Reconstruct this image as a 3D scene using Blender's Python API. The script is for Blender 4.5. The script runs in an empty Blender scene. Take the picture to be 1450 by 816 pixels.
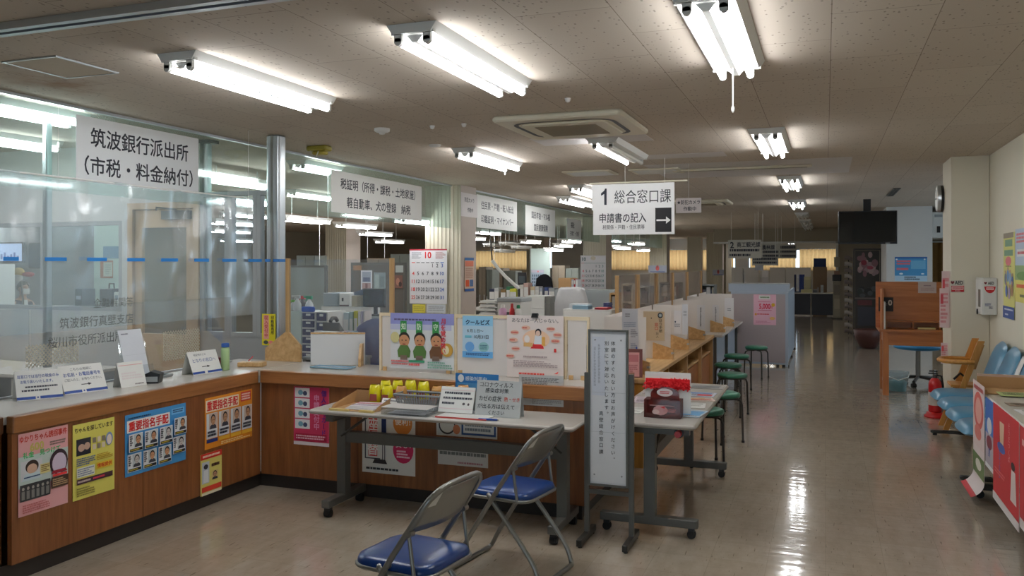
import bpy, math, random
from mathutils import Vector, Matrix
random.seed(7)
SC = bpy.context.scene
COL = SC.collection

# ------------------------------------------------------------------ camera, world, exposure
F, VX, HY, EYE = 1200.0, 1169.0, 374.0, 1.65
TH = math.atan((VX - 725) / F)
CT, ST = math.cos(TH), math.sin(TH)
cd = bpy.data.cameras.new('camera')
cam = bpy.data.objects.new('camera', cd)
COL.objects.link(cam)
cam.location = (0, 0, EYE)
cam.rotation_euler = (math.pi / 2, 0, TH)
cd.sensor_width = 36
cd.lens = 36 * F / 1450
cd.shift_y = -(408 - HY) / 1450
cd.clip_start = 0.05
SC.camera = cam
SC.view_settings.view_transform = 'Standard'
SC.view_settings.look = 'None'
SC.view_settings.gamma = 1
SC.view_settings.use_curve_mapping = False
SC.view_settings.exposure = 0.22
TUBE = 27.0          # tube brightness
wd = bpy.data.worlds.new('sky')
SC.world = wd
wd.use_nodes = True
bg = wd.node_tree.nodes['Background']
bg.inputs[0].default_value = (0.72, 0.85, 1.0, 1)
bg.inputs[1].default_value = 2.6
SC.cycles.use_denoising = True
SC.cycles.max_bounces = 8
SC.cycles.transparent_max_bounces = 24
SC.cycles.caustics_reflective = False
SC.cycles.caustics_refractive = False
SC.cycles.sample_clamp_indirect = 4.0

def P(px, py, z=None, X=None, Y=None, d=None):
    """a pixel of the photograph -> the point where its sight line meets a plane of the room"""
    u, v = (px - 725) / F, (HY - py) / F
    rx, ry, rz = u * CT - ST, u * ST + CT, v
    if z is not None: t = (z - EYE) / rz
    elif X is not None: t = X / rx
    elif Y is not None: t = Y / ry
    else: t = d
    return Vector((rx * t, ry * t, EYE + rz * t))

# ------------------------------------------------------------------ materials
MATS = {}
def nodes(name):
    m = bpy.data.materials.new(name)
    m.use_nodes = True
    nt = m.node_tree
    return m, nt, nt.nodes['Principled BSDF']

def mat(name, col, rough=0.55, metal=0.0, noise=0.0, scale=20, bump=0.0, coat=0.0, emit=0.0, spec=0.5):
    if name in MATS: return MATS[name]
    m, nt, b = nodes(name)
    b.inputs['Base Color'].default_value = (*col, 1)
    b.inputs['Roughness'].default_value = rough
    b.inputs['Metallic'].default_value = metal
    b.inputs['Specular IOR Level'].default_value = spec
    b.inputs['Coat Weight'].default_value = coat
    if noise or bump:
        tc = nt.nodes.new('ShaderNodeTexCoord')
        n = nt.nodes.new('ShaderNodeTexNoise')
        n.inputs['Scale'].default_value = scale
        n.inputs['Detail'].default_value = 4
        nt.links.new(tc.outputs['Object'], n.inputs['Vector'])
        if noise:
            mx = nt.nodes.new('ShaderNodeMix'); mx.data_type = 'RGBA'
            mx.inputs[6].default_value = (*[c * (1 - noise) for c in col], 1)
            mx.inputs[7].default_value = (*[min(1, c * (1 + noise)) for c in col], 1)
            nt.links.new(n.outputs['Fac'], mx.inputs[0])
            nt.links.new(mx.outputs[2], b.inputs['Base Color'])
        if bump:
            bp = nt.nodes.new('ShaderNodeBump')
            bp.inputs['Strength'].default_value = bump
            bp.inputs['Distance'].default_value = 0.01
            nt.links.new(n.outputs['Fac'], bp.inputs['Height'])
            nt.links.new(bp.outputs['Normal'], b.inputs['Normal'])
    if emit:
        b.inputs['Emission Color'].default_value = (*col, 1)
        b.inputs['Emission Strength'].default_value = emit
    MATS[name] = m
    return m

def srgb(r, g, b):
    f = lambda c: c / 12.92 if c <= 0.04045 else ((c + 0.055) / 1.055) ** 2.4
    return tuple(f(x / 255) for x in (r, g, b))

INKS = {}
def ink(col):
    """printed or painted flat colour, given as sRGB"""
    if isinstance(col, bpy.types.Material): return col
    k = tuple(col)
    if k not in INKS:
        INKS[k] = mat('ink_%d_%d_%d' % k, srgb(*k), 0.5, noise=0.03, scale=6)
    return INKS[k]

def wood(name, c1, c2, rough=0.35, axis=2, scale=1.0, coat=0.2):
    if name in MATS: return MATS[name]
    m, nt, b = nodes(name)
    N, L = nt.nodes.new, nt.links.new
    tc = N('ShaderNodeTexCoord'); mp = N('ShaderNodeMapping')
    s = [14 * scale] * 3; s[axis] = 0.9 * scale
    mp.inputs['Scale'].default_value = s
    n1 = N('ShaderNodeTexNoise'); n1.inputs['Scale'].default_value = 1.6; n1.inputs['Detail'].default_value = 6
    n1.inputs['Distortion'].default_value = 0.6
    n2 = N('ShaderNodeTexNoise'); n2.inputs['Scale'].default_value = 9; n2.inputs['Detail'].default_value = 3
    L(tc.outputs['Object'], mp.inputs['Vector']); L(mp.outputs[0], n1.inputs['Vector']); L(mp.outputs[0], n2.inputs['Vector'])
    ad = N('ShaderNodeMath'); ad.operation = 'MULTIPLY_ADD'; ad.inputs[1].default_value = 0.35
    L(n2.outputs['Fac'], ad.inputs[0]); L(n1.outputs['Fac'], ad.inputs[2])
    cr = N('ShaderNodeValToRGB')
    cr.color_ramp.elements[0].position = 0.45; cr.color_ramp.elements[0].color = (*c1, 1)
    cr.color_ramp.elements[1].position = 0.9; cr.color_ramp.elements[1].color = (*c2, 1)
    L(ad.outputs[0], cr.inputs[0]); L(cr.outputs[0], b.inputs['Base Color'])
    b.inputs['Roughness'].default_value = rough
    b.inputs['Coat Weight'].default_value = coat
    b.inputs['Coat Roughness'].default_value = 0.25
    MATS[name] = m
    return m

def clear(name, tint=(1, 1, 1), haze=0.0, gloss=0.08, hazecol=(0.8, 0.85, 0.9), rough=0.05, bump=0.0, bscale=3):
    """clear sheet: see-through, a little mirror, a little milk"""
    if name in MATS: return MATS[name]
    m = bpy.data.materials.new(name); m.use_nodes = True
    nt = m.node_tree; nt.nodes.clear()
    N, L = nt.nodes.new, nt.links.new
    out = N('ShaderNodeOutputMaterial')
    tr = N('ShaderNodeBsdfTransparent'); tr.inputs[0].default_value = (*tint, 1)
    gl = N('ShaderNodeBsdfGlossy'); gl.inputs['Roughness'].default_value = rough
    df = N('ShaderNodeBsdfDiffuse'); df.inputs[0].default_value = (*hazecol, 1)
    tl = N('ShaderNodeBsdfTranslucent'); tl.inputs[0].default_value = (*hazecol, 1)
    mh = N('ShaderNodeMixShader'); mh.inputs[0].default_value = 0.5
    L(df.outputs[0], mh.inputs[1]); L(tl.outputs[0], mh.inputs[2])
    m1 = N('ShaderNodeMixShader'); m1.inputs[0].default_value = haze
    L(tr.outputs[0], m1.inputs[1]); L(mh.outputs[0], m1.inputs[2])
    fr = N('ShaderNodeLayerWeight'); fr.inputs['Blend'].default_value = 0.25
    mu = N('ShaderNodeMath'); mu.operation = 'MULTIPLY_ADD'
    mu.inputs[1].default_value = gloss * 2; mu.inputs[2].default_value = gloss * 0.4
    L(fr.outputs['Fresnel'], mu.inputs[0])
    m2 = N('ShaderNodeMixShader')
    L(mu.outputs[0], m2.inputs[0]); L(m1.outputs[0], m2.inputs[1]); L(gl.outputs[0], m2.inputs[2])
    if bump:
        tc = N('ShaderNodeTexCoord'); n = N('ShaderNodeTexNoise'); n.inputs['Scale'].default_value = bscale
        n.inputs['Detail'].default_value = 3
        bp = N('ShaderNodeBump'); bp.inputs['Strength'].default_value = bump; bp.inputs['Distance'].default_value = 0.05
        L(tc.outputs['Object'], n.inputs['Vector']); L(n.outputs['Fac'], bp.inputs['Height'])
        L(bp.outputs['Normal'], gl.inputs['Normal'])
    L(m2.outputs[0], out.inputs[0])
    MATS[name] = m
    return m

def floor_mat():
    m, nt, b = nodes('vinyl_floor_tiles')
    N, L = nt.nodes.new, nt.links.new
    tc = N('ShaderNodeTexCoord')
    br = N('ShaderNodeTexBrick'); br.offset = 0.0; br.squash = 1.0
    br.inputs['Scale'].default_value = 1.0
    br.inputs['Brick Width'].default_value = 0.303; br.inputs['Row Height'].default_value = 0.303
    br.inputs['Mortar Size'].default_value = 0.0016; br.inputs['Mortar Smooth'].default_value = 0.2
    br.inputs['Bias'].default_value = 0.0
    br.inputs['Color1'].default_value = (*srgb(184, 170, 152), 1)
    br.inputs['Color2'].default_value = (*srgb(190, 177, 160), 1)
    br.inputs['Mortar'].default_value = (*srgb(170, 157, 140), 1)
    L(tc.outputs['Object'], br.inputs['Vector'])
    mp = N('ShaderNodeMapping'); mp.inputs['Scale'].default_value = (3.5, 1.2, 1)
    mp.inputs['Rotation'].default_value = (0, 0, 0.5)
    L(tc.outputs['Object'], mp.inputs['Vector'])
    n1 = N('ShaderNodeTexNoise'); n1.inputs['Scale'].default_value = 4; n1.inputs['Detail'].default_value = 8
    n1.inputs['Roughness'].default_value = 0.7
    L(mp.outputs[0], n1.inputs['Vector'])
    mx = N('ShaderNodeMix'); mx.data_type = 'RGBA'; mx.blend_type = 'MULTIPLY'; mx.inputs[0].default_value = 0.4
    cr = N('ShaderNodeValToRGB')
    cr.color_ramp.elements[0].position = 0.3; cr.color_ramp.elements[0].color = (0.62, 0.6, 0.55, 1)
    cr.color_ramp.elements[1].position = 0.6; cr.color_ramp.elements[1].color = (1, 1, 1, 1)
    L(n1.outputs['Fac'], cr.inputs[0])
    L(br.outputs['Color'], mx.inputs[6]); L(cr.outputs[0], mx.inputs[7])
    mp2 = N('ShaderNodeMapping'); mp2.inputs['Scale'].default_value = (44, 6, 1); mp2.inputs['Rotation'].default_value = (0, 0, 0.6)
    L(tc.outputs['Object'], mp2.inputs['Vector'])
    n2 = N('ShaderNodeTexNoise'); n2.inputs['Scale'].default_value = 1.5; n2.inputs['Detail'].default_value = 2
    L(mp2.outputs[0], n2.inputs['Vector'])
    cr2 = N('ShaderNodeValToRGB')
    cr2.color_ramp.elements[0].position = 0.66; cr2.color_ramp.elements[0].color = (1, 1, 1, 1)
    cr2.color_ramp.elements[1].position = 0.72; cr2.color_ramp.elements[1].color = (0.62, 0.59, 0.55, 1)
    L(n2.outputs['Fac'], cr2.inputs[0])
    mx2 = N('ShaderNodeMix'); mx2.data_type = 'RGBA'; mx2.blend_type = 'MULTIPLY'; mx2.inputs[0].default_value = 1
    L(mx.outputs[2], mx2.inputs[6]); L(cr2.outputs[0], mx2.inputs[7])
    L(mx2.outputs[2], b.inputs['Base Color'])
    n3 = N('ShaderNodeTexNoise'); n3.inputs['Scale'].default_value = 1.3; n3.inputs['Detail'].default_value = 3
    L(tc.outputs['Object'], n3.inputs['Vector'])
    mr = N('ShaderNodeMapRange'); mr.inputs['To Min'].default_value = 0.06; mr.inputs['To Max'].default_value = 0.17
    L(n3.outputs['Fac'], mr.inputs[0]); L(mr.outputs[0], b.inputs['Roughness'])
    bp = N('ShaderNodeBump'); bp.inputs['Strength'].default_value = 0.09; bp.inputs['Distance'].default_value = 0.02
    n4 = N('ShaderNodeTexNoise'); n4.inputs['Scale'].default_value = 9; n4.inputs['Detail'].default_value = 2
    mp4 = N('ShaderNodeMapping'); mp4.inputs['Scale'].default_value = (0.35, 1.6, 1)
    L(tc.outputs['Object'], mp4.inputs['Vector']); L(mp4.outputs[0], n4.inputs['Vector'])
    L(n4.outputs['Fac'], bp.inputs['Height']); L(bp.outputs['Normal'], b.inputs['Normal'])
    b.inputs['Specular IOR Level'].default_value = 0.75
    b.inputs['Coat Weight'].default_value = 0.35; b.inputs['Coat Roughness'].default_value = 0.05
    L(bp.outputs['Normal'], b.inputs['Coat Normal'])
    return m

def ceiling_mat():
    m, nt, b = nodes('mineral_fibre_ceiling_tiles')
    N, L = nt.nodes.new, nt.links.new
    tc = N('ShaderNodeTexCoord')
    sx = N('ShaderNodeSeparateXYZ'); cx = N('ShaderNodeCombineXYZ')
    L(tc.outputs['Object'], sx.inputs[0]); L(sx.outputs['Y'], cx.inputs['X'])
    ad = N('ShaderNodeMath'); ad.inputs[1].default_value = -0.026 + 45.5
    L(sx.outputs['X'], ad.inputs[0]); L(ad.outputs[0], cx.inputs['Y'])
    br = N('ShaderNodeTexBrick'); br.offset = 0.5
    br.inputs['Scale'].default_value = 1
    br.inputs['Brick Width'].default_value = 0.91; br.inputs['Row Height'].default_value = 0.455
    br.inputs['Mortar Size'].default_value = 0.0022; br.inputs['Mortar Smooth'].default_value = 0.1
    br.inputs['Color1'].default_value = (*srgb(192, 180, 166), 1)
    br.inputs['Color2'].default_value = (*srgb(198, 187, 173), 1)
    br.inputs['Mortar'].default_value = (*srgb(140, 126, 112), 1)
    L(cx.outputs[0], br.inputs['Vector'])
    mp = N('ShaderNodeMapping'); mp.inputs['Scale'].default_value = (1.0, 0.6, 1)
    L(tc.outputs['Object'], mp.inputs['Vector'])
    vo = N('ShaderNodeTexVoronoi'); vo.inputs['Scale'].default_value = 34
    L(mp.outputs[0], vo.inputs['Vector'])
    lt = N('ShaderNodeMath'); lt.operation = 'LESS_THAN'; lt.inputs[1].default_value = 0.2
    L(vo.outputs['Distance'], lt.inputs[0])
    sp = N('ShaderNodeSeparateColor'); L(vo.outputs['Color'], sp.inputs[0])
    g = N('ShaderNodeMath'); g.operation = 'GREATER_THAN'; g.inputs[1].default_value = 0.35
    L(sp.outputs[0], g.inputs[0])
    mu = N('ShaderNodeMath'); mu.operation = 'MULTIPLY'; L(lt.outputs[0], mu.inputs[0]); L(g.outputs[0], mu.inputs[1])
    mu2 = N('ShaderNodeMath'); mu2.operation = 'MULTIPLY'; mu2.inputs[1].default_value = 0.55; L(mu.outputs[0], mu2.inputs[0])
    mx = N('ShaderNodeMix'); mx.data_type = 'RGBA'
    mx.inputs[7].default_value = (*srgb(96, 84, 72), 1)
    L(mu2.outputs[0], mx.inputs[0]); L(br.outputs['Color'], mx.inputs[6])
    # a brown water stain by the hatch
    st = P(72, 118, z=2.78)
    vs = N('ShaderNodeVectorMath'); vs.operation = 'DISTANCE'; vs.inputs[1].default_value = (st.x, st.y, 0)
    cz = N('ShaderNodeCombineXYZ'); L(sx.outputs['X'], cz.inputs['X']); L(sx.outputs['Y'], cz.inputs['Y'])
    L(cz.outputs[0], vs.inputs[0])
    ns = N('ShaderNodeTexNoise'); ns.inputs['Scale'].default_value = 7; ns.inputs['Detail'].default_value = 4
    L(tc.outputs['Object'], ns.inputs['Vector'])
    su = N('ShaderNodeMath'); su.operation = 'MULTIPLY_ADD'; su.inputs[1].default_value = 0.55; L(ns.outputs['Fac'], su.inputs[0]); L(vs.outputs['Value'], su.inputs[2])
    mr = N('ShaderNodeMapRange'); mr.inputs['From Min'].default_value = 0.62; mr.inputs['From Max'].default_value = 0.2
    mr.inputs['To Min'].default_value = 0; mr.inputs['To Max'].default_value = 0.85
    L(su.outputs[0], mr.inputs[0])
    mx2 = N('ShaderNodeMix'); mx2.data_type = 'RGBA'; mx2.inputs[7].default_value = (*srgb(140, 98, 58), 1)
    L(mr.outputs[0], mx2.inputs[0]); L(mx.outputs[2], mx2.inputs[6])
    L(mx2.outputs[2], b.inputs['Base Color'])
    b.inputs['Roughness'].default_value = 0.9
    bp = N('ShaderNodeBump'); bp.inputs['Strength'].default_value = 0.4; bp.inputs['Distance'].default_value = 0.004; bp.invert = True
    L(mu.outputs[0], bp.inputs['Height']); L(bp.outputs['Normal'], b.inputs['Normal'])
    return m

def curtain_mat(name, col, trans=0.5):
    m = bpy.data.materials.new(name); m.use_nodes = True
    nt = m.node_tree; nt.nodes.clear(); N, L = nt.nodes.new, nt.links.new
    out = N('ShaderNodeOutputMaterial'); df = N('ShaderNodeBsdfDiffuse'); tl = N('ShaderNodeBsdfTranslucent')
    tc = N('ShaderNodeTexCoord'); n = N('ShaderNodeTexNoise'); n.inputs['Scale'].default_value = 12
    cr = N('ShaderNodeValToRGB')
    cr.color_ramp.elements[0].color = (*[c * 0.8 for c in col], 1); cr.color_ramp.elements[1].color = (*col, 1)
    L(tc.outputs['Object'], n.inputs['Vector']); L(n.outputs['Fac'], cr.inputs[0])
    L(cr.outputs[0], df.inputs[0]); L(cr.outputs[0], tl.inputs[0])
    mx = N('ShaderNodeMixShader'); mx.inputs[0].default_value = trans
    L(df.outputs[0], mx.inputs[1]); L(tl.outputs[0], mx.inputs[2]); L(mx.outputs[0], out.inputs[0])
    return m

M_FLOOR = floor_mat(); M_CEIL = ceiling_mat()
M_WALL = mat('cream_wall_paint', srgb(226, 220, 202), 0.7, noise=0.03, scale=3, bump=0.05)
M_WALLG = mat('grey_white_wall_paint', srgb(205, 206, 204), 0.7, noise=0.03, scale=3)
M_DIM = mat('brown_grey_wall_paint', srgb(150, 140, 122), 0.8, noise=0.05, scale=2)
M_OAK = wood('brown_counter_wood', srgb(114, 67, 36), srgb(148, 94, 53), 0.35, axis=2)
M_OAKX = wood('brown_counter_edge_wood', srgb(132, 84, 46), srgb(166, 112, 66), 0.3, axis=0)
M_OAKY = wood('brown_counter_edge_wood_long', srgb(132, 84, 46), srgb(166, 112, 66), 0.3, axis=1)
M_PINE = wood('pale_pine', srgb(190, 146, 92), srgb(222, 184, 132), 0.45, axis=1, coat=0.1)
M_PINEZ = wood('pale_pine_upright', srgb(176, 138, 92), srgb(206, 170, 120), 0.45, axis=2, coat=0.1)
M_ORANGEW = wood('orange_brown_wood', srgb(168, 98, 44), srgb(196, 124, 64), 0.35, axis=0, coat=0.2)
M_CARDB = mat('brown_cardboard', srgb(190, 150, 104), 0.8, noise=0.06, scale=15)
M_KICK = mat('black_brown_kick_board', srgb(46, 40, 36), 0.5, noise=0.1)
M_TOP = mat('pale_grey_laminate', srgb(205, 200, 192), 0.25, noise=0.03, scale=40)
M_TOPE = mat('grey_edge_band', srgb(158, 152, 144), 0.4)
M_STEELG = mat('grey_painted_steel', srgb(92, 92, 88), 0.45, metal=0.2, noise=0.03)
M_DSTEEL = mat('dark_grey_steel', srgb(58, 56, 52), 0.4, metal=0.3)
M_CHROME = mat('bare_tube_steel', srgb(142, 142, 138), 0.34, metal=0.75, noise=0.03)
M_ALU = mat('brushed_aluminium', srgb(196, 202, 206), 0.3, metal=0.8, noise=0.04)
M_BLACK = mat('black_plastic', srgb(28, 28, 30), 0.45)
M_RUBBER = mat('black_rubber', srgb(24, 24, 24), 0.7)
M_WHITE = mat('white_enamel', srgb(235, 235, 232), 0.4)
M_WPLAS = mat('white_plastic', srgb(222, 222, 218), 0.45)
M_IVORY = mat('ivory_plastic', srgb(222, 216, 196), 0.45)
M_GREYP = mat('grey_plastic', srgb(160, 166, 168), 0.5)
M_NAVYV = mat('blue_vinyl', srgb(18, 58, 122), 0.28, noise=0.05, bump=0.05)
M_LBLUE = mat('light_blue_vinyl', srgb(82, 138, 170), 0.3, noise=0.04)
M_GREENV = mat('green_vinyl', srgb(46, 112, 88), 0.35, noise=0.05)
M_PANELC = mat('grey_pink_panel_cloth', srgb(182, 172, 176), 0.9, noise=0.05, scale=120, bump=0.1)
M_PALEBL = mat('pale_blue_grey_steel', srgb(176, 190, 206), 0.45)
M_FLUTE = mat('cream_painted_column', srgb(214, 208, 188), 0.6, noise=0.03)
M_COLP = mat('pinkish_column_paint', srgb(196, 184, 174), 0.7, noise=0.03)
M_TAN = mat('tan_door_paint', srgb(200, 172, 138), 0.5, noise=0.02)
M_FRAMEG = mat('grey_window_frame', srgb(168, 172, 174), 0.45, metal=0.2)
M_RED = mat('red_enamel', srgb(190, 20, 26), 0.3)
M_GLASS = clear('window_glass', (0.93, 0.97, 0.98), 0.02, 0.10)
M_VINYL = clear('hanging_clear_vinyl', (0.92, 0.98, 1.0), 0.26, 0.10, (0.74, 0.92, 1.0), 0.16, 0.12, 1.6)
M_ACRYL = clear('clear_acrylic', (0.95, 0.97, 0.98), 0.05, 0.10)
M_SMOKE = clear('green_tinted_glass', (0.86, 0.95, 0.93), 0.07, 0.10, (0.7, 0.8, 0.78))
M_FROST = clear('frosted_acrylic', (0.95, 0.95, 0.95), 0.82, 0.04, (0.97, 0.94, 0.92), 0.3)
M_BROWNA = clear('brown_tinted_acrylic', (0.55, 0.22, 0.20), 0.25, 0.14, (0.35, 0.10, 0.09))
M_TUBE = bpy.data.materials.new('lit_fluorescent_tube'); M_TUBE.use_nodes = True
_b = M_TUBE.node_tree.nodes['Principled BSDF']
_b.inputs['Base Color'].default_value = (0.9, 0.9, 0.9, 1)
_b.inputs['Emission Color'].default_value = (0.97, 0.985, 1.0, 1)
_b.inputs['Emission Strength'].default_value = TUBE
M_TUBEOFF = mat('unlit_fluorescent_tube', srgb(225, 222, 212), 0.3)

# ------------------------------------------------------------------ mesh builder
class MB:
    def __init__(s): s.v, s.f, s.mi, s.sm, s.mats = [], [], [], [], []
    def _m(s, m):
        m = ink(m) if not isinstance(m, bpy.types.Material) else m
        if m not in s.mats: s.mats.append(m)
        return s.mats.index(m)
    def add(s, vs, fs, m, smooth=False):
        k, i = len(s.v), s._m(m)
        s.v += [tuple(v) for v in vs]
        for f in fs:
            s.f.append([a + k for a in f]); s.mi.append(i); s.sm.append(smooth)
        return s
    def box(s, x0, x1, y0, y1, z0, z1, m, M=None):
        vs = [Vector((x, y, z)) for z in (z0, z1) for y in (y0, y1) for x in (x0, x1)]
        if M: vs = [M @ v for v in vs]
        return s.add(vs, [(0, 2, 3, 1), (4, 5, 7, 6), (0, 1, 5, 4), (2, 6, 7, 3), (0, 4, 6, 2), (1, 3, 7, 5)], m)
    def rbox(s, x0, x1, y0, y1, z0, z1, m, r=0.01, n=3, M=None):
        """box with rounded upright edges and a chamfered rim"""
        r = min(r, (x1 - x0) / 2.01, (y1 - y0) / 2.01)
        def ring(i, z):
            q = max(r - i, 0.0005); o = []
            for cx, cy, a0 in ((x1 - r, y1 - r, 0), (x0 + r, y1 - r, 90), (x0 + r, y0 + r, 180), (x1 - r, y0 + r, 270)):
                for k in range(n + 1):
                    a = math.radians(a0 + 90 * k / n)
                    o.append(Vector((cx + q * math.cos(a), cy + q * math.sin(a), z)))
            return o
        c = min(r * 0.4, (z1 - z0) * 0.3)
        rs = [ring(c, z0), ring(0, z0 + c), ring(0, z1 - c), ring(c, z1)]
        vs = [v for q in rs for v in q]; k = 4 * (n + 1); fs = []
        for a in range(3):
            for b in range(k):
                fs.append((a * k + b, a * k + (b + 1) % k, (a + 1) * k + (b + 1) % k, (a + 1) * k + b))
        fs += [tuple(range(k))[::-1], tuple(range(3 * k, 4 * k))]
        if M: vs = [M @ v for v in vs]
        return s.add(vs, fs, m)
    def cyl(s, p0, p1, r, m, n=12, r1=None, smooth=True):
        p0, p1 = Vector(p0), Vector(p1); ax = (p1 - p0).normalized()
        a = ax.orthogonal().normalized(); b = ax.cross(a); r1 = r if r1 is None else r1
        vs = []
        for p, q in ((p0, r), (p1, r1)):
            for k in range(n):
                t = 2 * math.pi * k / n
                vs.append(p + (a * math.cos(t) + b * math.sin(t)) * q)
        s.add(vs, [(k, (k + 1) % n, n + (k + 1) % n, n + k) for k in range(n)], m, smooth)
        s.add(vs[:n], [tuple(range(n))[::-1]], m); s.add(vs[n:], [tuple(range(n))], m)
        return s
    def tube(s, pts, r, m, n=8, closed=False, smooth=True):
        pts = [Vector(p) for p in pts]; N = len(pts); rings = []; a = None
        for i in range(N):
            if closed: t = pts[(i + 1) % N] - pts[i - 1]
            else: t = pts[min(i + 1, N - 1)] - pts[max(i - 1, 0)]
            t.normalize()
            if a is None: a = t.orthogonal().normalized()
            a = (a - t * a.dot(t)).normalized(); b = t.cross(a)
            rings.append([pts[i] + (a * math.cos(2 * math.pi * k / n) + b * math.sin(2 * math.pi * k / n)) * r for k in range(n)])
        vs = [v for q in rings for v in q]; fs = []
        for i in range(N if closed else N - 1):
            j = (i + 1) % N
            for k in range(n): fs.append((i * n + k, i * n + (k + 1) % n, j * n + (k + 1) % n, j * n + k))
        s.add(vs, fs, m, smooth)
        if not closed:
            s.add(rings[0], [tuple(range(n))[::-1]], m); s.add(rings[-1], [tuple(range(n))], m)
        return s
    def lathe(s, prof, c, m, n=24, smooth=True):
        c = Vector(c); vs = []; fs = []
        for r, z in prof:
            for k in range(n):
                t = 2 * math.pi * k / n
                vs.append(c + Vector((r * math.cos(t), r * math.sin(t), z)))
        for i in range(len(prof) - 1):
            for k in range(n): fs.append((i * n + k, i * n + (k + 1) % n, (i + 1) * n + (k + 1) % n, (i + 1) * n + k))
        s.add(vs, fs, m, smooth)
        s.add(vs[:n], [tuple(range(n))[::-1]], m); s.add(vs[-n:], [tuple(range(n))], m)
        return s
    def prism(s, poly, o, u, v, t, m):
        """flat outline poly in the frame o,u,v, pushed t along -(u x v)"""
        o, u, v = Vector(o), Vector(u), Vector(v); w = u.cross(v).normalized() * -t
        a = [o + u * x + v * y for x, y in poly]; b = [p + w for p in a]; n = len(a)
        return s.add(a + b, [tuple(range(n)), tuple(range(n, 2 * n))[::-1]] + [(k, n + k, n + (k + 1) % n, (k + 1) % n) for k in range(n)], m)
    def ball(s, c, rx, ry, rz, m, n=14, k=8):
        c = Vector(c); vs = [c + Vector((0, 0, -rz))]; fs = []
        for i in range(1, k):
            p = -math.pi / 2 + math.pi * i / k
            for j in range(n):
                t = 2 * math.pi * j / n
                vs.append(c + Vector((rx * math.cos(p) * math.cos(t), ry * math.cos(p) * math.sin(t), rz * math.sin(p))))
        vs.append(c + Vector((0, 0, rz)))
        for j in range(n):
            fs.append((0, 1 + (j + 1) % n, 1 + j))
            for i in range(k - 2): fs.append((1 + i * n + j, 1 + i * n + (j + 1) % n, 1 + (i + 1) * n + (j + 1) % n, 1 + (i + 1) * n + j))
            fs.append((1 + (k - 2) * n + j, 1 + (k - 2) * n + (j + 1) % n, len(vs) - 1))
        return s.add(vs, fs, m, True)
    def grid(s, fn, nu, nv, m, smooth=True):
        vs = [fn(i / nu, j / nv) for j in range(nv + 1) for i in range(nu + 1)]
        fs = [(j * (nu + 1) + i, j * (nu + 1) + i + 1, (j + 1) * (nu + 1) + i + 1, (j + 1) * (nu + 1) + i) for j in range(nv) for i in range(nu)]
        return s.add(vs, fs, m, smooth)
    def obj(s, name, parent=None, loc=(0, 0, 0), rotz=0.0, bevel=0.0, solid=0.0, seg=2):
        me = bpy.data.meshes.new(name)
        me.from_pydata(s.v, [], s.f)
        for m in s.mats: me.materials.append(m)
        me.polygons.foreach_set('material_index', s.mi)
        me.polygons.foreach_set('use_smooth', s.sm)
        me.update()
        o = bpy.data.objects.new(name, me); COL.objects.link(o)
        o.location = loc; o.rotation_euler = (0, 0, rotz)
        if parent: o.parent = parent
        if solid:
            md = o.modifiers.new('solid', 'SOLIDIFY'); md.thickness = solid; md.offset = 0
        if bevel:
            md = o.modifiers.new('bevel', 'BEVEL'); md.width = bevel; md.segments = seg
            md.limit_method = 'ANGLE'; md.angle_limit = 0.7
        return o

def tag(o, label, cat, group=None, kind=None):
    if label: o['label'] = label
    if cat: o['category'] = cat
    if group: o['group'] = group
    if kind: o['kind'] = kind
    return o

def thing(name, label, cat, loc=(0, 0, 0), rotz=0.0, group=None):
    o = bpy.data.objects.new(name, None); COL.objects.link(o)
    o.empty_display_size = 0.1
    o.location = loc; o.rotation_euler = (0, 0, rotz)
    return tag(o, label, cat, group)

KIDS = {}
def dup(root, loc, rotz=None, label=None, group=None):
    """a copy of a thing, of its parts and of their sub-parts"""
    def cp(o, par):
        c = o.copy(); COL.objects.link(c)
        if par: c.parent = par
        for ch in [x for x in o.children]: cp(ch, c)
        return c
    r = cp(root, None)
    r.location = loc
    if rotz is not None: r.rotation_euler = (0, 0, rotz)
    if label: r['label'] = label
    if group: r['group'] = group
    return r

def struct(o):
    o['kind'] = 'structure'
    return o

# ------------------------------------------------------------------ lettering and printed sheets
_TX = {}
def glyphs(s, bold=0.0):
    k = (s, bold)
    if k not in _TX:
        c = bpy.data.curves.new('lettering', 'FONT'); c.body = s; c.size = 1; c.resolution_u = 2
        o = bpy.data.objects.new('lettering', c); COL.objects.link(o)
        dg = bpy.context.evaluated_depsgraph_get()
        me = bpy.data.meshes.new_from_object(o.evaluated_get(dg))
        vs = [v.co.copy() for v in me.vertices]; fs = [tuple(p.vertices) for p in me.polygons]
        bpy.data.objects.remove(o); bpy.data.curves.remove(c); bpy.data.meshes.remove(me)
        if bold > .003:      # a heavier stroke: the same letters struck four times, a hair apart
            n = len(vs); q = bold * .9
            sh = ((q, q), (-q, q), (-q, -q), (q, -q)) if bold > .009 else ((q, 0), (-q, 0))
            vs = [Vector((v.x + dx, v.y + dy, i * .00007)) for i, (dx, dy) in enumerate(sh) for v in vs]; fs = [tuple(i + k * n for i in f) for k in range(len(sh)) for f in fs]
        xs = [v.x for v in vs] or [0]; ys = [v.y for v in vs] or [0]
        _TX[k] = (vs, fs, min(xs), max(xs), min(ys), max(ys))
    return _TX[k]

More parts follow.
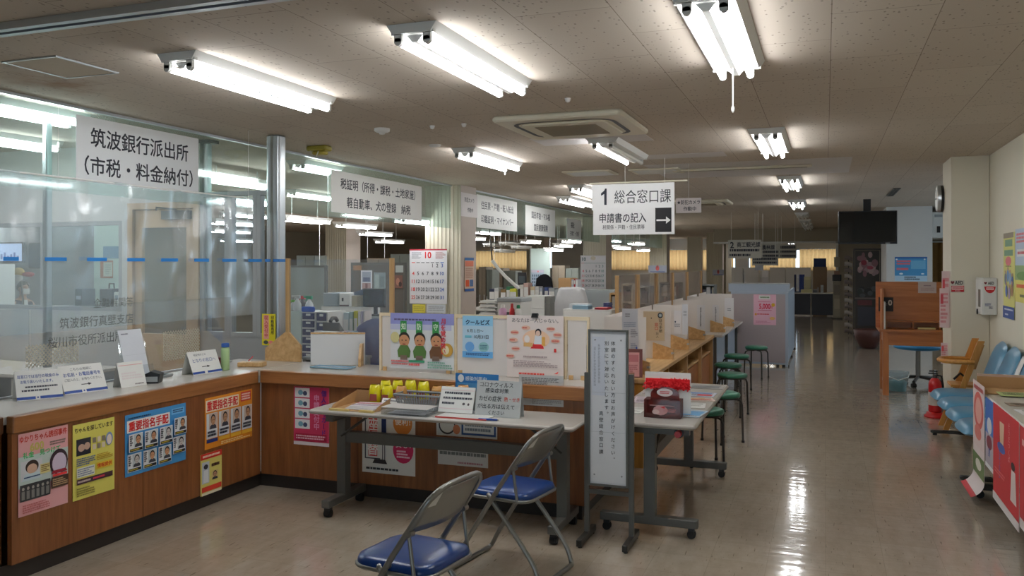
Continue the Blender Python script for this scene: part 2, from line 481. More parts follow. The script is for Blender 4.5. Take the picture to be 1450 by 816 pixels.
class Sheet:
    """a printed sheet: paper, then layers of print; coordinates run 0..1 from the lower left"""
    def __init__(s, w, h, paper, thick=0.0012, border=None, M=None):
        s.w, s.h, s.b, s.z = w, h, MB(), 0.0004
        s.M = M or Matrix.Identity(4)   # local frame: x right, y up, z toward the reader
        s.b.box(0, w, 0, h, -thick, 0, paper)
    def lift(s): s.z += 0.00025; return s.z
    def rect(s, x0, y0, x1, y1, c):
        z = s.lift(); w, h = s.w, s.h
        s.b.add([(x0 * w, y0 * h, z), (x1 * w, y0 * h, z), (x1 * w, y1 * h, z), (x0 * w, y1 * h, z)], [(0, 1, 2, 3)], c); return s
    def poly(s, pts, c):
        z = s.lift()
        s.b.add([(x * s.w, y * s.h, z) for x, y in pts], [tuple(range(len(pts)))], c); return s
    def oval(s, cx, cy, rx, ry, c, n=20):
        return s.poly([(cx + rx * math.cos(2 * math.pi * k / n), cy + ry * math.sin(2 * math.pi * k / n)) for k in range(n)], c)
    def text(s, t, cx, cy, size, c, bold=0.0, maxw=None, align='c', stretch=1.0):
        vs, fs, x0, x1, y0, y1 = glyphs(t, bold)
        if x1 <= x0: return s
        k = size * s.h / max(0.7, y1 - y0); kx = k * stretch
        if maxw and (x1 - x0) * kx > maxw * s.w: kx = maxw * s.w / (x1 - x0)
        z = s.lift()
        ox = cx * s.w - ((x0 + x1) / 2 * kx if align == 'c' else (x0 * kx if align == 'l' else x1 * kx)); oy = cy * s.h - (y0 + y1) / 2 * k
        s.b.add([(v.x * kx + ox, v.y * k + oy, z + v.z) for v in vs], fs, c); return s
    def vtext(s, t, cx, ytop, ch, c, bold=0.0, pitch=1.15):
        """upright column of characters, ch = character height over sheet height"""
        for i, q in enumerate(t):
            if q in ' 　': continue
            vs, fs, x0, x1, y0, y1 = glyphs(q, bold)
            k = ch * s.h / 0.92; y = ytop * s.h - (i + 0.5) * ch * pitch * s.h
            dx, dy = (0.25 * k, 0.28 * k) if q in '。、' else (0, 0)
            if q == 'ー':
                s.b.add([((v.y - (y0 + y1) / 2) * k + cx * s.w, -(v.x - (x0 + x1) / 2) * k + y, s.z + 0.0003) for v in vs], [f[::-1] for f in fs], c)
                continue
            s.b.add([((v.x - (x0 + x1) / 2) * k + cx * s.w + dx, (v.y - (y0 + y1) / 2) * k + y + dy, s.z + 0.0003 + v.z) for v in vs], fs, c)
        s.lift(); s.lift(); return s
    def small(s, x0, y0, x1, y1, n, c, seed=1, fill=0.6):
        """print too small to read: rows of broken marks"""
        rr = random.Random(seed); z = s.lift(); dy = (y1 - y0) / n
        for i in range(n):
            x = x0; yb = y1 - (i + 1) * dy + dy * 0.2; yt = yb + dy * fill
            end = x1 - (x1 - x0) * rr.choice((0, 0, 0.05, 0.15, 0.3))
            while x < end:
                l = (x1 - x0) * rr.uniform(0.03, 0.09); e = min(x + l, end)
                s.b.add([(x * s.w, yb * s.h, z), (e * s.w, yb * s.h, z), (e * s.w, yt * s.h, z), (x * s.w, yt * s.h, z)], [(0, 1, 2, 3)], c)
                x = e + (x1 - x0) * rr.uniform(0.008, 0.02)
        return s
    def face(s, x0, y0, x1, y1, bgc, skin=(206, 160, 128), hair=(30, 26, 26), shirt=(60, 62, 72)):
        s.rect(x0, y0, x1, y1, bgc); w, h = x1 - x0, y1 - y0; cx = (x0 + x1) / 2
        s.poly([(cx - .42 * w, y0), (cx + .42 * w, y0), (cx + .36 * w, y0 + .2 * h), (cx + .12 * w, y0 + .3 * h), (cx - .12 * w, y0 + .3 * h), (cx - .36 * w, y0 + .2 * h)], shirt)
        s.oval(cx, y0 + .62 * h, .30 * w, .33 * h, hair, 14)
        s.oval(cx, y0 + .54 * h, .24 * w, .30 * h, skin, 14)
        s.rect(cx - .15 * w, y0 + .56 * h, cx - .04 * w, y0 + .60 * h, (60, 44, 40)); s.rect(cx + .04 * w, y0 + .56 * h, cx + .15 * w, y0 + .60 * h, (60, 44, 40))
        s.rect(cx - .08 * w, y0 + .36 * h, cx + .08 * w, y0 + .39 * h, (150, 84, 76)); return s
    def place(s, name, label, cat, o, right, up, group=None, parent=None):
        o, r, u = Vector(o), Vector(right).normalized(), Vector(up).normalized(); nrm = r.cross(u)
        M = Matrix((r, u, nrm)).transposed()
        s.b.v = [tuple(M @ Vector(v)) for v in s.b.v]
        ob = s.b.obj(name, parent, o)
        return tag(ob, label, cat, group) if not parent else ob

def on_x(X, xl, xr, ytop, ybot, out=0.004):
    """sheet on a wall facing +X, from its left and right photo columns and the rows of its left edge"""
    a, b = P(xl, ybot, X=X + out), P(xl, ytop, X=X + out); c = P(xr, ybot, X=X + out)
    return a, (0, 1, 0), (0, 0, 1), abs(c.y - a.y), b.z - a.z
def on_y(Y, xl, xr, ytop, ybot, out=0.004):
    a, b = P(xl, ybot, Y=Y - out), P(xl, ytop, Y=Y - out); c = P(xr, ybot, Y=Y - out)
    return a, (1, 0, 0), (0, 0, 1), abs(c.x - a.x), b.z - a.z
def on_xr(X, xl, xr, ytop, ybot, out=0.004):
    """the same on the right-hand wall, which faces -X"""
    a, b = P(xl, ybot, X=X - out), P(xl, ytop, X=X - out); c = P(xr, ybot, X=X - out)
    return a, (0, -1, 0), (0, 0, 1), abs(c.y - a.y), b.z - a.z
# ------------------------------------------------------------------ the room
CH = 2.78                      # ceiling height
XR, XL, YF, YB = 1.6, -17.6, 38.5, -3.2
XG = -5.03                     # the line of hanging glass and columns
def wallbox(name, boxes, m):
    b = MB()
    for q in boxes: b.box(*q, m)
    return struct(b.obj(name))
wallbox('floor', [(XL - .2, 4.8, YB - .2, YF + .2, -0.1, 0)], M_FLOOR)
wallbox('ceiling', [(XL - .2, 4.8, YB - .2, YF + .2, CH, CH + 0.1)], M_CEIL)
wallbox('wall_right', [(XR, XR + 0.15, YB, 10.65, 0, CH)], M_WALL)
wallbox('wall_back', [(XL, -2.6, YB - .15, YB, 0, CH), (0.6, XR, YB - .15, YB, 0, CH), (-2.6, 0.6, YB - .15, YB, 2.2, CH)], M_WALL)
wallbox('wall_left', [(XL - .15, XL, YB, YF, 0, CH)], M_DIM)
wallbox('wall_bank', [(-9.0, -8.88, YB, 6.2, 0, CH)], M_WALLG)
b = MB(); b.box(1.24, XR - 0.002, 9.97, 10.65, 0, CH, M_WALL)
struct(b.obj('pillar_right', bevel=0.006))
# alcove beyond the pillar, lit by its own window
wallbox('wall_alcove_near', [(XR + .15, 4.5, 10.5, 10.65, 0, CH)], M_WALL)
wallbox('wall_alcove_side', [(4.5, 4.65, 10.65, 12.2, 0, CH), (4.5, 4.65, 17.5, 20, 0, CH), (4.5, 4.65, 12.2, 17.5, 0, 0.9), (4.5, 4.65, 12.2, 17.5, 2.3, CH)], M_WALL)
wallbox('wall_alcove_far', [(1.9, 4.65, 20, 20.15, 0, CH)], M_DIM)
wallbox('wall_grey_stub', [(1.13, 1.95, 18.3, 19.999, 0, CH)], M_WALLG)
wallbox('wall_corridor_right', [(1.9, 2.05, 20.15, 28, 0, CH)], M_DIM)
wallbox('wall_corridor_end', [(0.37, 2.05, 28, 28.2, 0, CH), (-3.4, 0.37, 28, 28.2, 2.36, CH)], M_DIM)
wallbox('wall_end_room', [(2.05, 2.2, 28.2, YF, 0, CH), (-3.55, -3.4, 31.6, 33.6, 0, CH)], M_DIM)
b = MB()
for x0, x1 in ((0.30, 0.37),): b.box(x0, x1, 27.96, 28.24, 0, 2.36, M_WALLG)
b.box(-3.4, 0.37, 27.96, 28.24, 2.30, 2.358, M_WALLG)
struct(b.obj('trim_corridor_opening'))
# far wall with its long curtained windows
W1 = [(-16.5, -12.2), (-10.6, -7.4), (-6.9, -3.7), (-3.2, 1.2)]
fw = [(XL, 2.05, YF, YF + .15, 0, 1.42), (XL, 2.05, YF, YF + .15, 2.3, CH)]
xs = XL
for x0, x1 in W1: fw.append((xs, x0, YF, YF + .15, 1.42, 2.3)); xs = x1
fw.append((xs, 2.05, YF, YF + .15, 1.42, 2.3))
wallbox('wall_far', fw, M_WALLG)
for i, (x0, x1) in enumerate(W1):
    b = MB(); b.box(x0, x1, YF + .08, YF + .09, 1.42, 2.3, M_GLASS); w = b.obj('window_%d' % (i + 1)); struct(w)
    f = MB()
    for q in (x0, (x0 + x1) / 2 - .025, x1 - .05): f.box(q, q + .05, YF + .06, YF + .11, 1.42, 2.3, M_FRAMEG)
    f.box(x0, x1, YF + .055, YF + .115, 1.42, 1.47, M_FRAMEG); f.box(x0, x1, YF + .055, YF + .115, 2.25, 2.3, M_FRAMEG)
    f.obj('window_frame', w)
M_CURT = curtain_mat('tan_curtain_cloth', srgb(244, 192, 128), 0.6)
M_CURTD = curtain_mat('brown_curtain_cloth', srgb(150, 116, 70), 0.3)
def curtain(x0, x1, y, z0, z1, m, lab, grp=None):
    n = max(20, int((x1 - x0) * 34)); b = MB()
    def fn(u, v):
        a = u * (x1 - x0) * 2 * math.pi / 0.17
        return Vector((x0 + u * (x1 - x0), y + 0.035 * math.sin(a) + 0.012 * math.sin(2.3 * a + 1), z0 + v * (z1 - z0)))
    b.grid(fn, n, 2, m)
    t = thing('curtain', lab, 'curtain', ((x0 + x1) / 2, y, z0), group=grp)
    o = b.obj('curtain_cloth', t, (-(x0 + x1) / 2, -y, -z0))
    r = MB(); r.cyl((x0 - .05, y, z1 + .02), (x1 + .05, y, z1 + .02), .015, M_ALU)
    for q in (x0, x1): r.box(q - .01, q + .01, y, y + (.1195 if y > 30 else .0995), z1 + .01, z1 + .03, M_ALU)
    r.obj('curtain_rail', t, (-(x0 + x1) / 2, -y, -z0))
CUR = [(-16.4, -12.3, 'tan curtain drawn over the far window behind the dark office shelves'),
       (-10.5, -7.5, 'tan curtain drawn over the far window seen under the big white window number sign'),
       (-6.8, -3.8, 'tan curtain in the far window just right of the dark-sided column'),
       (-3.1, -1.2, 'tan curtain behind the hanging department signs at the corridor end'),
       (-1.05, 0.85, 'tan curtain at the corridor end above the blue binders, gathered at its right')]
for x0, x1, l in CUR: curtain(x0, x1, YF - .12, 1.38, 2.28, M_CURT, l)
curtain(2.0, 3.3, 19.9, 0.3, 2.1, M_CURTD, 'brown striped curtain between the grey wall stub and the cream pillar')
b = MB(); b.box(4.57, 4.58, 12.2, 17.5, .9, 2.3, M_GLASS); w = struct(b.obj('window_5'))
f = MB()
for y in (12.2, 13.95, 15.7, 17.45): f.box(4.55, 4.6, y, y + .05, .9, 2.3, M_FRAMEG)
f.box(4.545, 4.605, 12.2, 17.5, .9, .95, M_FRAMEG); f.obj('window_frame', w)
b = MB(); b.box(-2.6, .6, YB - .09, YB - .08, 0, 2.2, M_GLASS); w = struct(b.obj('door_1'))
f = MB()
for x in (-2.6, -1.55, -.5, .55): f.box(x, x + .06, YB - .11, YB - .06, 0, 2.2, M_ALU)
f.obj('door_frame', w)

# baseboards on the right
b = MB(); b.box(XR - .012, XR - .001, YB, 9.96, 0, .07, M_KICK); b.box(1.228, 1.239, 9.96, 10.65, 0, .07, M_KICK); b.box(1.228, XR - .012, 9.958, 9.969, 0, .07, M_KICK)
struct(b.obj('baseboard_right'))

# fluted columns on the glass line
def column(x1, y0, w, d):
    b = MB(); x0 = x1 - w
    n = 9; fl = []
    # front face with upright flutes
    for k in range(n):
        a = x0 + w * k / n; c = x0 + w * (k + 1) / n; g = (c - a) * .18
        fl += [(a, .0), (a + g, .0), (a + g * 1.5, .009), (c - g * 1.5, .009), (c - g, .0)]
    fl += [(x1, 0.0)]
    out = [(x, y0 + dy) for x, dy in fl] + [(x1, y0 + d), (x0, y0 + d)]
    k = len(out)
    vs = [(x, y, 0) for x, y in out] + [(x, y, CH) for x, y in out]
    b.add(vs, [(i, (i + 1) % k, k + (i + 1) % k, k + i) for i in range(k)], M_FLUTE)
    b.add([(x1 + .002, y0 + .004, 0), (x1 + .002, y0 + d, 0), (x1 + .002, y0 + d, CH), (x1 + .002, y0 + .004, CH)], [(0, 1, 2, 3)], M_COLP)
    return struct(b.obj('pillar'))
XC = -4.88
for y in (11.08, 19.6, 27.8, 35.9): column(XC, y, .56, .56)
column(-12.2, 20.0, .65, .75); column(-11.3, 34.5, .8, .6); column(-3.45, 30.9, .55, .5)

# smoke-barrier glass hanging from the ceiling, and its rail
b = MB(); ys = [2.2, 4.4, 6.6, 8.85, 11.05]
def smoke(y0, y1):
    q = MB(); q.box(XG - .004, XG + .004, y0, y1, 2.16, CH - .002, M_SMOKE)
    t = tag(q.obj('hanging_glass_panel'), 'clear glass smoke barrier hanging from the ceiling', None, kind='structure')
    return t
for y0, y1 in ((2.2, 4.45), (4.46, 6.7), (6.71, 8.9), (8.91, 11.06), (11.66, 14.3), (14.31, 16.95), (16.96, 19.58), (20.18, 24), (24.01, 27.78)): smoke(y0, y1)
b.box(XG - .02, XG + .02, 2.2, 11.06, CH - .02, CH - .0005, M_ALU); b.box(XG - .02, XG + .02, 11.66, 19.58, CH - .02, CH - .0005, M_ALU)
b.box(XG - .02, XG + .02, 20.18, 27.78, CH - .02, CH - .0005, M_ALU)
tag(b.obj('trim_glass_rail'), None, None, kind='structure')

# ------------------------------------------------------------------ bank booth: partition with door and windows
YP = 6.27
def framebox(b, x0, x1, z0, z1, m, w=.05, y=YP, t=.06):
    b.box(x0, x0 + w, y - t / 2, y + t / 2, z0, z1, m); b.box(x1 - w, x1, y - t / 2, y + t / 2, z0, z1, m)
    b.box(x0 + w, x1 - w, y - t / 2, y + t / 2, z1 - w, z1, m); b.box(x0 + w, x1 - w, y - t / 2, y + t / 2, z0, z0 + w, m)
px = lambda x: P(x, 374, Y=YP).x
xd0, xd1 = px(186), px(286)
# door
b = MB(); w = .06
b.box(xd0, xd0 + .06, YP - .05, YP + .05, 0, 2.22, M_TAN); b.box(xd1 - .06, xd1, YP - .05, YP + .05, 0, 2.22, M_TAN); b.box(xd0 + .06, xd1 - .06, YP - .05, YP + .05, 2.16, 2.22, M_TAN)
dr = struct(b.obj('door_2'))
gx0, gx1, gz0, gz1 = px(203), px(266), 1.0, 1.99
b = MB(); a0, a1 = xd0 + .065, xd1 - .065
b.box(a0, gx0, YP - .02, YP + .02, .01, 2.155, M_TAN); b.box(gx1, a1, YP - .02, YP + .02, .01, 2.155, M_TAN)
b.box(gx0, gx1, YP - .02, YP + .02, .01, gz0, M_TAN); b.box(gx0, gx1, YP - .02, YP + .02, gz1, 2.155, M_TAN)
dl = b.obj('door_leaf', dr)
b = MB(); b.box(gx0, gx1, YP - .004, YP + .004, gz0, gz1, M_GLASS); b.obj('door_pane', dl)
b = MB(); b.lathe([(.03, 0), (.03, .01), (.012, .012), (.012, .04), (.03, .05), (.034, .065), (.026, .08), (.005, .085)], (0, 0, 0), M_CHROME, 16)
h = b.obj('door_knob', dl, (px(192), YP - .02, .98)); h.rotation_euler = (math.pi / 2, 0, 0)
b = MB(); b.box(px(238), px(275), YP - .09, YP - .03, 2.06, 2.14, M_STEELG); b.tube([(px(256), YP - .06, 2.15), (px(246), YP - .22, 2.16), (px(228), YP - .06, 2.15)], .008, M_STEELG); b.obj('door_closer', dr)
# glazed parts either side
def glazed(name, x0, x1, z0, z1, panel=True):
    b = MB(); framebox(b, x0, x1, z0, z1, M_FRAMEG, .04)
    o = struct(b.obj(name))
    g = MB(); g.box(x0 + .04, x1 - .04, YP - .004, YP + .004, z0 + .04, z1 - .04, M_GLASS); g.obj('window_pane', o)
    return o
xw0, xw1 = px(66), px(176)
glazed('window_6', xw0, xw1, 1.2, 2.06)
glazed('window_7', px(-60), xw0 - .01, 1.2, 2.06)
wallbox('wall_booth_partition', [(px(-60), xd0 - .001, YP - .03, YP + .03, 0, 1.199), (px(-60), xd0 - .001, YP - .03, YP + .03, 2.061, CH), (xd0, xd1, YP - .03, YP + .03, 2.221, CH), (px(176) + .001, xd0 - .001, YP - .03, YP + .03, 1.2, 2.06), (-9.0, px(-60), YP - .03, YP + .03, 0, CH)], M_WALLG)
# right of the door: low panel and glass up to the pole
xg0, xg1 = xd1 + .001, px(386)
glazed('window_8', xg0, px(326), 1.0, 2.3); glazed('window_9', px(326) + .002, px(366), 1.0, 2.3); glazed('window_10', px(366) + .002, xg1, 1.0, 2.3)
wallbox('wall_booth_low', [(xg0, xg1, YP - .025, YP + .025, 0, .999)], M_FRAMEG)
# bright aluminium pole where the booth ends
b = MB(); c = P(392, 374, Y=YP + .02)
b.rbox(c.x - .07, c.x + .07, YP - .05, YP + .07, 0, CH - .001, M_ALU, .03, 4)
b.box(c.x - .012, c.x + .012, YP - .056, YP - .049, .9, CH - .01, M_CHROME)
b.box(c.x - .0715, c.x + .0715, YP - .0515, YP + .0715, P(392, 369, Y=YP).z - .012, P(392, 369, Y=YP).z + .012, ink((40, 120, 200)))
struct(b.obj('pillar_booth_post'))
b = MB(); c = P(294, 374, X=-5.3); b.rbox(c.x - .03, c.x + .03, c.y - .03, c.y + .03, .9, CH - .03, M_ALU, .015); b.box(c.x - .07, c.x + .07, c.y - .07, c.y + .07, CH - .03, CH - .001, M_STEELG)
struct(b.obj('trim_booth_post'))
b = MB(); c = P(67, 374, X=-5.3); b.rbox(c.x - .025, c.x + .025, c.y - .025, c.y + .025, .9, CH - .001, M_ALU, .012)
struct(b.obj('trim_booth_post'))

# ------------------------------------------------------------------ ceiling furniture
def fixture(x, y, z, L, lit=True, tubes=2, cord=0.0, label='', group='fluorescent ceiling lights', hung=False, w=.26):
    t = thing('fluorescent_light', label, 'ceiling light', (x, y, z), group=group)
    top = min(z + (.079 if z > 2.6 else .08), CH - .001) - z
    b = MB(); h = L / 2 + .035; HB = .034
    b.add([(-w / 2, -h, top), (w / 2, -h, top), (w / 2, h, top), (-w / 2, h, top), (-w / 2 + .03, -h, HB), (w / 2 - .03, -h, HB), (w / 2 - .03, h, HB), (-w / 2 + .03, h, HB)],
          [(3, 2, 1, 0), (0, 1, 5, 4), (1, 2, 6, 5), (2, 3, 7, 6), (3, 0, 4, 7), (4, 5, 6, 7)], M_WHITE)
    # ridge between the tubes
    b.add([(-.045, -h + .04, HB), (.045, -h + .04, HB), (.045, h - .04, HB), (-.045, h - .04, HB), (-.015, -h + .04, .0), (.015, -h + .04, .0), (.015, h - .04, .0), (-.015, h - .04, .0)],
          [(0, 1, 5, 4), (1, 2, 6, 5), (2, 3, 7, 6), (3, 0, 4, 7), (4, 5, 6, 7)], M_WHITE)
    b.obj('housing', t)
    xs = (-.075, .075)
    for i, q in enumerate(xs):
        on = lit and i < tubes
        u = MB(); u.cyl((q, -L / 2, 0), (q, L / 2, 0), .017, M_TUBE if on else M_TUBEOFF, 10)
        u.obj('tube', t)
    for sgn in (-1, 1):
        s = MB(); yy = sgn * (L / 2 + .012)
        s.box(-w / 2 + .02, w / 2 - .02, yy - .012, yy + .012, .032, top - .001, M_WPLAS)
        for q in xs:
            s.box(q - .019, q + .019, yy - .012, yy + .012, -.0, .034, M_WPLAS)
            s.cyl((q, yy - .012, 0), (q, yy + .012, 0), .0195, M_WPLAS, 12)
        s.obj('lamp_holder', t)
    if cord:
        s = MB(); s.cyl((0, L / 2 * .7, top - .07), (0, L / 2 * .7, -cord), .004, M_WHITE, 6); s.ball((0, L / 2 * .7, -cord), .009, .009, .02, M_WHITE, 8, 6)
        s.obj('pull_cord', t)
    if z + top < CH - .01:
        s = MB()
        for q in (-L * .3, L * .3): s.cyl((0, q, top), (0, q, CH - z - .001), .008, M_WHITE, 6)
        s.obj('hanger_rod', t)
    return t
ZT = 2.70
fixture(-0.466, 4.219, ZT, 1.3, cord=.22, label='nearest twin-tube light in the aisle row, with a short white pull cord', w=.30)
fixture(-1.82, 4.24, ZT, 1.3, label='twin-tube ceiling light above the nearer folding chair and table')
fixture(-3.24, 4.293, ZT, 1.3, label='twin-tube ceiling light nearest the bank counter, bluish white')
fixture(-0.466, 8.003, ZT, 1.3, label='second twin-tube light along the aisle, above the stools', w=.30)
fixture(-1.87, 8.056, ZT, 1.3, tubes=1, label='ceiling light with one tube dark, just right of the air conditioner', w=.30)
fixture(-3.29, 8.215, ZT, 1.3, cord=.06, label='twin-tube light in front of the fluted column, with a small pull cord')
fixture(-0.445, 12.08, ZT, 1.3, label='third twin-tube light along the aisle, beyond the long ceiling slot', w=.30)
fixture(-0.488, 16.32, ZT, 1.3, label='bluish fourth lit light along the aisle', w=.30)
fixture(-3.34, 12.3, ZT, 1.3, label='twin-tube light half hidden behind the hanging window number sign')
fixture(-4.1, 14.3, ZT, 1.5, label='bright twin-tube light between the pension sign and the far fluted column')
for i, y in enumerate((19.1, 22.0, 24.0, 25.6)):
    fixture(-.5, y * 1.06, ZT, 1.3, lit=False, label=['first unlit light beyond the lit aisle lights', 'second unlit light along the dark end of the aisle', 'third unlit light along the dark end of the aisle', 'last unlit aisle light before the corridor opening'][i], w=.30)
fixture(-7.2, 4.7, ZT, 1.3, label='added ceiling light brightening the bank booth over the clerk desk, out of view')  # added lamp out of view, only to brighten the booth interior
fixture(-6.4, 3.85, ZT, 1.3, label='added ceiling light brightening the bank booth nearest the camera, out of view')  # second added booth lamp, unseen, there for its light alone
fixture(-8.0, 7.4, ZT, 1.3, label='added ceiling light hidden behind the bank counter sign, brightening beyond the booth partition')  # added lamp kept behind the sign, lights the room past the partition
for i, x in enumerate((-1.95, -1.2)): fixture(x, 33.0, 2.36, 1.3, label=('left', 'right')[i] + ' one of two lit lights in the room beyond the corridor opening')
# office lights: seen as bars between two photo columns at a photo row
OFF = [(-12, 108, 167, 0), (2, 45, 206, 0), (36, 140, 236, 0), (25, 137, 280, 0), (-60, 18, 321, 0), (180, 270, 273, 0), (285, 382, 261, 0), (312, 382, 287, 0), (185, 250, 294, 0),
       (320, 375, 307, 0), (300, 362, 318, 0), (300, 350, 329, 0), (315, 355, 342, 0), (425, 470, 242, .3), (400, 461, 314, .5), (480, 527, 322, .3), (512, 550, 333, .45), (535, 567, 343.5, 0),
       (413, 472, 280, .0), (565, 620, 316, .5), (741, 761, 344, 0), (799, 818, 343, 0), (788, 806, 349, 0), (775, 793, 355, 0), (675, 704, 331, .35), (660, 683, 339, 0),
       (865, 876, 342, 0), (895, 908, 346, 0), (873, 888, 352, 0), (950, 962, 344, 0), (952, 958, 355, 0), (962, 971, 355, 0)]
WHERE = ['inside the bank booth at the left photo edge', 'dim bar at the far left photo edge above the booth', 'just left of the big bank counter sign', 'above the blue dashed tape, below the bank counter sign',
         'low at the left photo edge above the office television', 'along the lower edge of the bank counter sign', 'left of the aluminium post, upper one', 'left of the aluminium post, second one down', 'above the tan door closer',
         'right of the tan door, third down', 'right of the tan door, fourth down', 'right of the tan door, fifth down', 'right of the tan door, lowest', 'touching the left end of the tax certificate sign', 'right of the aluminium post, second down',
         'under the middle of the tax certificate sign', 'below the tax sign, second one down', 'below the tax sign, lowest one', 'left end below the tax certificate sign', 'under the right end of the tax sign beside the column',
         'small bar below the gap between two hanging glass signs', 'right below the welfare sign, upper', 'right below the welfare sign, middle', 'right below the welfare sign, lowest', 'just right of the calendar column, upper', 'just right of the calendar column, lower',
         'below the window number sign, upper left', 'below the window number sign, upper right', 'below the window number sign, lowest', 'right of the dark-sided column, upper', 'right of the dark-sided column, lower left', 'right of the dark-sided column, lower right']
def solve(x0, x1, yc, L=1.24):
    best = None
    for i in range(200, 4200, 2):
        d = i / 100; u = (x0 - 725) / F * d
        X, Y = u * CT - d * ST, u * ST + d * CT
        Y2 = Y + L; d2 = -X * ST + Y2 * CT; p = 725 + F * (X * CT + Y2 * ST) / d2
        if best is None or abs(p - x1) < best[0]: best = (abs(p - x1), X, Y + L / 2)
    X, Y = best[1:]; d = -X * ST + Y * CT
    return X, Y, EYE + (HY - yc) * d / F
for (x0, x1, yc, cord), wh in zip(OFF, WHERE):
    X, Y, Z = solve(x0, x1, yc); L = 1.24
    if Z > ZT or x0 < 20:
        a = P((x0 + x1) / 2, yc, z=ZT); p0, p1 = P(x0, 374, X=a.x), P(x1, 374, X=a.x)
        X, Y, Z = a.x, a.y, ZT; L = min(max(abs(p1.y - p0.y), .7), 2.4)
    if X > XC and Y > 11: X = XC - .5
    if X < -17: a = P((x0 + x1) / 2, yc, X=-16.5); X, Y, Z = a.x, a.y, min(a.z, ZT)
    fixture(X, min(Y, YF - 1.5), Z, L, label='office ceiling light ' + wh, cord=cord * (1.9 if cord else 0))
# unlit office lights far back
for i, (x, y) in enumerate(((640, 338), (700, 349), (722, 347), (738, 352), (715, 357), (845, 352))):
    a = P(x, y, z=2.5); a = P(x, y, d=min(26, a.length) / math.hypot(1, 0)) if a.y > 30 else a
    fixture(a.x, min(a.y, 36), min(a.z, 2.6), 1.24, lit=False, label='unlit ceiling light in the dark back of the office, ' + ('behind the calendar column', 'left of the curved hose', 'above the curved hose', 'right of the curved hose', 'lowest above the dark shelves', 'beside the second calendar column')[i])

def cassette(c, w, lab, rot=0.0):
    t = thing('ceiling_air_conditioner', lab, 'air conditioner', (c[0], c[1], CH))
    b = MB(); b.rbox(-w / 2, w / 2, -w / 2, w / 2, -.045, -.0005, M_IVORY, .05, 4); b.obj('face_panel', t)
    def loop(r0, r1, z, m, q):
        vs = []; n = 0
        for r, rad in ((r0, .16 * w), (r1, .13 * w)):
            for cx, cy, a0 in ((1, 1, 0), (-1, 1, 90), (-1, -1, 180), (1, -1, 270)):
                for k in range(6):
                    a = math.radians(a0 + 90 * k / 5); e = r - rad
                    vs.append((cx * e + rad * math.cos(a), cy * e + rad * math.sin(a), z))
        q.add(vs, [(k, (k + 1) % 24, 24 + (k + 1) % 24, 24 + k) for k in range(24)], m)
    q = MB(); loop(.40 * w, .365 * w, -.047, M_BLACK, q); q.obj('air_outlet', t)
    q = MB(); q.rbox(-.33 * w, .33 * w, -.33 * w, .33 * w, -.06, -.044, M_IVORY, .06, 4)
    g = q.obj('grille_frame', t)
    q = MB(); n = 22
    q.box(-.24 * w, .24 * w, -.24 * w, .24 * w, -.0605, -.060, ink((120, 106, 84)))
    for k in range(n):
        y = -.24 * w + .48 * w * (k + .5) / n; q.box(-.24 * w, .24 * w, y - .004, y + .004, -.064, -.0605, ink((164, 150, 126)))
    q.obj('intake_grille', t)
    return t
pts = [P(x, y, z=CH) for x, y in ((700, 166), (880, 149), (919, 183), (753, 193))]
cassette((sum(p.x for p in pts) / 4, sum(p.y for p in pts) / 4), 1.02, 'square ceiling air conditioner with a black outlet slot, nearest the middle')
a = P(1003, 285, z=CH); cassette((a.x - .1, a.y), .98, 'second ceiling air conditioner, far off above the security camera notice')

def small_ceiling(name, lab, cat, pxy, build, group=None):
    a = P(*pxy, z=CH); t = MB(); build(t); o = t.obj(name, None, (a.x, a.y, CH)); tag(o, lab, cat, group); return o
def det(t):
    t.lathe([(.065, -.001), (.065, -.022), (.05, -.032), (.026, -.036), (.024, -.048), (.002, -.052)][::-1], (0, 0, 0), M_WHITE, 20)
small_ceiling('smoke_detector', 'round white smoke detector between the two left ceiling lights', 'smoke detector', (541, 182), det)
def disc(t): t.lathe([(.002, -.02), (.05, -.018), (.06, -.001)], (0, 0, 0), M_WHITE, 18)
small_ceiling('ceiling_speaker_disc', 'small flat white disc on the ceiling left of the column light', 'ceiling disc', (616, 205), disc)
def dots(t): t.lathe([(.002, -.03), (.016, -.024), (.022, -.001)], (0, 0, 0), M_WHITE, 12)
for q, l in (((612, 178), 'tiny white ceiling sensor, left of a pair'), ((657, 175), 'tiny white ceiling sensor, right of a pair'), ((804, 139), 'tiny white ceiling sensor in front of the air conditioner')):
    small_ceiling('ceiling_sensor', l, 'sensor', q, dots, 'tiny ceiling sensors')
def yel(t):
    t.rbox(-.11, .11, -.07, .07, -.05, -.001, ink((150, 138, 40)), .03); t.rbox(-.06, .08, -.05, .05, -.085, -.05, ink((176, 160, 60)), .03)
    t.tube([(-.06, -.06, -.05), (-.04, -.075, -.1), (.0, -.06, -.12), (.04, -.075, -.06)], .006, ink((200, 196, 180)))
small_ceiling('yellow_ceiling_fixture', 'olive yellow ceiling fixture above the aluminium post', 'ceiling fixture', (452, 207), yel)
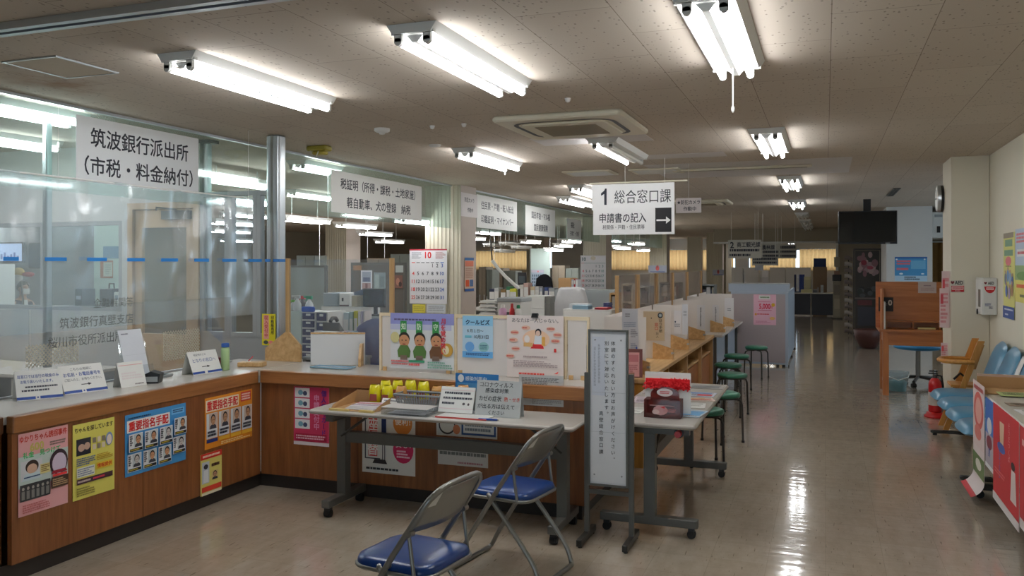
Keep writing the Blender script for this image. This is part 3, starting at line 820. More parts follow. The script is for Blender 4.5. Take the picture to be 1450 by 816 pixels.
# hatch and replaced tiles
pts = [P(x, y, z=CH) for x, y in ((3, 88), (82, 75), (178, 102), (92, 112))]
hx0, hx1 = min(p.x for p in pts) + .05, max(p.x for p in pts) - .05; hy0, hy1 = min(p.y for p in pts) + .03, max(p.y for p in pts) - .03
t = thing('ceiling_access_hatch', 'square ceiling access hatch with a thin metal rim beside a brown stain', 'access hatch', ((hx0 + hx1) / 2, (hy0 + hy1) / 2, CH))
ex, ey = (hx1 - hx0) / 2, (hy1 - hy0) / 2
b = MB(); b.box(-ex + .012, ex - .012, -ey + .012, ey - .012, -.006, -.0005, mat('hatch_board', srgb(190, 178, 160), .85, noise=.04)); b.obj('hatch_panel', t)
b = MB()
for q in ((-ex, -ex + .011, -ey, ey), (ex - .011, ex, -ey, ey), (-ex + .011, ex - .011, -ey, -ey + .011), (-ex + .011, ex - .011, ey - .011, ey)): b.box(*q, -.009, -.0005, M_ALU)
b.obj('hatch_rim', t)
M_NEWT = mat('new_white_ceiling_board', srgb(206, 202, 200), .85, noise=.03)
def patch(x0, x1, y0, y1):
    b = MB(); b.box(x0, x1, y0, y1, CH - .003, CH - .0004, M_NEWT); return struct(b.obj('ceiling_board'))
a = P(850, 195, z=CH); patch(a.x - .62, a.x + .42, a.y - .16, a.y + .32)
a = P(1110, 236, z=CH); patch(a.x - 1.5, a.x + .72, a.y - .7, a.y + .9)
a = P(1040, 232, z=CH); patch(a.x - 1.2, a.x + .0, a.y - 1.1, a.y - .75)
# long slot diffuser and little vents
a, c = P(952, 240, z=CH), P(1150, 233, z=CH)
t = thing('slot_air_diffuser', 'long narrow slot air diffuser across the aisle ceiling', 'air diffuser', ((a.x + c.x) / 2, (a.y + c.y) / 2, CH)); l = (c.x - a.x) / 2
b = MB(); b.rbox(-l, l, -.06, .06, -.03, -.0035, M_IVORY, .02); b.obj('diffuser_frame', t)
b = MB(); b.box(-l + .05, l - .05, -.015, .015, -.032, -.0302, M_BLACK); b.obj('slot', t)
a = P(1265, 272, z=CH)
t = thing('linear_air_vent', 'black linear air vent in the ceiling near the television', 'air vent', (a.x, a.y, CH))
b = MB(); b.box(-.05, .05, -.75, .75, -.012, -.0005, M_DSTEEL); b.obj('vent_frame', t)
b = MB()
for q in (-.022, .022): b.box(q - .012, q + .012, -.72, .72, -.0135, -.0122, M_BLACK)
b.obj('slot', t)
for q, l in (((836, 244), 'flat white ceiling vent beyond the air conditioner'), ((930, 241), 'flat white ceiling vent above the window number sign')):
    a = P(*q, z=CH); t = thing('ceiling_vent', l, 'vent', (a.x, a.y, CH)); b = MB(); b.rbox(-.3, .3, -.25, .25, -.02, -.001, M_IVORY, .02); b.obj('vent_frame', t)
    b = MB()
    for k in range(6): b.box(-.25, .25, -.2 + k * .075, -.16 + k * .075, -.024, -.0202, M_WPLAS)
    b.obj('slat', t)
# shutter rail crossing the ceiling near the camera
a = P(0, 40, z=CH); c = P(260, 0, z=CH)
yy = (a.y + c.y) / 2
t = thing('shutter_rail', 'bright metal shutter rail crossing the ceiling at the upper left', 'rail', (-3.0, yy, CH)); b = MB()
b.box(-5, 3.0, -.05, -.015, -.035, -.0005, M_ALU); b.box(-5, 3.0, .015, .05, -.035, -.0005, M_ALU); b.obj('rail', t)
b = MB(); b.box(-5, 3.0, -.0145, .0145, -.02, -.0005, ink((52, 56, 110))); b.obj('rail_slot', t)
# ------------------------------------------------------------------ counters
CX, CY = -3.92, 5.24           # fronts of the bank counter and of the cross counter
ZC = .86
t = thing('service_counter', 'brown wooden bank counter with pale top along the left, wanted posters on its front', 'counter', (CX - .3, 3.6, 0))
o = (-(CX - .3), -3.6, 0)
b = MB(); b.box(CX - .66, CX - .045, 1.6, 5.83, ZC - .04, ZC, M_TOP); b.obj('countertop', t, o)
b = MB(); b.rbox(CX - .044, CX + .012, 3.19, 5.2, ZC - .085, ZC + .004, M_OAKY, .012); b.obj('edge_strip', t, o)
b = MB(); b.rbox(CX - .075, CX - .0445, 1.6, 3.185, ZC - .085, ZC + .002, mat('dark_edge_wood', srgb(92, 58, 34), .4, noise=.1, scale=8), .008); b.obj('edge_strip', t, o)
for y0, y1 in ((3.19, 4.08), (4.084, 5.23)):
    b = MB(); b.box(CX - .03, CX, y0, y1, .1, ZC - .086, M_OAK); b.obj('front_panel', t, o)
b = MB(); b.box(CX - .10, CX - .07, 1.6, 3.188, .1, ZC - .086, M_OAK); b.obj('front_panel', t, o)
b = MB(); b.box(CX - .06, CX - .035, 1.6, 5.3, 0, .099, M_KICK); b.obj('kick_plate', t, o)
b = MB(); b.box(CX - .66, CX - .63, 1.6, 5.83, 0, ZC - .041, M_OAK); b.obj('back_panel', t, o)

CE = -1.44                     # right end of the cross counter
t = thing('service_counter', 'brown wooden cross counter behind the folding table', 'counter', ((CX + CE) / 2, CY + .3, 0)); o = (-(CX + CE) / 2, -(CY + .3), 0)
b = MB(); b.box(CX - .04, CE - .02, CY + .02, CY + .62, ZC - .04, ZC - .001, M_TOP); b.obj('countertop', t, o)
b = MB(); b.rbox(CX + .013, CE + .012, CY - .036, CY + .019, ZC - .085, ZC + .004, M_OAKX, .012); b.rbox(CE - .02, CE + .012, CY + .0195, CY + .62, ZC - .085, ZC + .004, M_OAKX, .012); b.obj('edge_strip', t, o)
xs = [CX + .001, -3.1, -2.28, CE]
for x0, x1 in zip(xs, xs[1:]):
    b = MB(); b.box(x0 + .002, x1 - .002, CY, CY + .03, .1, ZC - .086, M_OAK); b.obj('front_panel', t, o)
b = MB(); b.box(CE - .035, CE - .003, CY + .031, CY + 1.5, .1, ZC - .086, M_OAK); b.obj('end_panel', t, o)
b = MB(); b.box(CX - .03, CE - .03, CY + .04, CY + .06, 0, .099, M_KICK); b.box(CE - .06, CE - .04, CY + .061, CY + 1.5, 0, .099, M_KICK); b.obj('kick_plate', t, o)

# low counter along the aisle: open shelves, sitting height
AX, AZ = -1.36, .72
t = thing('writing_counter', 'low pine counter along the aisle with open shelves and screens on top', 'counter', (AX - .3, 9.2, 0)); o = (-(AX - .3), -9.2, 0)
b = MB(); b.rbox(AX - .62, AX, CY + 1.52, 11.3, AZ - .035, AZ, M_PINE, .01); b.obj('countertop', t, o)
for y in (6.78, 7.95, 9.1, 10.2, 11.26):
    b = MB(); b.box(AX - .58, AX - .02, y, y + .035, .0, AZ - .036, M_PINEZ if y > 9 else wood('ochre_board', srgb(190, 130, 50), srgb(214, 156, 72), .4, axis=2)); b.obj('upright', t, o)
b = MB(); b.box(AX - .6, AX - .581, 6.8, 11.28, 0, AZ - .036, M_ORANGEW); b.obj('back_panel', t, o)
for y0, y1 in ((6.816, 7.949), (7.986, 9.099), (9.136, 10.199), (10.236, 11.259)):
    b = MB(); b.box(AX - .58, AX - .05, y0, y1, .50, .52, M_PINE); b.obj('shelf', t, o)
    b = MB(); b.box(AX - .08, AX - .06, y0, y1, .02, .48, M_ORANGEW); b.obj('lower_panel', t, o)
t = thing('writing_counter', 'grey counter with white top at the far end of the pine counter', 'counter', (AX - .3, 12.8, 0)); o = (-(AX - .3), -12.8, 0)
b = MB(); b.rbox(AX - .62, AX + .10, 11.32, 14.2, AZ - .03, AZ + .005, M_TOP, .01); b.obj('countertop', t, o)
b = MB(); b.box(AX - .05, AX - .02, 11.32, 14.18, .02, AZ - .031, M_PALEBL); b.obj('front_panel', t, o)
for y in (11.33, 12.7, 14.13):
    b = MB(); b.box(AX - .019, AX + .02, y, y + .03, .0, AZ - .031, M_STEELG); b.obj('leg', t, o)

# ------------------------------------------------------------------ hanging clear sheets and screens of the bank counter
VX0 = CX - .66
t = thing('clear_vinyl_curtain', 'clear vinyl curtain with a blue dashed tape line hanging above the bank counter', 'vinyl curtain', (VX0, 3.9, CH))
b = MB(); rr = random.Random(3)
def vf(u, v):
    return Vector((.012 * math.sin(u * 40) * (1 - v * .6) + .01 * math.sin(v * 9 + u * 13), -.78 + u * 2.88, -.58 - v * .98 - .012 * math.sin(u * 23) * (1 - v)))
b.grid(vf, 90, 12, M_VINYL); b.obj('vinyl_sheet', t)
b = MB(); b.cyl((0, -.78, -.575), (0, 2.1, -.575), .006, M_WHITE, 8); b.obj('hanging_rail', t)
for q in (-.7, 2.05): b = MB(); b.cyl((0, q, -.569), (0, q, -.002), .002, M_WHITE, 6); b.obj('hanging_string', t)
b = MB(); zt = P(200, 368, X=VX0).z - CH
for a, c in ((0, 22), (59, 90), (119, 147), (176, 201), (224, 248), (271, 292), (311, 331), (348, 367)):
    y0, y1 = P(a, 368, X=VX0).y - 3.9, P(c, 368, X=VX0).y - 3.9
    b = MB(); b.box(.026, .0275, y0, y1, zt - .012, zt + .012, ink((30, 128, 208))); b.obj('blue_tape', t)
b = MB(); b.box(.026, .0275, -.7, P(-30, 368, X=VX0).y - 3.9, zt - .012, zt + .012, ink((30, 128, 208)))
b.obj('blue_tape', t)
# counter screens with talk-through lattices
SX = CX - .585
t = thing('counter_screen', 'clear acrylic screen standing on the bank counter, with two punched talk-through lattices', 'acrylic screen', (SX, 3.8, ZC))
zt = P(0, 441, X=SX).z - ZC
for y0, y1 in ((-1.7, -.02), (0, 1.83)):
    b = MB(); b.box(-.004, .004, y0, y1, .012, zt, M_ACRYL); b.obj('acrylic_pane', t)
b = MB(); b.box(-.012, .012, -1.7, 1.83, .0005, .0115, M_ALU); b.obj('base_channel', t)
b = MB(); b.box(-.006, .006, -1.7, 1.83, zt + .0005, zt + .008, M_ACRYL); b.obj('top_edge', t)
M_LAT = mat('pale_lattice_metal', srgb(206, 200, 184), .5)
for x0, x1, yt, yb in ((37, 112, 490, 522), (232, 283, 470, 512)):
    a, c = P(x0, yt, X=SX + .01), P(x1, yb, X=SX + .01); c2 = P(x0, yb, X=SX + .01)
    y0, y1, z0, z1 = a.y - 3.8, c.y - 3.8, max(c2.z, ZC + .02) - ZC, a.z - ZC
    b = MB(); n = 11
    def bar(p, q):
        (ya, za), (yb_, zb) = p, q; d = Vector((0, yb_ - ya, zb - za)).normalized(); w = Vector((0, -d.z, d.y)) * .0028
        vs = []
        for x in (.005, .0065):
            for s_, e_ in (((ya, za), 1), ((ya, za), -1), ((yb_, zb), -1), ((yb_, zb), 1)): vs.append(Vector((x, s_[0], s_[1])) + w * e_)
        b.add(vs, [(4, 5, 6, 7), (3, 2, 1, 0), (0, 1, 5, 4), (2, 3, 7, 6)], M_LAT)
    st = .026; H_, W_ = z1 - z0, y1 - y0
    k = -H_
    while k < W_:
        p0 = max(0, k); p1 = min(W_, k + H_)
        if p1 > p0: bar((y0 + p0, z0 + p0 - k), (y0 + p1, z0 + p1 - k)); bar((y0 + p0, z1 - (p0 - k)), (y0 + p1, z1 - (p1 - k)))
        k += st
    b.obj('lattice', t)
S = Sheet(1.1, .32, M_ACRYL, .0004)
S.b.v, S.b.f, S.b.mi, S.b.sm = [], [], [], []
fc = (104, 108, 106)
S.text('金融機関等', .62, .86, .20, fc); S.text('筑波銀行真壁支店', .5, .5, .22, fc); S.text('桜川市役所派出所', .42, .14, .22, fc)
a = P(35, 492, X=SX + .012)
ob = S.place('pane_lettering', None, None, (.008, a.y - 3.8, P(35, 500, X=SX).z - ZC - .0), (0, 1, 0), (0, 0, 1), parent=t)

# ------------------------------------------------------------------ hanging signs on the glass line
SGX = XG + .02
PAPER = (236, 236, 232); INK = (34, 36, 50)
def hang(S, name, label, cat, place, group=None): return S.place(name, label, cat, *place[:3], group=group)
pl = on_x(SGX, 108, 281, 162, 256); S = Sheet(pl[3], pl[4], (246, 248, 250), .003)
S.text('筑波銀行派出所', .5, .70, .30, INK, .012, .80); S.text('（市税・料金納付）', .5, .26, .30, INK, .012, .96)
hang(S, 'hanging_sign', 'large white paper sign above the bank counter, two lines of black text with brackets below', 'sign', pl)
pl = on_x(SGX, 469, 597, 240, 300); S = Sheet(pl[3], pl[4], PAPER, .003)
S.text('税証明（所得・課税・土地家屋）', .5, .71, .27, INK, .014, .96); S.text('軽自動車、犬の登録　納税', .5, .27, .27, INK, .014, .84)
hang(S, 'hanging_sign', 'wide white sign listing tax certificates, hung left of the fluted calendar column', 'sign', pl)
pl = on_x(SGX, 675, 732, 275, 322); S = Sheet(pl[3], pl[4], PAPER, .003)
S.text('住民票・戸籍・転入転出', .5, .7, .25, INK, .014, 1.0); S.text('印鑑証明・マイナンバー', .5, .28, .25, INK, .014, 1.0)
hang(S, 'hanging_sign', 'white sign about residence records, first sign right of the fluted calendar column', 'sign', pl)
pl = on_x(SGX, 744, 786, 290, 332); S = Sheet(pl[3], pl[4], PAPER, .003)
S.text('国民年金・マル福', .5, .7, .25, INK, .014, .94); S.text('国民健康保険', .5, .28, .25, INK, .014, .94)
hang(S, 'hanging_sign', 'white sign about national pension and health insurance, middle of three beyond the column', 'sign', pl)
pl = on_x(SGX, 803, 823, 309, 338); S = Sheet(pl[3], pl[4], PAPER, .003)
S.text('福祉', .38, .7, .3, INK, .014, .6); S.text('子育て・介護', .5, .28, .25, INK, .014, .95)
hang(S, 'hanging_sign', 'narrow white welfare sign beside the second fluted column', 'sign', pl)
# department sign over the aisle counter
SY = 9.0
t = thing('hanging_sign_board', 'white window number one sign hung on two strings over the aisle counter', 'sign', tuple(P(897, 262, Y=SY)))
o = Vector(t.location); mi = -o
pl = on_y(SY, 838, 955, 262, 298, 0); S = Sheet(pl[3], pl[4], (240, 240, 240), .006)
S.poly([(.155, .2), (.185, .2), (.185, .84), (.165, .84), (.155, .76), (.115, .66), (.115, .56), (.155, .63)], INK); S.text('総合窓口課', .62, .5, .52, (52, 54, 62), .004, .68); S.place('upper_board', None, None, pl[0] - o, pl[1], pl[2], parent=t)
pl = on_y(SY - .012, 840, 955, 295, 333, 0); S = Sheet(pl[3], pl[4], (240, 240, 240), .006)
S.text('申請書の記入', .37, .62, .36, INK, .012, .58); S.text('税関係・戸籍・住民票等', .38, .28, .17, INK, .004, .52)
S.rect(.77, .08, .965, .96, (24, 22, 26)); S.rect(.785, .48, .92, .54, (240, 240, 240)); S.poly([(.90, .38), (.955, .51), (.90, .64)], (240, 240, 240))
S.place('lower_board', None, None, pl[0] - o, pl[1], pl[2], parent=t)
b = MB()
zt = P(897, 262, Y=SY).z
for q in (885, 941): a = P(q, 262, Y=SY); b.cyl((a.x - o.x, .004, zt - o.z), (a.x - o.x, .004, CH - o.z - .002), .003, M_WHITE, 6)
b.obj('hanging_string', t)
b = MB(); a, c = P(835, 261, Y=SY), P(973, 260, Y=SY); b.cyl((a.x - o.x, .006, a.z - o.z + .006), (c.x - o.x, .006, a.z - o.z + .006), .009, M_IVORY, 8); b.obj('top_rod', t)
# camera notices
pl = on_y(9.6, 957, 993, 281, 302); S = Sheet(pl[3], pl[4], (214, 206, 206), .002)
S.text('★防犯カメラ', .5, .72, .30, INK, .012, .9); S.text('作動中', .55, .28, .30, INK, .012, .5)
o = hang(S, 'camera_notice', 'small pale notice about a security camera, right of the window number sign', 'notice', pl)
b = MB(); b.cyl((pl[3] / 2, 0, pl[4]), (pl[3] / 2, 0, CH - pl[0].z - .002), .002, M_WHITE, 6); b.obj('hanging_string', o)
pl = on_x(XC, 653, 676, 272, 306, .012); S = Sheet(pl[3], pl[4], (222, 216, 214), .002)
S.text('防犯カメラ', .5, .72, .2, INK, .012, .95); S.text('作動中', .55, .3, .2, INK, .012, .6)
hang(S, 'camera_notice', 'pale security camera notice taped high on the fluted calendar column', 'notice', pl)
pl = on_x(XC, 658, 671, 365, 413, .012); S = Sheet(pl[3], pl[4], (222, 196, 176), .002)
S.rect(0, .92, 1, 1, (60, 110, 170)); S.rect(.05, .74, .95, .9, (226, 130, 104)); S.small(.1, .38, .9, .7, 6, (196, 150, 130), 4); S.rect(.1, .14, .48, .34, (228, 96, 50)); S.rect(.55, .14, .92, .34, (90, 120, 170)); S.rect(0, 0, 1, .08, (50, 100, 170))
hang(S, 'notice_poster', 'narrow orange and blue notice on the plain side of the fluted calendar column', 'poster', pl)
# far department signs, hung in the dark end of the aisle
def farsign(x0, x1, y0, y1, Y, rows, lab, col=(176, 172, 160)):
    pl = on_y(Y, x0, x1, y0, y1, 0); S = Sheet(pl[3], pl[4], col, .004)
    for t_, cx, cy, sz, mw in rows:
        if t_: S.text(t_, cx, cy, sz, INK, .02, mw)
        else: S.small(cx - mw / 2, cy - sz / 2, cx + mw / 2, cy + sz / 2, 1, INK, int(cx * 99), .8)
    o = hang(S, 'hanging_sign', lab, 'sign', pl); b = MB()
    for q in (.1, .9): b.cyl((pl[3] * q, 0, pl[4]), (pl[3] * q, 0, CH - pl[0].z - .002), .003, M_WHITE, 6)
    b.obj('hanging_string', o)
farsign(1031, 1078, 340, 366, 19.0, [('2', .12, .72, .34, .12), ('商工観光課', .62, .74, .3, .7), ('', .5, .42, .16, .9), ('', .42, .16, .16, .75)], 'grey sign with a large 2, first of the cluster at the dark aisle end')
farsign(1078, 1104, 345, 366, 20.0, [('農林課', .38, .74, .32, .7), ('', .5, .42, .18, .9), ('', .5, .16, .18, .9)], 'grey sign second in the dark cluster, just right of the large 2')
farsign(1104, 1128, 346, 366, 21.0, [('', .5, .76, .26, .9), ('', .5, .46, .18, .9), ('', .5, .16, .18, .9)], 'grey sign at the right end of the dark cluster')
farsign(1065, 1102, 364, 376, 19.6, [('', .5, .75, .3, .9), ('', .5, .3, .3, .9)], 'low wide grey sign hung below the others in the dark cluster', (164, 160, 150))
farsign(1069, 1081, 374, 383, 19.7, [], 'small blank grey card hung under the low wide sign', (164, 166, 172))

# ------------------------------------------------------------------ posters on the counters
Q = lambda S, label, pl, name='poster', cat='poster', g=None: S.place(name, label, cat, *pl[:3], group=g)
pl = on_x(CX, 26, 96, 616, 734); S = Sheet(pl[3], pl[4], (238, 176, 178), .001)
S.rect(0, .34, 1, .72, (206, 220, 214)); S.text('ゆかりちゃん誘拐事件', .5, .93, .085, (206, 52, 28), .02, .96)
S.text('600', .36, .815, .10, (214, 196, 110), .03); S.small(.62, .78, .95, .84, 2, (150, 130, 120), 3); S.text('礼金　見つけて', .46, .73, .075, (70, 190, 110), .02, .85)
S.rect(.04, .42, .46, .66, (222, 222, 226)); S.oval(.26, .58, .13, .08, (60, 44, 40)); S.oval(.26, .555, .10, .06, (226, 186, 160)); S.poly([(.06, .42), (.46, .42), (.40, .50), (.12, .50)], (210, 226, 232)); S.rect(.1, .45, .42, .465, (60, 90, 130))
S.rect(.42, .46, .62, .58, (226, 214, 150)); S.small(.44, .48, .6, .57, 4, (120, 90, 40), 7)
S.oval(.80, .56, .19, .16, (60, 40, 50)); S.oval(.81, .54, .15, .13, (220, 204, 224)); S.poly([(.64, .42), (.98, .42), (.94, .46), (.68, .46)], (150, 30, 50))
S.rect(.02, .18, .62, .38, (58, 58, 60))
for k in range(6): S.rect(.05 + k * .095, .2, .11 + k * .095, .30, (136, 134, 130)); S.oval(.08 + k * .095, .33, .025, .02, (176, 170, 162))
S.rect(.64, .24, .99, .38, (70, 46, 36)); S.small(.66, .26, .97, .36, 4, (190, 160, 120), 5); S.rect(.66, .385, .96, .415, (230, 60, 60))
S.small(.06, .03, .6, .14, 4, (206, 120, 120), 9)
Q(S, 'pink missing child poster at the near left end of the bank counter front', pl)
pl = on_x(CX, 103, 162, 603, 711); S = Sheet(pl[3], pl[4], (232, 222, 108), .001)
S.text('ちゃんを探しています', .5, .92, .07, (60, 50, 40), .015, .92); S.rect(.08, .58, .42, .80, (40, 40, 50)); S.oval(.2, .68, .08, .05, (206, 170, 150)); S.oval(.33, .69, .07, .05, (206, 170, 150))
for i in range(3):
    for j in range(2): S.rect(.46 + i * .11, .62 + j * .09, .54 + i * .11, .69 + j * .09, (150, 136, 120) if (i + j) % 2 else (232, 216, 190))
S.oval(.86, .72, .09, .09, (130, 150, 190)); S.oval(.86, .71, .06, .07, (240, 224, 210))
S.small(.08, .44, .52, .55, 4, (90, 110, 150), 3); S.rect(.08, .29, .5, .42, (236, 236, 220)); S.small(.1, .30, .48, .41, 4, (120, 130, 160), 8); S.rect(.54, .34, .94, .43, (240, 206, 60)); S.text('情報提供', .74, .385, .06, (206, 60, 30), .02, .36); S.small(.55, .46, .94, .55, 4, (190, 150, 40), 5)
S.rect(.08, .20, .94, .27, (70, 44, 52)); S.small(.46,.215,.74,.255,1,(230,60,90),14); S.small(.1, .215, .4, .255, 1, (220, 200, 190), 4); S.small(.08, .04, .5, .16, 4, (150, 140, 70), 6)
Q(S, 'yellow missing person notice, second from the near end of the bank counter front', pl)
pl = on_x(CX, 177, 263, 589, 677); S = Sheet(pl[3], pl[4], (70, 150, 210), .001)
S.rect(.03, .70, .72, .90, (245, 240, 236)); S.text('重要指名手配', .375, .80, .16, (214, 36, 30), .03, .64); S.rect(.75, .84, .97, .94, (120, 190, 236)); S.small(.77, .86, .95, .93, 2, (30, 70, 130), 3); S.small(.05, .915, .4, .955, 1, (30, 60, 100), 2)
for j in range(2):
    for i in range(4):
        x0 = .035 + i * .24; y0 = .06 + j * .33 + (.10 if (i == 3) else 0)
        S.rect(x0, y0, x0 + .215, y0 + .29, (236, 238, 240)); S.face(x0 + .075, y0 + .07, x0 + .21, y0 + .28, (206, 214, 216), (204, 150, 112) if (i + j) % 3 else (206, 200, 196)); S.small(x0 + .01, y0 + .1, x0 + .055, y0 + .27, 5, (60, 60, 70), i, .7); S.rect(x0 + .01, y0 + .01, x0 + .205, y0 + .055, (30, 32, 40)); S.small(x0 + .02, y0 + .018, x0 + .18, y0 + .05, 1, (210, 190, 60), i + 9)
Q(S, 'blue wanted poster with eight portraits on the bank counter front', pl)
pl = on_x(CX, 290, 357, 565, 638); S = Sheet(pl[3], pl[4], (236, 150, 44), .001)
S.rect(.02, .72, .70, .95, (250, 236, 210)); S.text('重要指名手配', .36, .835, .19, (214, 36, 30), .03, .64); S.rect(.74, .78, .97, .97, (214, 70, 60)); S.small(.76, .8, .95, .95, 3, (250, 220, 210), 3)
for i in range(4):
    x0 = .03 + i * .24; S.rect(x0, .20, x0 + .22, .69, (226, 230, 234)); S.face(x0 + .05, .38, x0 + .21, .68, (210, 190, 176), (196, 148, 112)); S.small(x0 + .02, .23, x0 + .2, .35, 2, (40, 44, 60), i, .7); S.rect(x0, .12, x0 + .22, .19, (40, 60, 130) if i == 0 else (246, 190, 60))
S.small(.3, .03, .95, .10, 2, (250, 220, 150), 6)
Q(S, 'orange wanted poster with four portraits at the far end of the bank counter front', pl)
pl = on_x(CX, 284, 314, 645, 704); S = Sheet(pl[3], pl[4], (228, 218, 120), .001)
S.rect(0, .86, 1, 1, (214, 50, 40)); S.small(.1, .89, .9, .97, 1, (250, 220, 200), 3); S.rect(.06, .28, .4, .8, (200, 210, 220)); S.oval(.24, .68, .1, .06, (50, 50, 60)); S.poly([(.12, .3), (.36, .3), (.34, .6), (.14, .6)], (232, 236, 240)); S.small(.5,.62,.88,.74,1,(70,40,40),4); S.face(.5, .32, .82, .54, (220, 200, 130), (200, 150, 120)); S.rect(.04, .08, .96, .2, (224, 70, 50)); S.rect(.04, .0, .96, .06, (250, 240, 210))
Q(S, 'small red and yellow notice below the orange wanted poster', pl)
# front of the cross counter
pl = on_y(CY, 416, 466, 547, 629); S = Sheet(pl[3], pl[4], (240, 232, 236), .001)
S.rect(.0, .06, 1, 1, (206, 56, 96))
for k in range(4): S.rect(.04, .28 + k * .18, .46, .44 + k * .18, (238, 236, 238)); S.oval(.2, .36 + k * .18, .07, .045, (120, 170, 190)); S.oval(.33, .35 + k * .18, .06, .04, (70, 80, 110))
S.vtext('個人番号カード', .86, .96, .10, (90, 40, 140), .02, 1.12); S.vtext('申請受付中', .66, .88, .11, (232, 150, 190), .02, 1.1); S.rect(.06, .08, .94, .2, (176, 30, 66)); S.small(.08, .1, .9, .18, 2, (240, 200, 210), 4)
Q(S, 'magenta poster with four white picture boxes on the cross counter front', pl)
pl = on_y(CY, 513, 588, 590, 668); pl = (pl[0], pl[1], pl[2], pl[3], pl[4] + .1); S = Sheet(pl[3], pl[4], (228, 226, 220), .001)
S.rect(.05, .2, .07, .96, (50, 50, 60)); S.rect(.05, .2, .34, .215, (50, 50, 60)); S.rect(.12, .24, .29, .96, (214, 40, 30)); S.vtext('口座振替', .205, .96, .17, (250, 240, 236), .02, 1.04)
S.rect(.37, .5, .46, 1, (30, 46, 96)); S.rect(.385, .2, .40, .5, (60, 60, 70)); S.rect(.425, .2, .44, .5, (60, 60, 70)); S.poly([(.2, .14), (.48, .14), (.44, .2), (.24, .2)], (50, 44, 44)); S.oval(.77, .74, .18, .17, (226, 140, 60)); S.text('便利！', .77, .76, .1, (250, 236, 220), .02, .3); S.oval(.78, .36, .19, .19, (214, 40, 96)); S.text('安心！', .78, .44, .10, (252, 230, 236), .02, .3); S.small(.66, .24, .9, .36, 3, (250, 210, 226), 5); S.small(.08, .04, .95, .09, 1, (60, 60, 60), 6)
Q(S, 'white bank transfer poster with orange and magenta discs, under the folding table', pl)
pl = on_y(CY, 618, 704, 596, 616); pl = (pl[0], pl[1], pl[2], pl[3], pl[4] + .14); S = Sheet(pl[3], pl[4], (222, 224, 222), .001)
S.rect(.02, .02, .98, .98, (206, 212, 214)); S.rect(.42, .06, .98, .5, (40, 80, 140)); S.rect(.45, .12, .95, .45, (226, 228, 226)); S.small(.48, .16, .92, .42, 2, (120, 130, 140), 3); S.oval(.18, .3, .14, .26, (50, 50, 54)); S.oval(.18, .31, .12, .22, (216, 214, 206)); S.oval(.34, .2, .06, .14, (206, 130, 90))
Q(S, 'sheet with a blue framed box low on the cross counter, right of the transfer poster', pl)
pl = on_y(CY, 620, 691, 622, 657); S = Sheet(pl[3], pl[4], (206, 204, 200), .001)
S.small(.04, .62, .6, .76, 1, (110, 112, 110), 2, .8); S.small(.04, .38, .96, .54, 1, (110, 112, 110), 3, .8); S.small(.4, .06, .9, .18, 1, (170, 110, 120), 4); S.oval(.8, .86, .07, .08, (150, 160, 150))
Q(S, 'grey text sheet lowest on the cross counter front, below the blue framed sheet', pl)
pl = on_y(CY, 735, 798, 530, 573); S = Sheet(pl[3], pl[4], (196, 198, 198), .001)
S.small(.06, .52, .9, .92, 8, (120, 122, 124), 3); S.rect(.28, .36, .8, .46, (90, 92, 96)); S.small(.3, .05, .95, .3, 5, (150, 150, 150), 5); S.rect(.88, .42, .98, .56, (120, 126, 130))
Q(S, 'grey newsprint style sheet on the cross counter under the pale poster', pl, 'notice_sheet', 'sheet')
pl = on_y(CY, 645, 706, 528, 552, .0375); pl[0].z -= .1; S = Sheet(pl[3], pl[4] + .10, (46, 120, 186), .001)
S.oval(.13, .84, .07, .12, (236, 240, 244)); S.text('感染対策中', .48, .84, .14, (220, 234, 246), .015, .55); S.rect(.03, .5, .97, .7, (80, 150, 206)); S.small(.06, .1, .94, .45, 4, (170, 206, 236), 3)
Q(S, 'blue notice hung on the cross counter edge, behind the handwritten sign', pl, 'notice_sheet', 'sheet')
# ------------------------------------------------------------------ screens standing on the cross counter
SYY = CY + .33
M_PALEP = wood('whitish_pine', srgb(226, 206, 170), srgb(238, 222, 192), .5, axis=0, coat=0)
def screen_panel(x0, x1, z1, lab, y=SYY, z0=ZC):
    t = thing('frosted_screen', lab, 'screen', (x0, y, z0), group='frosted screens on the cross counter')
    w, h = x1 - x0, z1 - z0; b = MB()
    b.box(0, .016, -.01, .01, .001, h, M_PALEP); b.box(w - .016, w, -.01, .01, .001, h, M_PALEP); b.box(.016, w - .016, -.01, .01, h - .024, h, M_PALEP); b.obj('wooden_frame', t)
    b = MB(); b.box(.022, w - .022, -.003, .003, .001, h - .028, M_FROST); b.obj('frosted_pane', t)
    b = MB()
    for q in (.03, w - .06): b.box(q, q + .03, -.011, .15, .0005, .03, M_PINE)
    b.obj('foot', t)
    return t
xa = [P(q, 480, Y=SYY).x for q in (538, 644, 734, 800)]
zt = zt_screen = P(640, 445, Y=SYY).z
screen_panel(xa[0], xa[1] - .004, zt, 'frosted screen behind the poster of three costumed figures')
screen_panel(xa[1], xa[2] - .004, zt, 'frosted screen behind the pale blue cool clothing notice')
screen_panel(xa[2], xa[3] - .004, zt, 'frosted screen behind the pale poster with a seated girl')
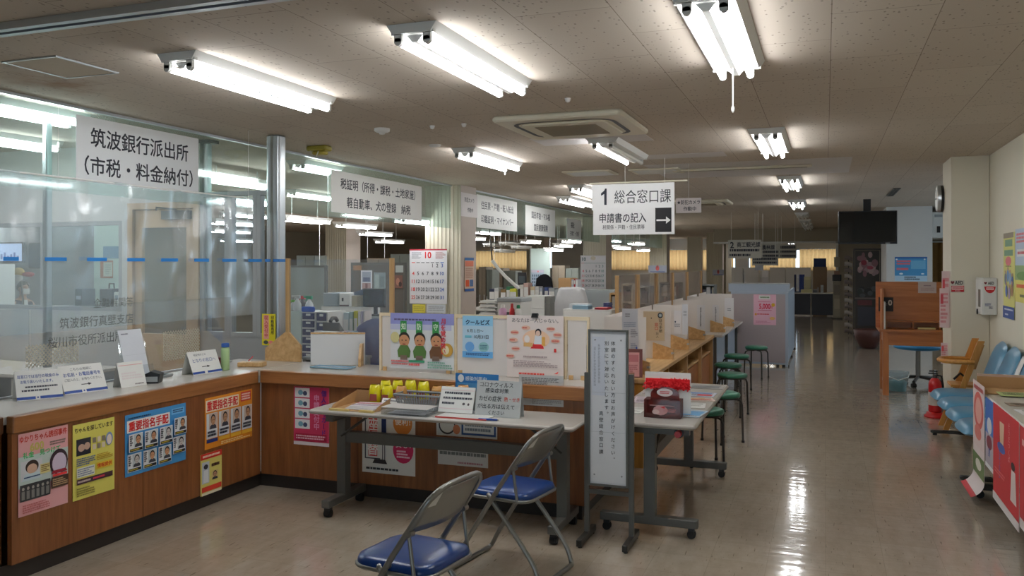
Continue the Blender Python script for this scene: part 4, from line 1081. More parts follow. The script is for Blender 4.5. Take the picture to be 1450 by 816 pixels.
# the low oblique screen and the tall clear one on wooden posts
a = P(440, 517, z=ZC); c = P(536, 513, z=ZC); c = Vector((c.x, a.y + .14, ZC))
t = thing('frosted_screen', 'low white slanted screen on the cross counter, left of the three costumed figures', 'screen', tuple(a)); d = c - a
t.rotation_euler[2] = math.atan2(d.y, d.x); w = d.length; h = .255
b = MB(); b.box(.0, w, -.003, .003, .001, h - .012, mat('white_screen_board', srgb(228, 228, 228), .5)); b.obj('screen_board', t)
b = MB(); b.box(0, w, -.008, .008, h - .0118, h, M_PINE); b.obj('top_strip', t)
b = MB(); b.prism([(0, 0), (.11, 0), (.11, .06), (.05, .17), (0, .17)], (w - .03, -.01, .001), (0, -1, 0), (0, 0, 1), .02, M_PINE); b.obj('foot', t)
def post_screen(p0, p1, y, z0, ztop, lab, pane=M_ACRYL, wing=True, foot=False):
    t = thing('clear_screen', lab, 'screen', (p0, y, z0), group='clear screens on wooden posts'); w = p1 - p0; h = ztop - z0
    for q in (0, w):
        b = MB(); b.box(q - .016, q + .016, -.013, .013, .001, h, M_PINEZ); b.obj('post', t)
    b = MB(); b.box(.02, w - .02, -.003, .003, .02, h - .01, pane); b.obj('clear_pane', t)
    if foot:
        for q in (-.1, w - .1):
            b = MB(); b.box(q, q + .2, -.012, .012, .0005, .05, M_PINE); b.obj('foot', t)
    return t
YC2 = CY + .58
a, c = P(408, 366, Y=YC2), P(555, 364, Y=YC2)
ts = post_screen(a.x, c.x, YC2, ZC, a.z, 'tall clear screen on two wooden posts on the cross counter corner')
b = MB(); b.prism([(-.21, 0), (.13, 0), (.13, .13), (.02, .235), (-.02, .235), (-.21, .10)], (0, -.018, .0), (1, 0, 0), (0, 0, 1), .022, M_PINE); b.obj('wing_board', ts, (0, -.001, .001))

# posters clipped to the screens
PLY = SYY - .015
pl = on_y(PLY, 553, 643, 443, 521); S = Sheet(pl[3], pl[4], (226, 228, 230), .001)
S.rect(0, .80, 1, 1, (150, 154, 214)); S.rect(0, .70, .96, .80, (196, 200, 228)); S.small(.06, .86, .72, .91, 1, (90, 80, 120), 3)
for x, g in ((.21, '知'), (.46, '防'), (.72, '守')):
    S.rect(x - .05, .52, x + .05, .86, (52, 140, 70)); S.text(g, x, .76, .12, (226, 240, 220), .02, .07)
    S.oval(x + .01, .54, .09, .12, (40, 34, 30)); S.oval(x + .01, .50, .082, .11, (206, 150, 110)); S.rect(x - .03, .50, x - .01, .52, (60, 40, 36)); S.rect(x + .03, .50, x + .05, .52, (60, 40, 36)); S.oval(x + .01, .44, .03, .012, (150, 60, 50), 8); S.poly([(x - .08, .20), (x + .10, .20), (x + .115, .32), (x + .07, .42), (x - .05, .42), (x - .095, .32)], (84, 120, 60) if g != '守' else (110, 76, 50)); S.rect(x - .05, .16, x + .06, .24, (120, 100, 90))
S.oval(.08, .56, .07, .10, (214, 206, 150)); S.oval(.90, .36, .09, .12, (206, 160, 70)); S.oval(.88, .36, .05, .08, (236, 226, 190))
S.vtext('月を覚め禁い', .84, .92, .10, (206, 40, 60), .02, 1.08)
S.small(.02, .06, .3, .16, 2, (206, 90, 90), 4); S.rect(.3, .12, .55, .16, (60, 150, 110)); S.small(.3, .05, .55, .11, 1, (220, 80, 80), 5); S.small(.6, .02, .98, .15, 3, (120, 170, 150), 6)
Q(S, 'poster of three small figures in costume under green banners, on the first frosted screen', pl)
pl = on_y(PLY, 655, 698, 447, 506); S = Sheet(pl[3], pl[4], (190, 220, 240), .001)
S.rect(0, .76, 1, 1, (150, 206, 238)); S.text('クールビズ', .5, .85, .12, (24, 44, 90), .03, .92); S.text('６月１日～', .42, .64, .08, (40, 50, 70), .012, .6); S.text('10月31日', .62, .5, .09, (40, 50, 70), .012, .6); S.rect(.08, .47, .3, .53, (120, 200, 220))
S.oval(.24, .26, .15, .12, (110, 170, 230)); S.oval(.7, .26, .17, .12, (150, 200, 206)); S.small(.58, .2, .82, .32, 3, (70, 120, 140), 4); S.rect(0, 0, 1, .15, (110, 180, 236)); S.small(.12, .05, .9, .12, 2, (30, 60, 120), 3)
Q(S, 'pale blue notice about summer office dress on the second frosted screen', pl)
pl = on_y(PLY - .01, 718, 798, 446, 541); dz_ = max(0, ZC + .003 - pl[0].z); pl[0].z += dz_; pl = (*pl[:4], pl[4] - dz_); S = Sheet(pl[3], pl[4], (236, 224, 220), .001)
S.text('あなたは一人じゃない。', .5, .92, .07, (84, 74, 76), .006, .88)
S.oval(.52, .62, .24, .15, (246, 208, 176)); S.poly([(.42, .47), (.66, .47), (.62, .58), (.48, .56)], (214, 50, 56)); S.poly([(.48, .54), (.64, .54), (.62, .68), (.50, .68)], (236, 238, 244)); S.oval(.56, .73, .055, .06, (40, 34, 40)); S.oval(.555, .715, .04, .045, (240, 206, 186)); S.oval(.36, .62, .05, .06, (250, 240, 236)); S.rect(.62, .52, .68, .66, (236, 180, 90)); S.rect(.30, .5, .46, .56, (226, 180, 120))
for x, y in ((.14, .72), (.34, .80), (.78, .79), (.86, .60), (.16, .46), (.9, .70), (.06, .34), (.12, .6)): S.oval(x, y, .08, .035, (232, 190, 170)); S.small(x - .06, y - .02, x + .06, y + .02, 1, (206, 90, 80), int(x * 50))
S.rect(.84, .42, .88, .48, (220, 40, 40)); S.small(.3, .32, .72, .36, 1, (180, 160, 160), 4); S.small(.12, .17, .9, .28, 4, (190, 172, 172), 5); S.small(.22, .04, .86, .09, 1, (226, 80, 70), 6); S.poly([(.84, .08), (.92, .12), (.9, .08)], (226, 80, 70))
ob = Q(S, 'pale poster of a seated girl, with a black clip at its top', pl)
b = MB(); b.prism([(-.025, 0), (.025, 0), (.018, .03), (-.018, .03)], (pl[3] * .5, -.012, pl[4] - .015), (1, 0, 0), (0, 0, 1), .03, M_BLACK); b.obj('binder_clip', ob)

# ------------------------------------------------------------------ folding tables
def folding_table(W, D, loc, rotz, lab, knob=False):
    """local: W along x, D along y, centred"""
    t = thing('folding_table', lab, 'table', loc, rotz)
    b = MB(); b.rbox(-W / 2, W / 2, -D / 2, D / 2, .672, .70, M_TOP, .025, 4); tp = b.obj('tabletop', t)
    b = MB(); 
    b.rbox(-W / 2 - .004, W / 2 + .004, -D / 2 - .004, D / 2 + .004, .676, .695, M_TOPE, .028, 4); b.obj('edge_band', tp)
    b = MB(); b.box(-W / 2 + .1, W / 2 - .1, -.03, .03, .46, .53, M_STEELG); b.obj('stretcher', t)
    for s in (-1, 1):
        x = s * (W / 2 - .13)
        b = MB(); b.box(x - .032, x + .032, -.034, .034, .10, .62, M_STEELG); b.box(x - .026, x + .026, -D / 2 + .05, D / 2 - .05, .62, .671, M_STEELG); l = b.obj('leg', t)
        b = MB(); b.rbox(x - .03, x + .03, -D / 2 + .0, D / 2 + .02, .065, .115, M_STEELG, .01); b.obj('foot_bar', l)
        for q in (-D / 2 + .04, D / 2 - .02):
            c = MB(); c.cyl((x - .012, q, .026), (x + .012, q, .026), .026, M_RUBBER, 18); c.cyl((x - .022, q, .026), (x - .013, q, .026), .024, M_RUBBER, 18); c.cyl((x + .013, q, .026), (x + .022, q, .026), .024, M_RUBBER, 18); c.box(x - .02, x + .02, q - .018, q + .018, .045, .066, M_BLACK); c.obj('caster', l)
        b = MB(); b.cyl((x, -.03, .50), (x - s * .2, -.03, .64), .009, M_DSTEEL, 8); b.obj('brace', t)
    if knob:
        b = MB(); b.cyl((-W / 2 + .045, -.18, .635), (-W / 2 + .09, -.18, .635), .02, M_RED, 14); b.cyl((-W / 2 + .09, -.18, .635), (-W / 2 + .16, -.18, .635), .03, M_BLACK, 14); b.obj('release_knob', t)
    return t
T1 = (-2.27, 4.955, 0)
folding_table(1.80, .46, T1, 0, 'long folding table on casters in front of the cross counter, carrying trays and signs')
T2 = (-1.005, 5.93, 0)
folding_table(1.82, .58, T2, math.pi / 2, 'folding table turned along the aisle behind the tall notice board', knob=True)
TZ = .701

# ------------------------------------------------------------------ folding chairs
def folding_chair(loc, rotz, lab):
    t = thing('folding_chair', lab, 'chair', loc, rotz, 'blue folding chairs')
    hw = .205; R = .0125
    # main tube: front foot, up through the seat, into the arched backrest
    def pf(x, s): return None
    L = [(-hw, -.245, .06), (-hw, -.20, .14), (-hw, .005, .46), (-hw + .004, .17, .70), (-hw + .03, .205, .752), (-hw + .09, .222, .778), (0, .232, .785)]
    def sm(pts, k=4):
        out = []
        n = len(pts)
        for i in range(n - 1):
            p0, p1, p2, p3 = [Vector(pts[min(max(j, 0), n - 1)]) for j in (i - 1, i, i + 1, i + 2)]
            for q in range(k):
                u = q / k; out.append(.5 * ((2 * p1) + (p2 - p0) * u + (2 * p0 - 5 * p1 + 4 * p2 - p3) * u * u + (3 * p1 - p0 - 3 * p2 + p3) * u ** 3))
        out.append(Vector(pts[-1])); return out
    half = sm([(0, -.28, .014), (-hw + .05, -.28, .014), (-hw, -.268, .025)] + L)
    full = half + [Vector((-p.x, p.y, p.z)) for p in half[::-1][1:]]
    b = MB(); b.tube(full[:-1], R, M_CHROME, 10, closed=True); b.obj('main_frame', t)
    half = sm([(0, .262, .014), (-hw + .055, .262, .014), (-hw + .018, .252, .03), (-hw + .018, .20, .14), (-hw + .018, -.02, .405), (-hw + .018, -.05, .44)])
    full = half + [Vector((-p.x, p.y, p.z)) for p in half[::-1][1:]]
    b = MB(); b.tube(full, R, M_CHROME, 10); b.obj('rear_leg_frame', t)
    for s in (-1, 1): b = MB(); b.cyl((s * (hw - .005), .13, .43), (s * (hw - .003), .105, .615), .008, M_CHROME, 8); b.cyl((s * (hw - .02), .115, .60), (s * (hw + .012), .115, .60), .013, M_CHROME, 8); b.obj('back_strut', t)
    # seat pad on a steel pan
    def rr(u, v, e): return None
    out = []
    for cx, cy, a0, r in ((.185, .185, 0, .07), (-.185, .185, 90, .07), (-.185, -.20, 180, .09), (.185, -.20, 270, .09)):
        for k in range(7):
            a = math.radians(a0 + 15 * k); sx = 1 if cx > 0 else -1; sy = 1 if cy > 0 else -1
            out.append((cx - sx * r + r * math.cos(a), cy - sy * r + r * math.sin(a)))
    n = len(out)
    def ringz(f, z, dome=0): return [(x * f, y * f - .005, z) for x, y in out]
    b = MB(); rs = [ringz(.97, .418), ringz(1.0, .428), ringz(1.0, .442), ringz(.97, .455), ringz(.85, .463), ringz(.5, .466), ringz(.05, .467)]
    vs = [p for q in rs for p in q]; fs = []
    for i in range(len(rs) - 1): fs += [(i * n + k, i * n + (k + 1) % n, (i + 1) * n + (k + 1) % n, (i + 1) * n + k) for k in range(n)]
    b.add(vs, fs + [tuple(range(n))[::-1], tuple(range((len(rs) - 1) * n, len(rs) * n))], M_NAVYV, True); st = b.obj('seat', t)
    b = MB(); b.tube([(x * 1.005, y * 1.005 - .005, .424) for x, y in out], .009, M_CHROME, 8, closed=True); b.obj('seat_rim', st)
    # backrest plate
    b = MB()
    def bf(u, v):
        x = (u - .5) * 2 * (hw - .004 - .012 * v); z = .60 + .165 * v
        bow = .05 * (1 - (2 * u - 1) ** 2)
        if v < .3: z += .03 * (1 - (1 - (2 * u - 1) ** 4)) * 0
        return Vector((x, .112 + (z - .61) * .62 + bow * .75, z + .012 * (1 - (2 * u - 1) ** 2) * v))
    b.grid(bf, 16, 6, M_CHROME); bk = b.obj('backrest', t, solid=.004)
    b = MB(); q = lambda u, v: bf(u, v) + Vector((0, .0035, 0))
    b.add([q(.86, .62), q(.97, .62), q(.97, .95), q(.86, .95)], [(0, 1, 2, 3), (3, 2, 1, 0)], M_WPLAS); b.obj('white_sticker', bk)
    for s in (-1, 1): b = MB(); b.cyl((s * (hw + .012), -.0, .45), (s * (hw - .03), -.0, .45), .01, M_CHROME, 8); b.obj('hinge_pin', t)
    return t
folding_chair((-1.60, 3.17, 0), math.radians(-98), 'blue seated folding chair nearest the camera, its legs cut by the photo edge')
folding_chair((-1.58, 4.30, 0), math.radians(-99), 'blue seated folding chair between the nearer chair and the long folding table')

# ------------------------------------------------------------------ tall notice board on legs
t = thing('notice_board_stand', 'tall narrow white notice board on a grey steel stand with vertical black text', 'notice board', (-1.2, 4.90, 0))
x0, x1 = P(831, 560, Y=4.86).x + 1.2, P(888, 560, Y=4.86).x + 1.2
zb, zt = .335, 1.262
b = MB()
for x in (x0 - .014, x1 + .014): b.box(x - .014, x + .014, .004, .03, .05, 1.0, M_STEELG)
b.box(x0, x1, .006, .026, .28, .305, M_STEELG); b.obj('stand_frame', t)
for x in (x0 - .014, x1 + .014):
    b = MB(); b.rbox(x - .016, x + .016, -.17, .17, .012, .05, M_DSTEEL, .005); b.cyl((x, -.14, 0), (x, -.14, .012), .012, M_RUBBER, 8); b.cyl((x, .14, 0), (x, .14, .012), .012, M_RUBBER, 8); b.obj('foot_bar', t)
b = MB(); 
for q in ((x0, x0 + .012, zb, zt), (x1 - .012, x1, zb, zt), (x0 + .012, x1 - .012, zb, zb + .012), (x0 + .012, x1 - .012, zt - .012, zt)): b.box(q[0], q[1], -.016, .003, q[2], q[3], M_STEELG)
b.obj('board_frame', t)
W, H = x1 - x0 - .024, zt - zb - .024
S = Sheet(W, H, (216, 220, 226), .006)
S.rect(.02, .012, .98, .985, (226, 229, 234)); S.rect(.05, .58, .42, .965, (216, 222, 234)); S.small(.1, .64, .16, .9, 30, (150, 156, 170), 3, .5); S.small(.22, .66, .28, .92, 30, (150, 156, 170), 5, .5)
S.rect(.02, .34, .98, .342, (190, 194, 200)); S.rect(.02, .60, .98, .602, (190, 194, 200))
S.vtext('体調のすぐれない方はお声がけください。', .64, .945, .028, (30, 32, 40), .004, 1.5); S.vtext('別室にて対応いたします。', .46, .945, .028, (30, 32, 40), .004, 1.5); S.vtext('真壁総合窓口課', .31, .485, .028, (30, 32, 40), .004, 1.5)
for x, y in ((.14, .945), (.86, .945), (.12, .06), (.88, .06)): S.oval(x, y, .025, .006, (150, 154, 160), 10)
S.place('board_face', None, None, (x0 + .012, -.008, zb + .012), (1, 0, 0), (0, 0, 1), parent=t)

# ------------------------------------------------------------------ things on the long folding table
def lean(S, name, label, cat, p, right, ang, tent=True, group=None, board=None):
    """a card standing at p, leaning back by ang degrees, with its rear flap"""
    r = Vector(right).normalized(); z = Vector((0, 0, 1)); n = r.cross(z); a = math.radians(ang)
    up = z * math.cos(a) - n * math.sin(a)
    if tent:
        h, w = S.h, S.w; q_ = math.sin(a) * h * 1.7; y, zz = h - h * .97 * math.cos(a) * math.cos(a) + 0 * q_, 0
        D_ = 1.7 * h * math.sin(a); y, zz = D_ * math.sin(a), -D_ * math.cos(a)
        S.b.add([(0, h, -.0015), (w, h, -.0015), (w, y, zz), (0, y, zz), (0, h, -.003), (w, h, -.003), (w, y, zz - .0015), (0, y, zz - .0015)], [(0, 1, 2, 3), (7, 6, 5, 4), (2, 6, 7, 3), (0, 4, 5, 1)], board or PAPER)
    return S.place(name, label, cat, p, r, up, group)
a = P(472, 580, z=TZ); a.y = max(a.y, T1[1] - .2)
# cardboard tray of leaflets
t = thing('cardboard_tray', 'shallow cardboard tray at the left end of the folding table', 'tray', (-2.86, 4.9, TZ))
b = MB(); b.box(-.16, .16, -.14, .16, .0005, .004, M_CARDB)
b.add([(-.16, .16, .004), (.16, .16, .004), (.16, .20, .085), (-.16, .20, .085)], [(0, 1, 2, 3), (3, 2, 1, 0)], M_CARDB)
b.add([(-.16, -.14, .004), (-.16, .16, .004), (-.16, .20, .085), (-.165, -.10, .03)], [(0, 1, 2, 3), (3, 2, 1, 0)], M_CARDB)
b.add([(.16, -.14, .004), (.16, .16, .004), (.16, .20, .085), (.165, -.10, .03)], [(0, 1, 2, 3), (3, 2, 1, 0)], M_CARDB); b.obj('tray_body', t)
b = MB(); b.box(-.16, -.02, -.16, -.14, .0005, .014, ink((222, 196, 126))); b.box(.06, .165, -.16, -.14, .0005, .014, ink((222, 196, 126))); b.obj('front_lip', t)
for i in range(3):
    S = Sheet(.21, .17, (236, 232, 234), .006); S.rect(.0, .62, 1, .78, (214, 120, 140)); S.rect(0, .2, 1, .3, (170, 130, 180)); S.small(.1, .4, .9, .55, 2, (150, 130, 140), i)
    S.place('leaflet', 'striped pink leaflet in the cardboard tray, ' + ('bottom of its pile', 'middle of its pile', 'top of its pile')[i], 'leaflet', (-2.93 + .012 * i, 4.79 + .006 * i, TZ + .012 + .0072 * i), (1, 0.05 * i, 0), (-.05 * i, 1, 0), 'pink leaflets in the tray')
# tissue packs in rows
M_YEL = mat('yellow_wrapper', srgb(226, 214, 30), .25, noise=.12, scale=30, coat=.3); M_ORW = mat('orange_wrapper', srgb(196, 142, 74), .3, noise=.2, scale=40, coat=.3)
def packet(loc, rot, m, side, lab, grp):
    t = thing('snack_packet', lab, 'packet', loc, rot, grp); b = MB()
    def pf(u, v):
        a = 2 * math.pi * u; q = math.sin(math.pi * v) ** .5 if 0 < v < 1 else 0
        x = .042 * math.cos(a) * (.75 + .25 * q); y = .03 * math.sin(a) * q
        return Vector((x, y, .125 * v + .004 * math.sin(9 * u + 5 * v)))
    b.grid(pf, 14, 8, m); b.obj('wrapper', t)
    b = MB(); b.add([(-.026, -.0315, .02), (.026, -.0315, .02), (.024, -.0308, .066), (-.024, -.0308, .066)], [(0, 1, 2, 3)], side); b.obj('printed_label', t)
    return t
YP0 = packet((-2.85, 5.04, TZ + .01), .1, M_YEL, ink((150, 70, 60)), 'yellow wrapped packet in the front row of the packets, far left', 'yellow wrapped packets')
k = 0
for i, (x, y, z) in enumerate([(-2.755, 5.04, .0), (-2.81, 5.115, .02), (-2.72, 5.12, .025), (-2.625, 5.125, .03), (-2.53, 5.13, .025)]):
    dup(YP0, (x, y, TZ + .01 + z), rr.uniform(-.12, .12), 'yellow wrapped packet ' + ('second in the front row', 'behind the front row, far left of the back row', 'second in the back row', 'third in the back row, highest', 'at the right end of the back row')[i])
OP0 = packet((-2.655, 5.05, TZ + .01), -.05, M_ORW, ink((206, 96, 40)), 'orange brown packet next to the yellow packets', 'orange brown packets')
for i, (x, y, z) in enumerate([(-2.43, 5.13, .0), (-2.335, 5.13, .01), (-2.24, 5.13, .015)]):
    dup(OP0, (x, y, TZ + .01 + z), rr.uniform(-.12, .12), 'orange brown packet, ' + ('second from the yellow ones', 'third from the yellow ones', 'farthest right, behind the white tent card')[i])
S = Sheet(.16, .035, PAPER, .001); S.small(.1, .3, .8, .7, 1, (120, 120, 130), 2)
lean(S, 'price_card', 'little white card in front of the wrapped packets', 'card', (-2.76, 4.965, TZ + .03), (1, 0, 0), 35, False)
# grey basket
t = thing('plastic_basket', 'grey plastic mesh basket on the folding table', 'basket', (-2.475, 4.985, TZ)); M_BSK = mat('grey_basket_plastic', srgb(150, 154, 156), .4)
b = MB(); w0, w1, d0, d1, h = .12, .16, .06, .08, .10
b.box(-w0, w0, -d0, d0, .0005, .005, M_BSK); b.obj('basket_floor', t)
b = MB()
def wl(p0, p1, q0, q1, n):
    p0, p1, q0, q1 = map(Vector, (p0, p1, q0, q1))
    for i in range(n + 1):
        u = i / n; b.cyl(p0.lerp(p1, u), q0.lerp(q1, u), .0028, M_BSK, 5)
    for v in (.15, .32, .5, .68): b.cyl(p0.lerp(q0, v), p1.lerp(q1, v), .0025, M_BSK, 5)
c0 = [(-w0, -d0, .005), (w0, -d0, .005), (w0, d0, .005), (-w0, d0, .005)]; c1 = [(-w1, -d1, h), (w1, -d1, h), (w1, d1, h), (-w1, d1, h)]
for i, n in zip(range(4), (16, 9, 16, 9)): wl(c0[i], c0[(i + 1) % 4], c1[i], c1[(i + 1) % 4], n)
b.obj('basket_mesh', t)
b = MB(); b.tube([(-w1, -d1, h), (w1, -d1, h), (w1, d1, h), (-w1, d1, h)], .008, M_BSK, 6, closed=True); b.obj('rim', t)
# clear tray
t = thing('clear_plastic_tray', 'flat clear plastic box in front of the grey basket', 'tray', (-2.47, 4.815, TZ)); b = MB()
b.box(-.16, .16, -.09, .07, .0005, .004, M_ACRYL)
for q in ((-.16, .16, -.09, -.086), (-.16, .16, .066, .07), (-.16, -.156, -.0855, .0655), (.156, .16, -.0855, .0655)): b.box(*q, .0045, .045, M_ACRYL)
b.box(-.16, .16, -.09, .07, .0455, .048, M_FROST); b.obj('tray_shell', t)
S = Sheet(.26, .12, (214, 218, 224), .001); S.small(.1, .2, .9, .8, 5, (140, 150, 160), 2); S.place('paper_slip', 'pale slip of paper inside the flat clear box', 'paper', (-2.6, 4.75, TZ + .008), (1, 0, 0), (0, 1, 0))
# cards and signs
S = Sheet(.235, .165, PAPER, .0015); S.small(.12, .7, .88, .8, 1, (60, 64, 76), 3, .8); S.small(.1, .5, .95, .6, 1, (60, 64, 76), 4, .8); S.small(.08, .3, .6, .4, 1, (60, 64, 76), 6, .8); S.oval(.72, .35, .04, .05, (90, 80, 84)); S.oval(.86, .34, .03, .05, (90, 80, 84)); S.rect(.02, .86, .98, .88, (236, 206, 210)); S.rect(.02, .14, .98, .16, (236, 206, 210))
lean(S, 'tent_card', 'white tent card with three lines of text on the folding table', 'card', P(620, 583, z=TZ + .012), (1, 0, 0), 22)
b = MB(); b.box(-2.26, -1.93, 4.755, 4.98, TZ, TZ + .008, M_WPLAS); b.box(-2.265, -1.925, 4.75, 4.754, TZ, TZ + .0085, ink((206, 70, 70)))
tag(b.obj('clipboard_pad', None), 'flat white pad with a red edge under the white tent card', 'pad')
a = P(672, 589, z=TZ); S = Sheet(.30, .225, (190, 194, 194), .004); hc = (40, 42, 46)
S.text('コロナウィルス', .44, .88, .14, hc, .006, .74); S.text('感染症対策', .46, .72, .13, hc, .006, .56); S.text('カゼの症状', .32, .5, .15, hc, .006, .5); S.text('熱・せき', .8, .5, .12, (214, 70, 40), .006, .34); S.text('が出る方は伝えて', .46, .29, .13, hc, .006, .82); S.text('ください', .48, .12, .11, hc, .006, .4)
lean(S, 'handwritten_sign', 'grey board with a handwritten health notice on the folding table', 'sign', a, (1, 0, 0), 12, True, board=(190, 194, 194))
b = MB(); b.cyl((-1.98, 4.765, TZ + .006), (-1.86, 4.772, TZ + .006), .006, ink((30, 70, 160)), 8); b.cyl((-1.86, 4.772, TZ + .006), (-1.85, 4.773, TZ + .006), .003, M_BLACK, 8, .001); tag(b.obj('ballpoint_pen'), 'blue pen lying below the handwritten sign', 'pen')

# ------------------------------------------------------------------ things on the second table
t = thing('donation_box', 'brown see-through donation box with an arched back on the second table', 'donation box', (-.93, 5.13, TZ))
bx = P(938, 592, z=TZ); t.location = (bx.x, bx.y + .04, TZ); w, d, h = .112, .055, .108
b = MB()
for q in ((-w, w, -d, -d + .003, .004, h), (-w, w, d - .003, d, .004, h), (-w, -w + .003, -d + .0035, d - .0035, .004, h), (w - .003, w, -d + .0035, d - .0035, .004, h), (-w, w, -d, d, .0005, .0038, )): b.box(*q, M_BROWNA)
b.box(-w, w, -d, d, h + .0005, h + .004, M_BROWNA); b.obj('box_shell', t)
b = MB(); ar = [(-w * .8, 0), (w * .8, 0)] + [(w * .8 * math.cos(a * math.pi / 10), .02 + .047 * math.sin(a * math.pi / 10)) for a in range(11)]
b.prism(ar, (0, d - .01, h + .0045), (1, 0, 0), (0, 0, 1), .004, M_BROWNA); bp = b.obj('arched_back', t)
S = Sheet(.10, .05, M_BROWNA, .0003); S.b.v, S.b.f, S.b.mi, S.b.sm = [], [], [], []
S.oval(.5, .5, .5, .5, (240, 226, 224), 28); S.small(.2, .3, .8, .7, 2, (206, 60, 70), 3); S.poly([(.02, 1.0), (.25, 1.45), (.4, 1.4), (.2, 1.0)], (206, 30, 34)); S.place('label_plate', None, None, (-.05, d - .0145, h + .012), (1, 0, 0), (0, 0, 1), parent=bp)
S = Sheet(.19, .075, M_BROWNA, .0003); S.b.v, S.b.f, S.b.mi, S.b.sm = [], [], [], []
S.oval(.45, .45, .24, .4, (200, 150, 150), 12); S.oval(.3, .3, .12, .2, (220, 190, 186), 10); S.rect(.1, .82, .9, .86, (214, 180, 180)); S.poly([(.45, .7), (.6, .8), (.58, .6)], (190, 30, 40)); S.small(.55, .3, .95, .6, 3, (190, 130, 130), 4); S.place('printed_front', None, None, (-.095, -d - .001, .015), (1, 0, 0), (0, 0, 1), parent=t)
M_FEA = mat('bright_red_feather', srgb(232, 22, 34), .7)
# row of red paper feathers in front of a white card
a = P(907, 580, z=TZ); c = P(971, 580, z=TZ)
t = thing('red_feather_display', 'white card with a thick row of red feathers standing behind the donation box', 'feather display', (bx.x + .005, bx.y + .16, TZ))
b = MB(); b.box(-.145, .145, -.002, .002, .0005, .262, M_WHITE); b.obj('backing_card', t)
b = MB()
for i in range(230):
    x = rr.uniform(-.14, .14); z = rr.uniform(.160, .215); l = .022; y = -.006 - rr.uniform(0, .018); a = rr.uniform(-2.6, 2.6)
    dx, dz = math.sin(a) * l, math.cos(a) * l
    b.add([(x, y, z), (x + dx * .5 - dz * .25, y - .006, z + dz * .5 + dx * .25), (x + dx, y - .004, z + dz), (x + dx * .5 + dz * .25, y - .002, z + dz * .5 - dx * .25)], [(0, 1, 2, 3), (3, 2, 1, 0)], M_FEA)
b.rbox(-.14, .14, -.012, -.0025, .158, .222, M_FEA, .004); b.obj('red_feathers', t)
# brochures lying on the second table
BRO = [(-.86, 6.62, .26, .17, .05, (170, 168, 164), 'grey photo brochure at the far end of the second table'), (-.90, 6.25, .30, .2, -.04, (214, 222, 236), 'blue white brochure on the second table, second from the far end'), (-.80, 5.98, .2, .15, .3, (228, 208, 196), 'pinkish leaflet near the aisle edge of the second table'),
       (-.88, 5.72, .28, .19, .1, (230, 230, 226), 'white leaflet in the middle of the second table'), (-.83, 5.44, .20, .26, -.1, (206, 222, 238), 'white and sky blue leaflet right behind the donation box'), (-1.18, 5.42, .16, .22, 0, (226, 228, 222), 'white leaflet between the notice board and the donation box'), (-1.14, 5.85, .2, .26, .1, (226, 210, 220), 'pale pink leaflet at the inner edge of the second table'), (-1.16, 6.3, .2, .26, 0, (200, 190, 196), 'mauve leaflet at the inner far corner of the second table')]
for i, (x, y, w, h, r, c, l) in enumerate(BRO):
    S = Sheet(w, h, c, .003); q = tuple(int(v * .7) for v in c); S.rect(.06, .62, .94, .94, tuple(int(v * .85) for v in c)); S.small(.1, .1, .9, .5, 5, q, i)
    if i == 0: S.rect(.1, .15, .9, .85, (120, 122, 122))
    if i == 1: S.rect(.6, .1, .95, .5, (206, 60, 70)); S.rect(.1, .5, .9, .9, (120, 150, 196))
    if i == 4: S.rect(.3, .2, .95, .8, (110, 176, 226))
    if i == 2: S.rect(.2, .3, .9, .5, (206, 90, 80)); S.rect(.1, .55, .7, .7, (206, 150, 60))
    S.place('brochure', l, 'brochure', (x - w / 2, y - h / 2, TZ + .004), (math.cos(r), math.sin(r), 0), (-math.sin(r), math.cos(r), 0), 'brochures on the second table')

# ------------------------------------------------------------------ things on the bank counter
def card(px, h, ang, name, label, draw, paper=PAPER, w=None, tent=True, zc=ZC):
    a, c = P(*px[0], z=zc + .001), P(*px[1], z=zc + .001); d = c - a; d.z = 0
    S = Sheet(w or d.length, h, paper, .0015); draw(S)
    return lean(S, name, label, 'card', a, d, ang, tent)
BL = (30, 70, 150)
def cA(S):
    S.text('当窓口では当行の税金のみ', .5, .80, .12, BL, .012, .9); S.text('お取り扱いいたします。', .46, .62, .11, BL, .012, .7); S.small(.2, .40, .9, .47, 1, (70, 72, 84), 3, .8); S.small(.12, .28, .96, .35, 1, (70, 72, 84), 5, .8); S.rect(.0, .03, .40, .12, BL); S.rect(.5, .03, 1, .12, BL); S.oval(.45, .08, .02, .03, BL, 10)
card([(24, 569), (90, 563)], .185, 28, 'tent_card', 'white and blue tent card nearest the left photo edge on the bank counter', cA)
def cB(S):
    S.text('こちらの用紙に', .5, .85, .10, (50, 54, 70), .004, .5); S.text('お名前・お電話番号を', .5, .67, .14, BL, .014, .86); S.text('ご記入の上、お待ちください。', .5, .49, .10, (50, 54, 70), .004, .86); S.rect(.42, .285, .6, .31, (30, 30, 36)); S.poly([(.58, .25), (.66, .298), (.58, .345)], (30, 30, 36)); S.rect(.0, .03, .40, .12, BL); S.rect(.5, .03, 1, .12, BL); S.oval(.45, .08, .02, .03, BL, 10)
card([(92, 560), (153, 552)], .185, 26, 'tent_card', 'white and blue tent card with an arrow, second from the left photo edge', cB)
def cC(S):
    S.text('税証明などの', .4, .84, .10, (70, 74, 90), .004, .5); S.text('となりの窓口へ', .5, .60, .16, BL, .006, .8); S.rect(.36, .30, .56, .33, (30, 30, 36)); S.poly([(.54, .265), (.64, .315), (.54, .365)], (30, 30, 36)); S.rect(.0, .03, .40, .12, BL); S.rect(.5, .03, 1, .12, BL)
card([(274, 532), (315, 526)], .175, 24, 'tent_card', 'white and blue tent card at the far end of the bank counter with an arrow', cC)
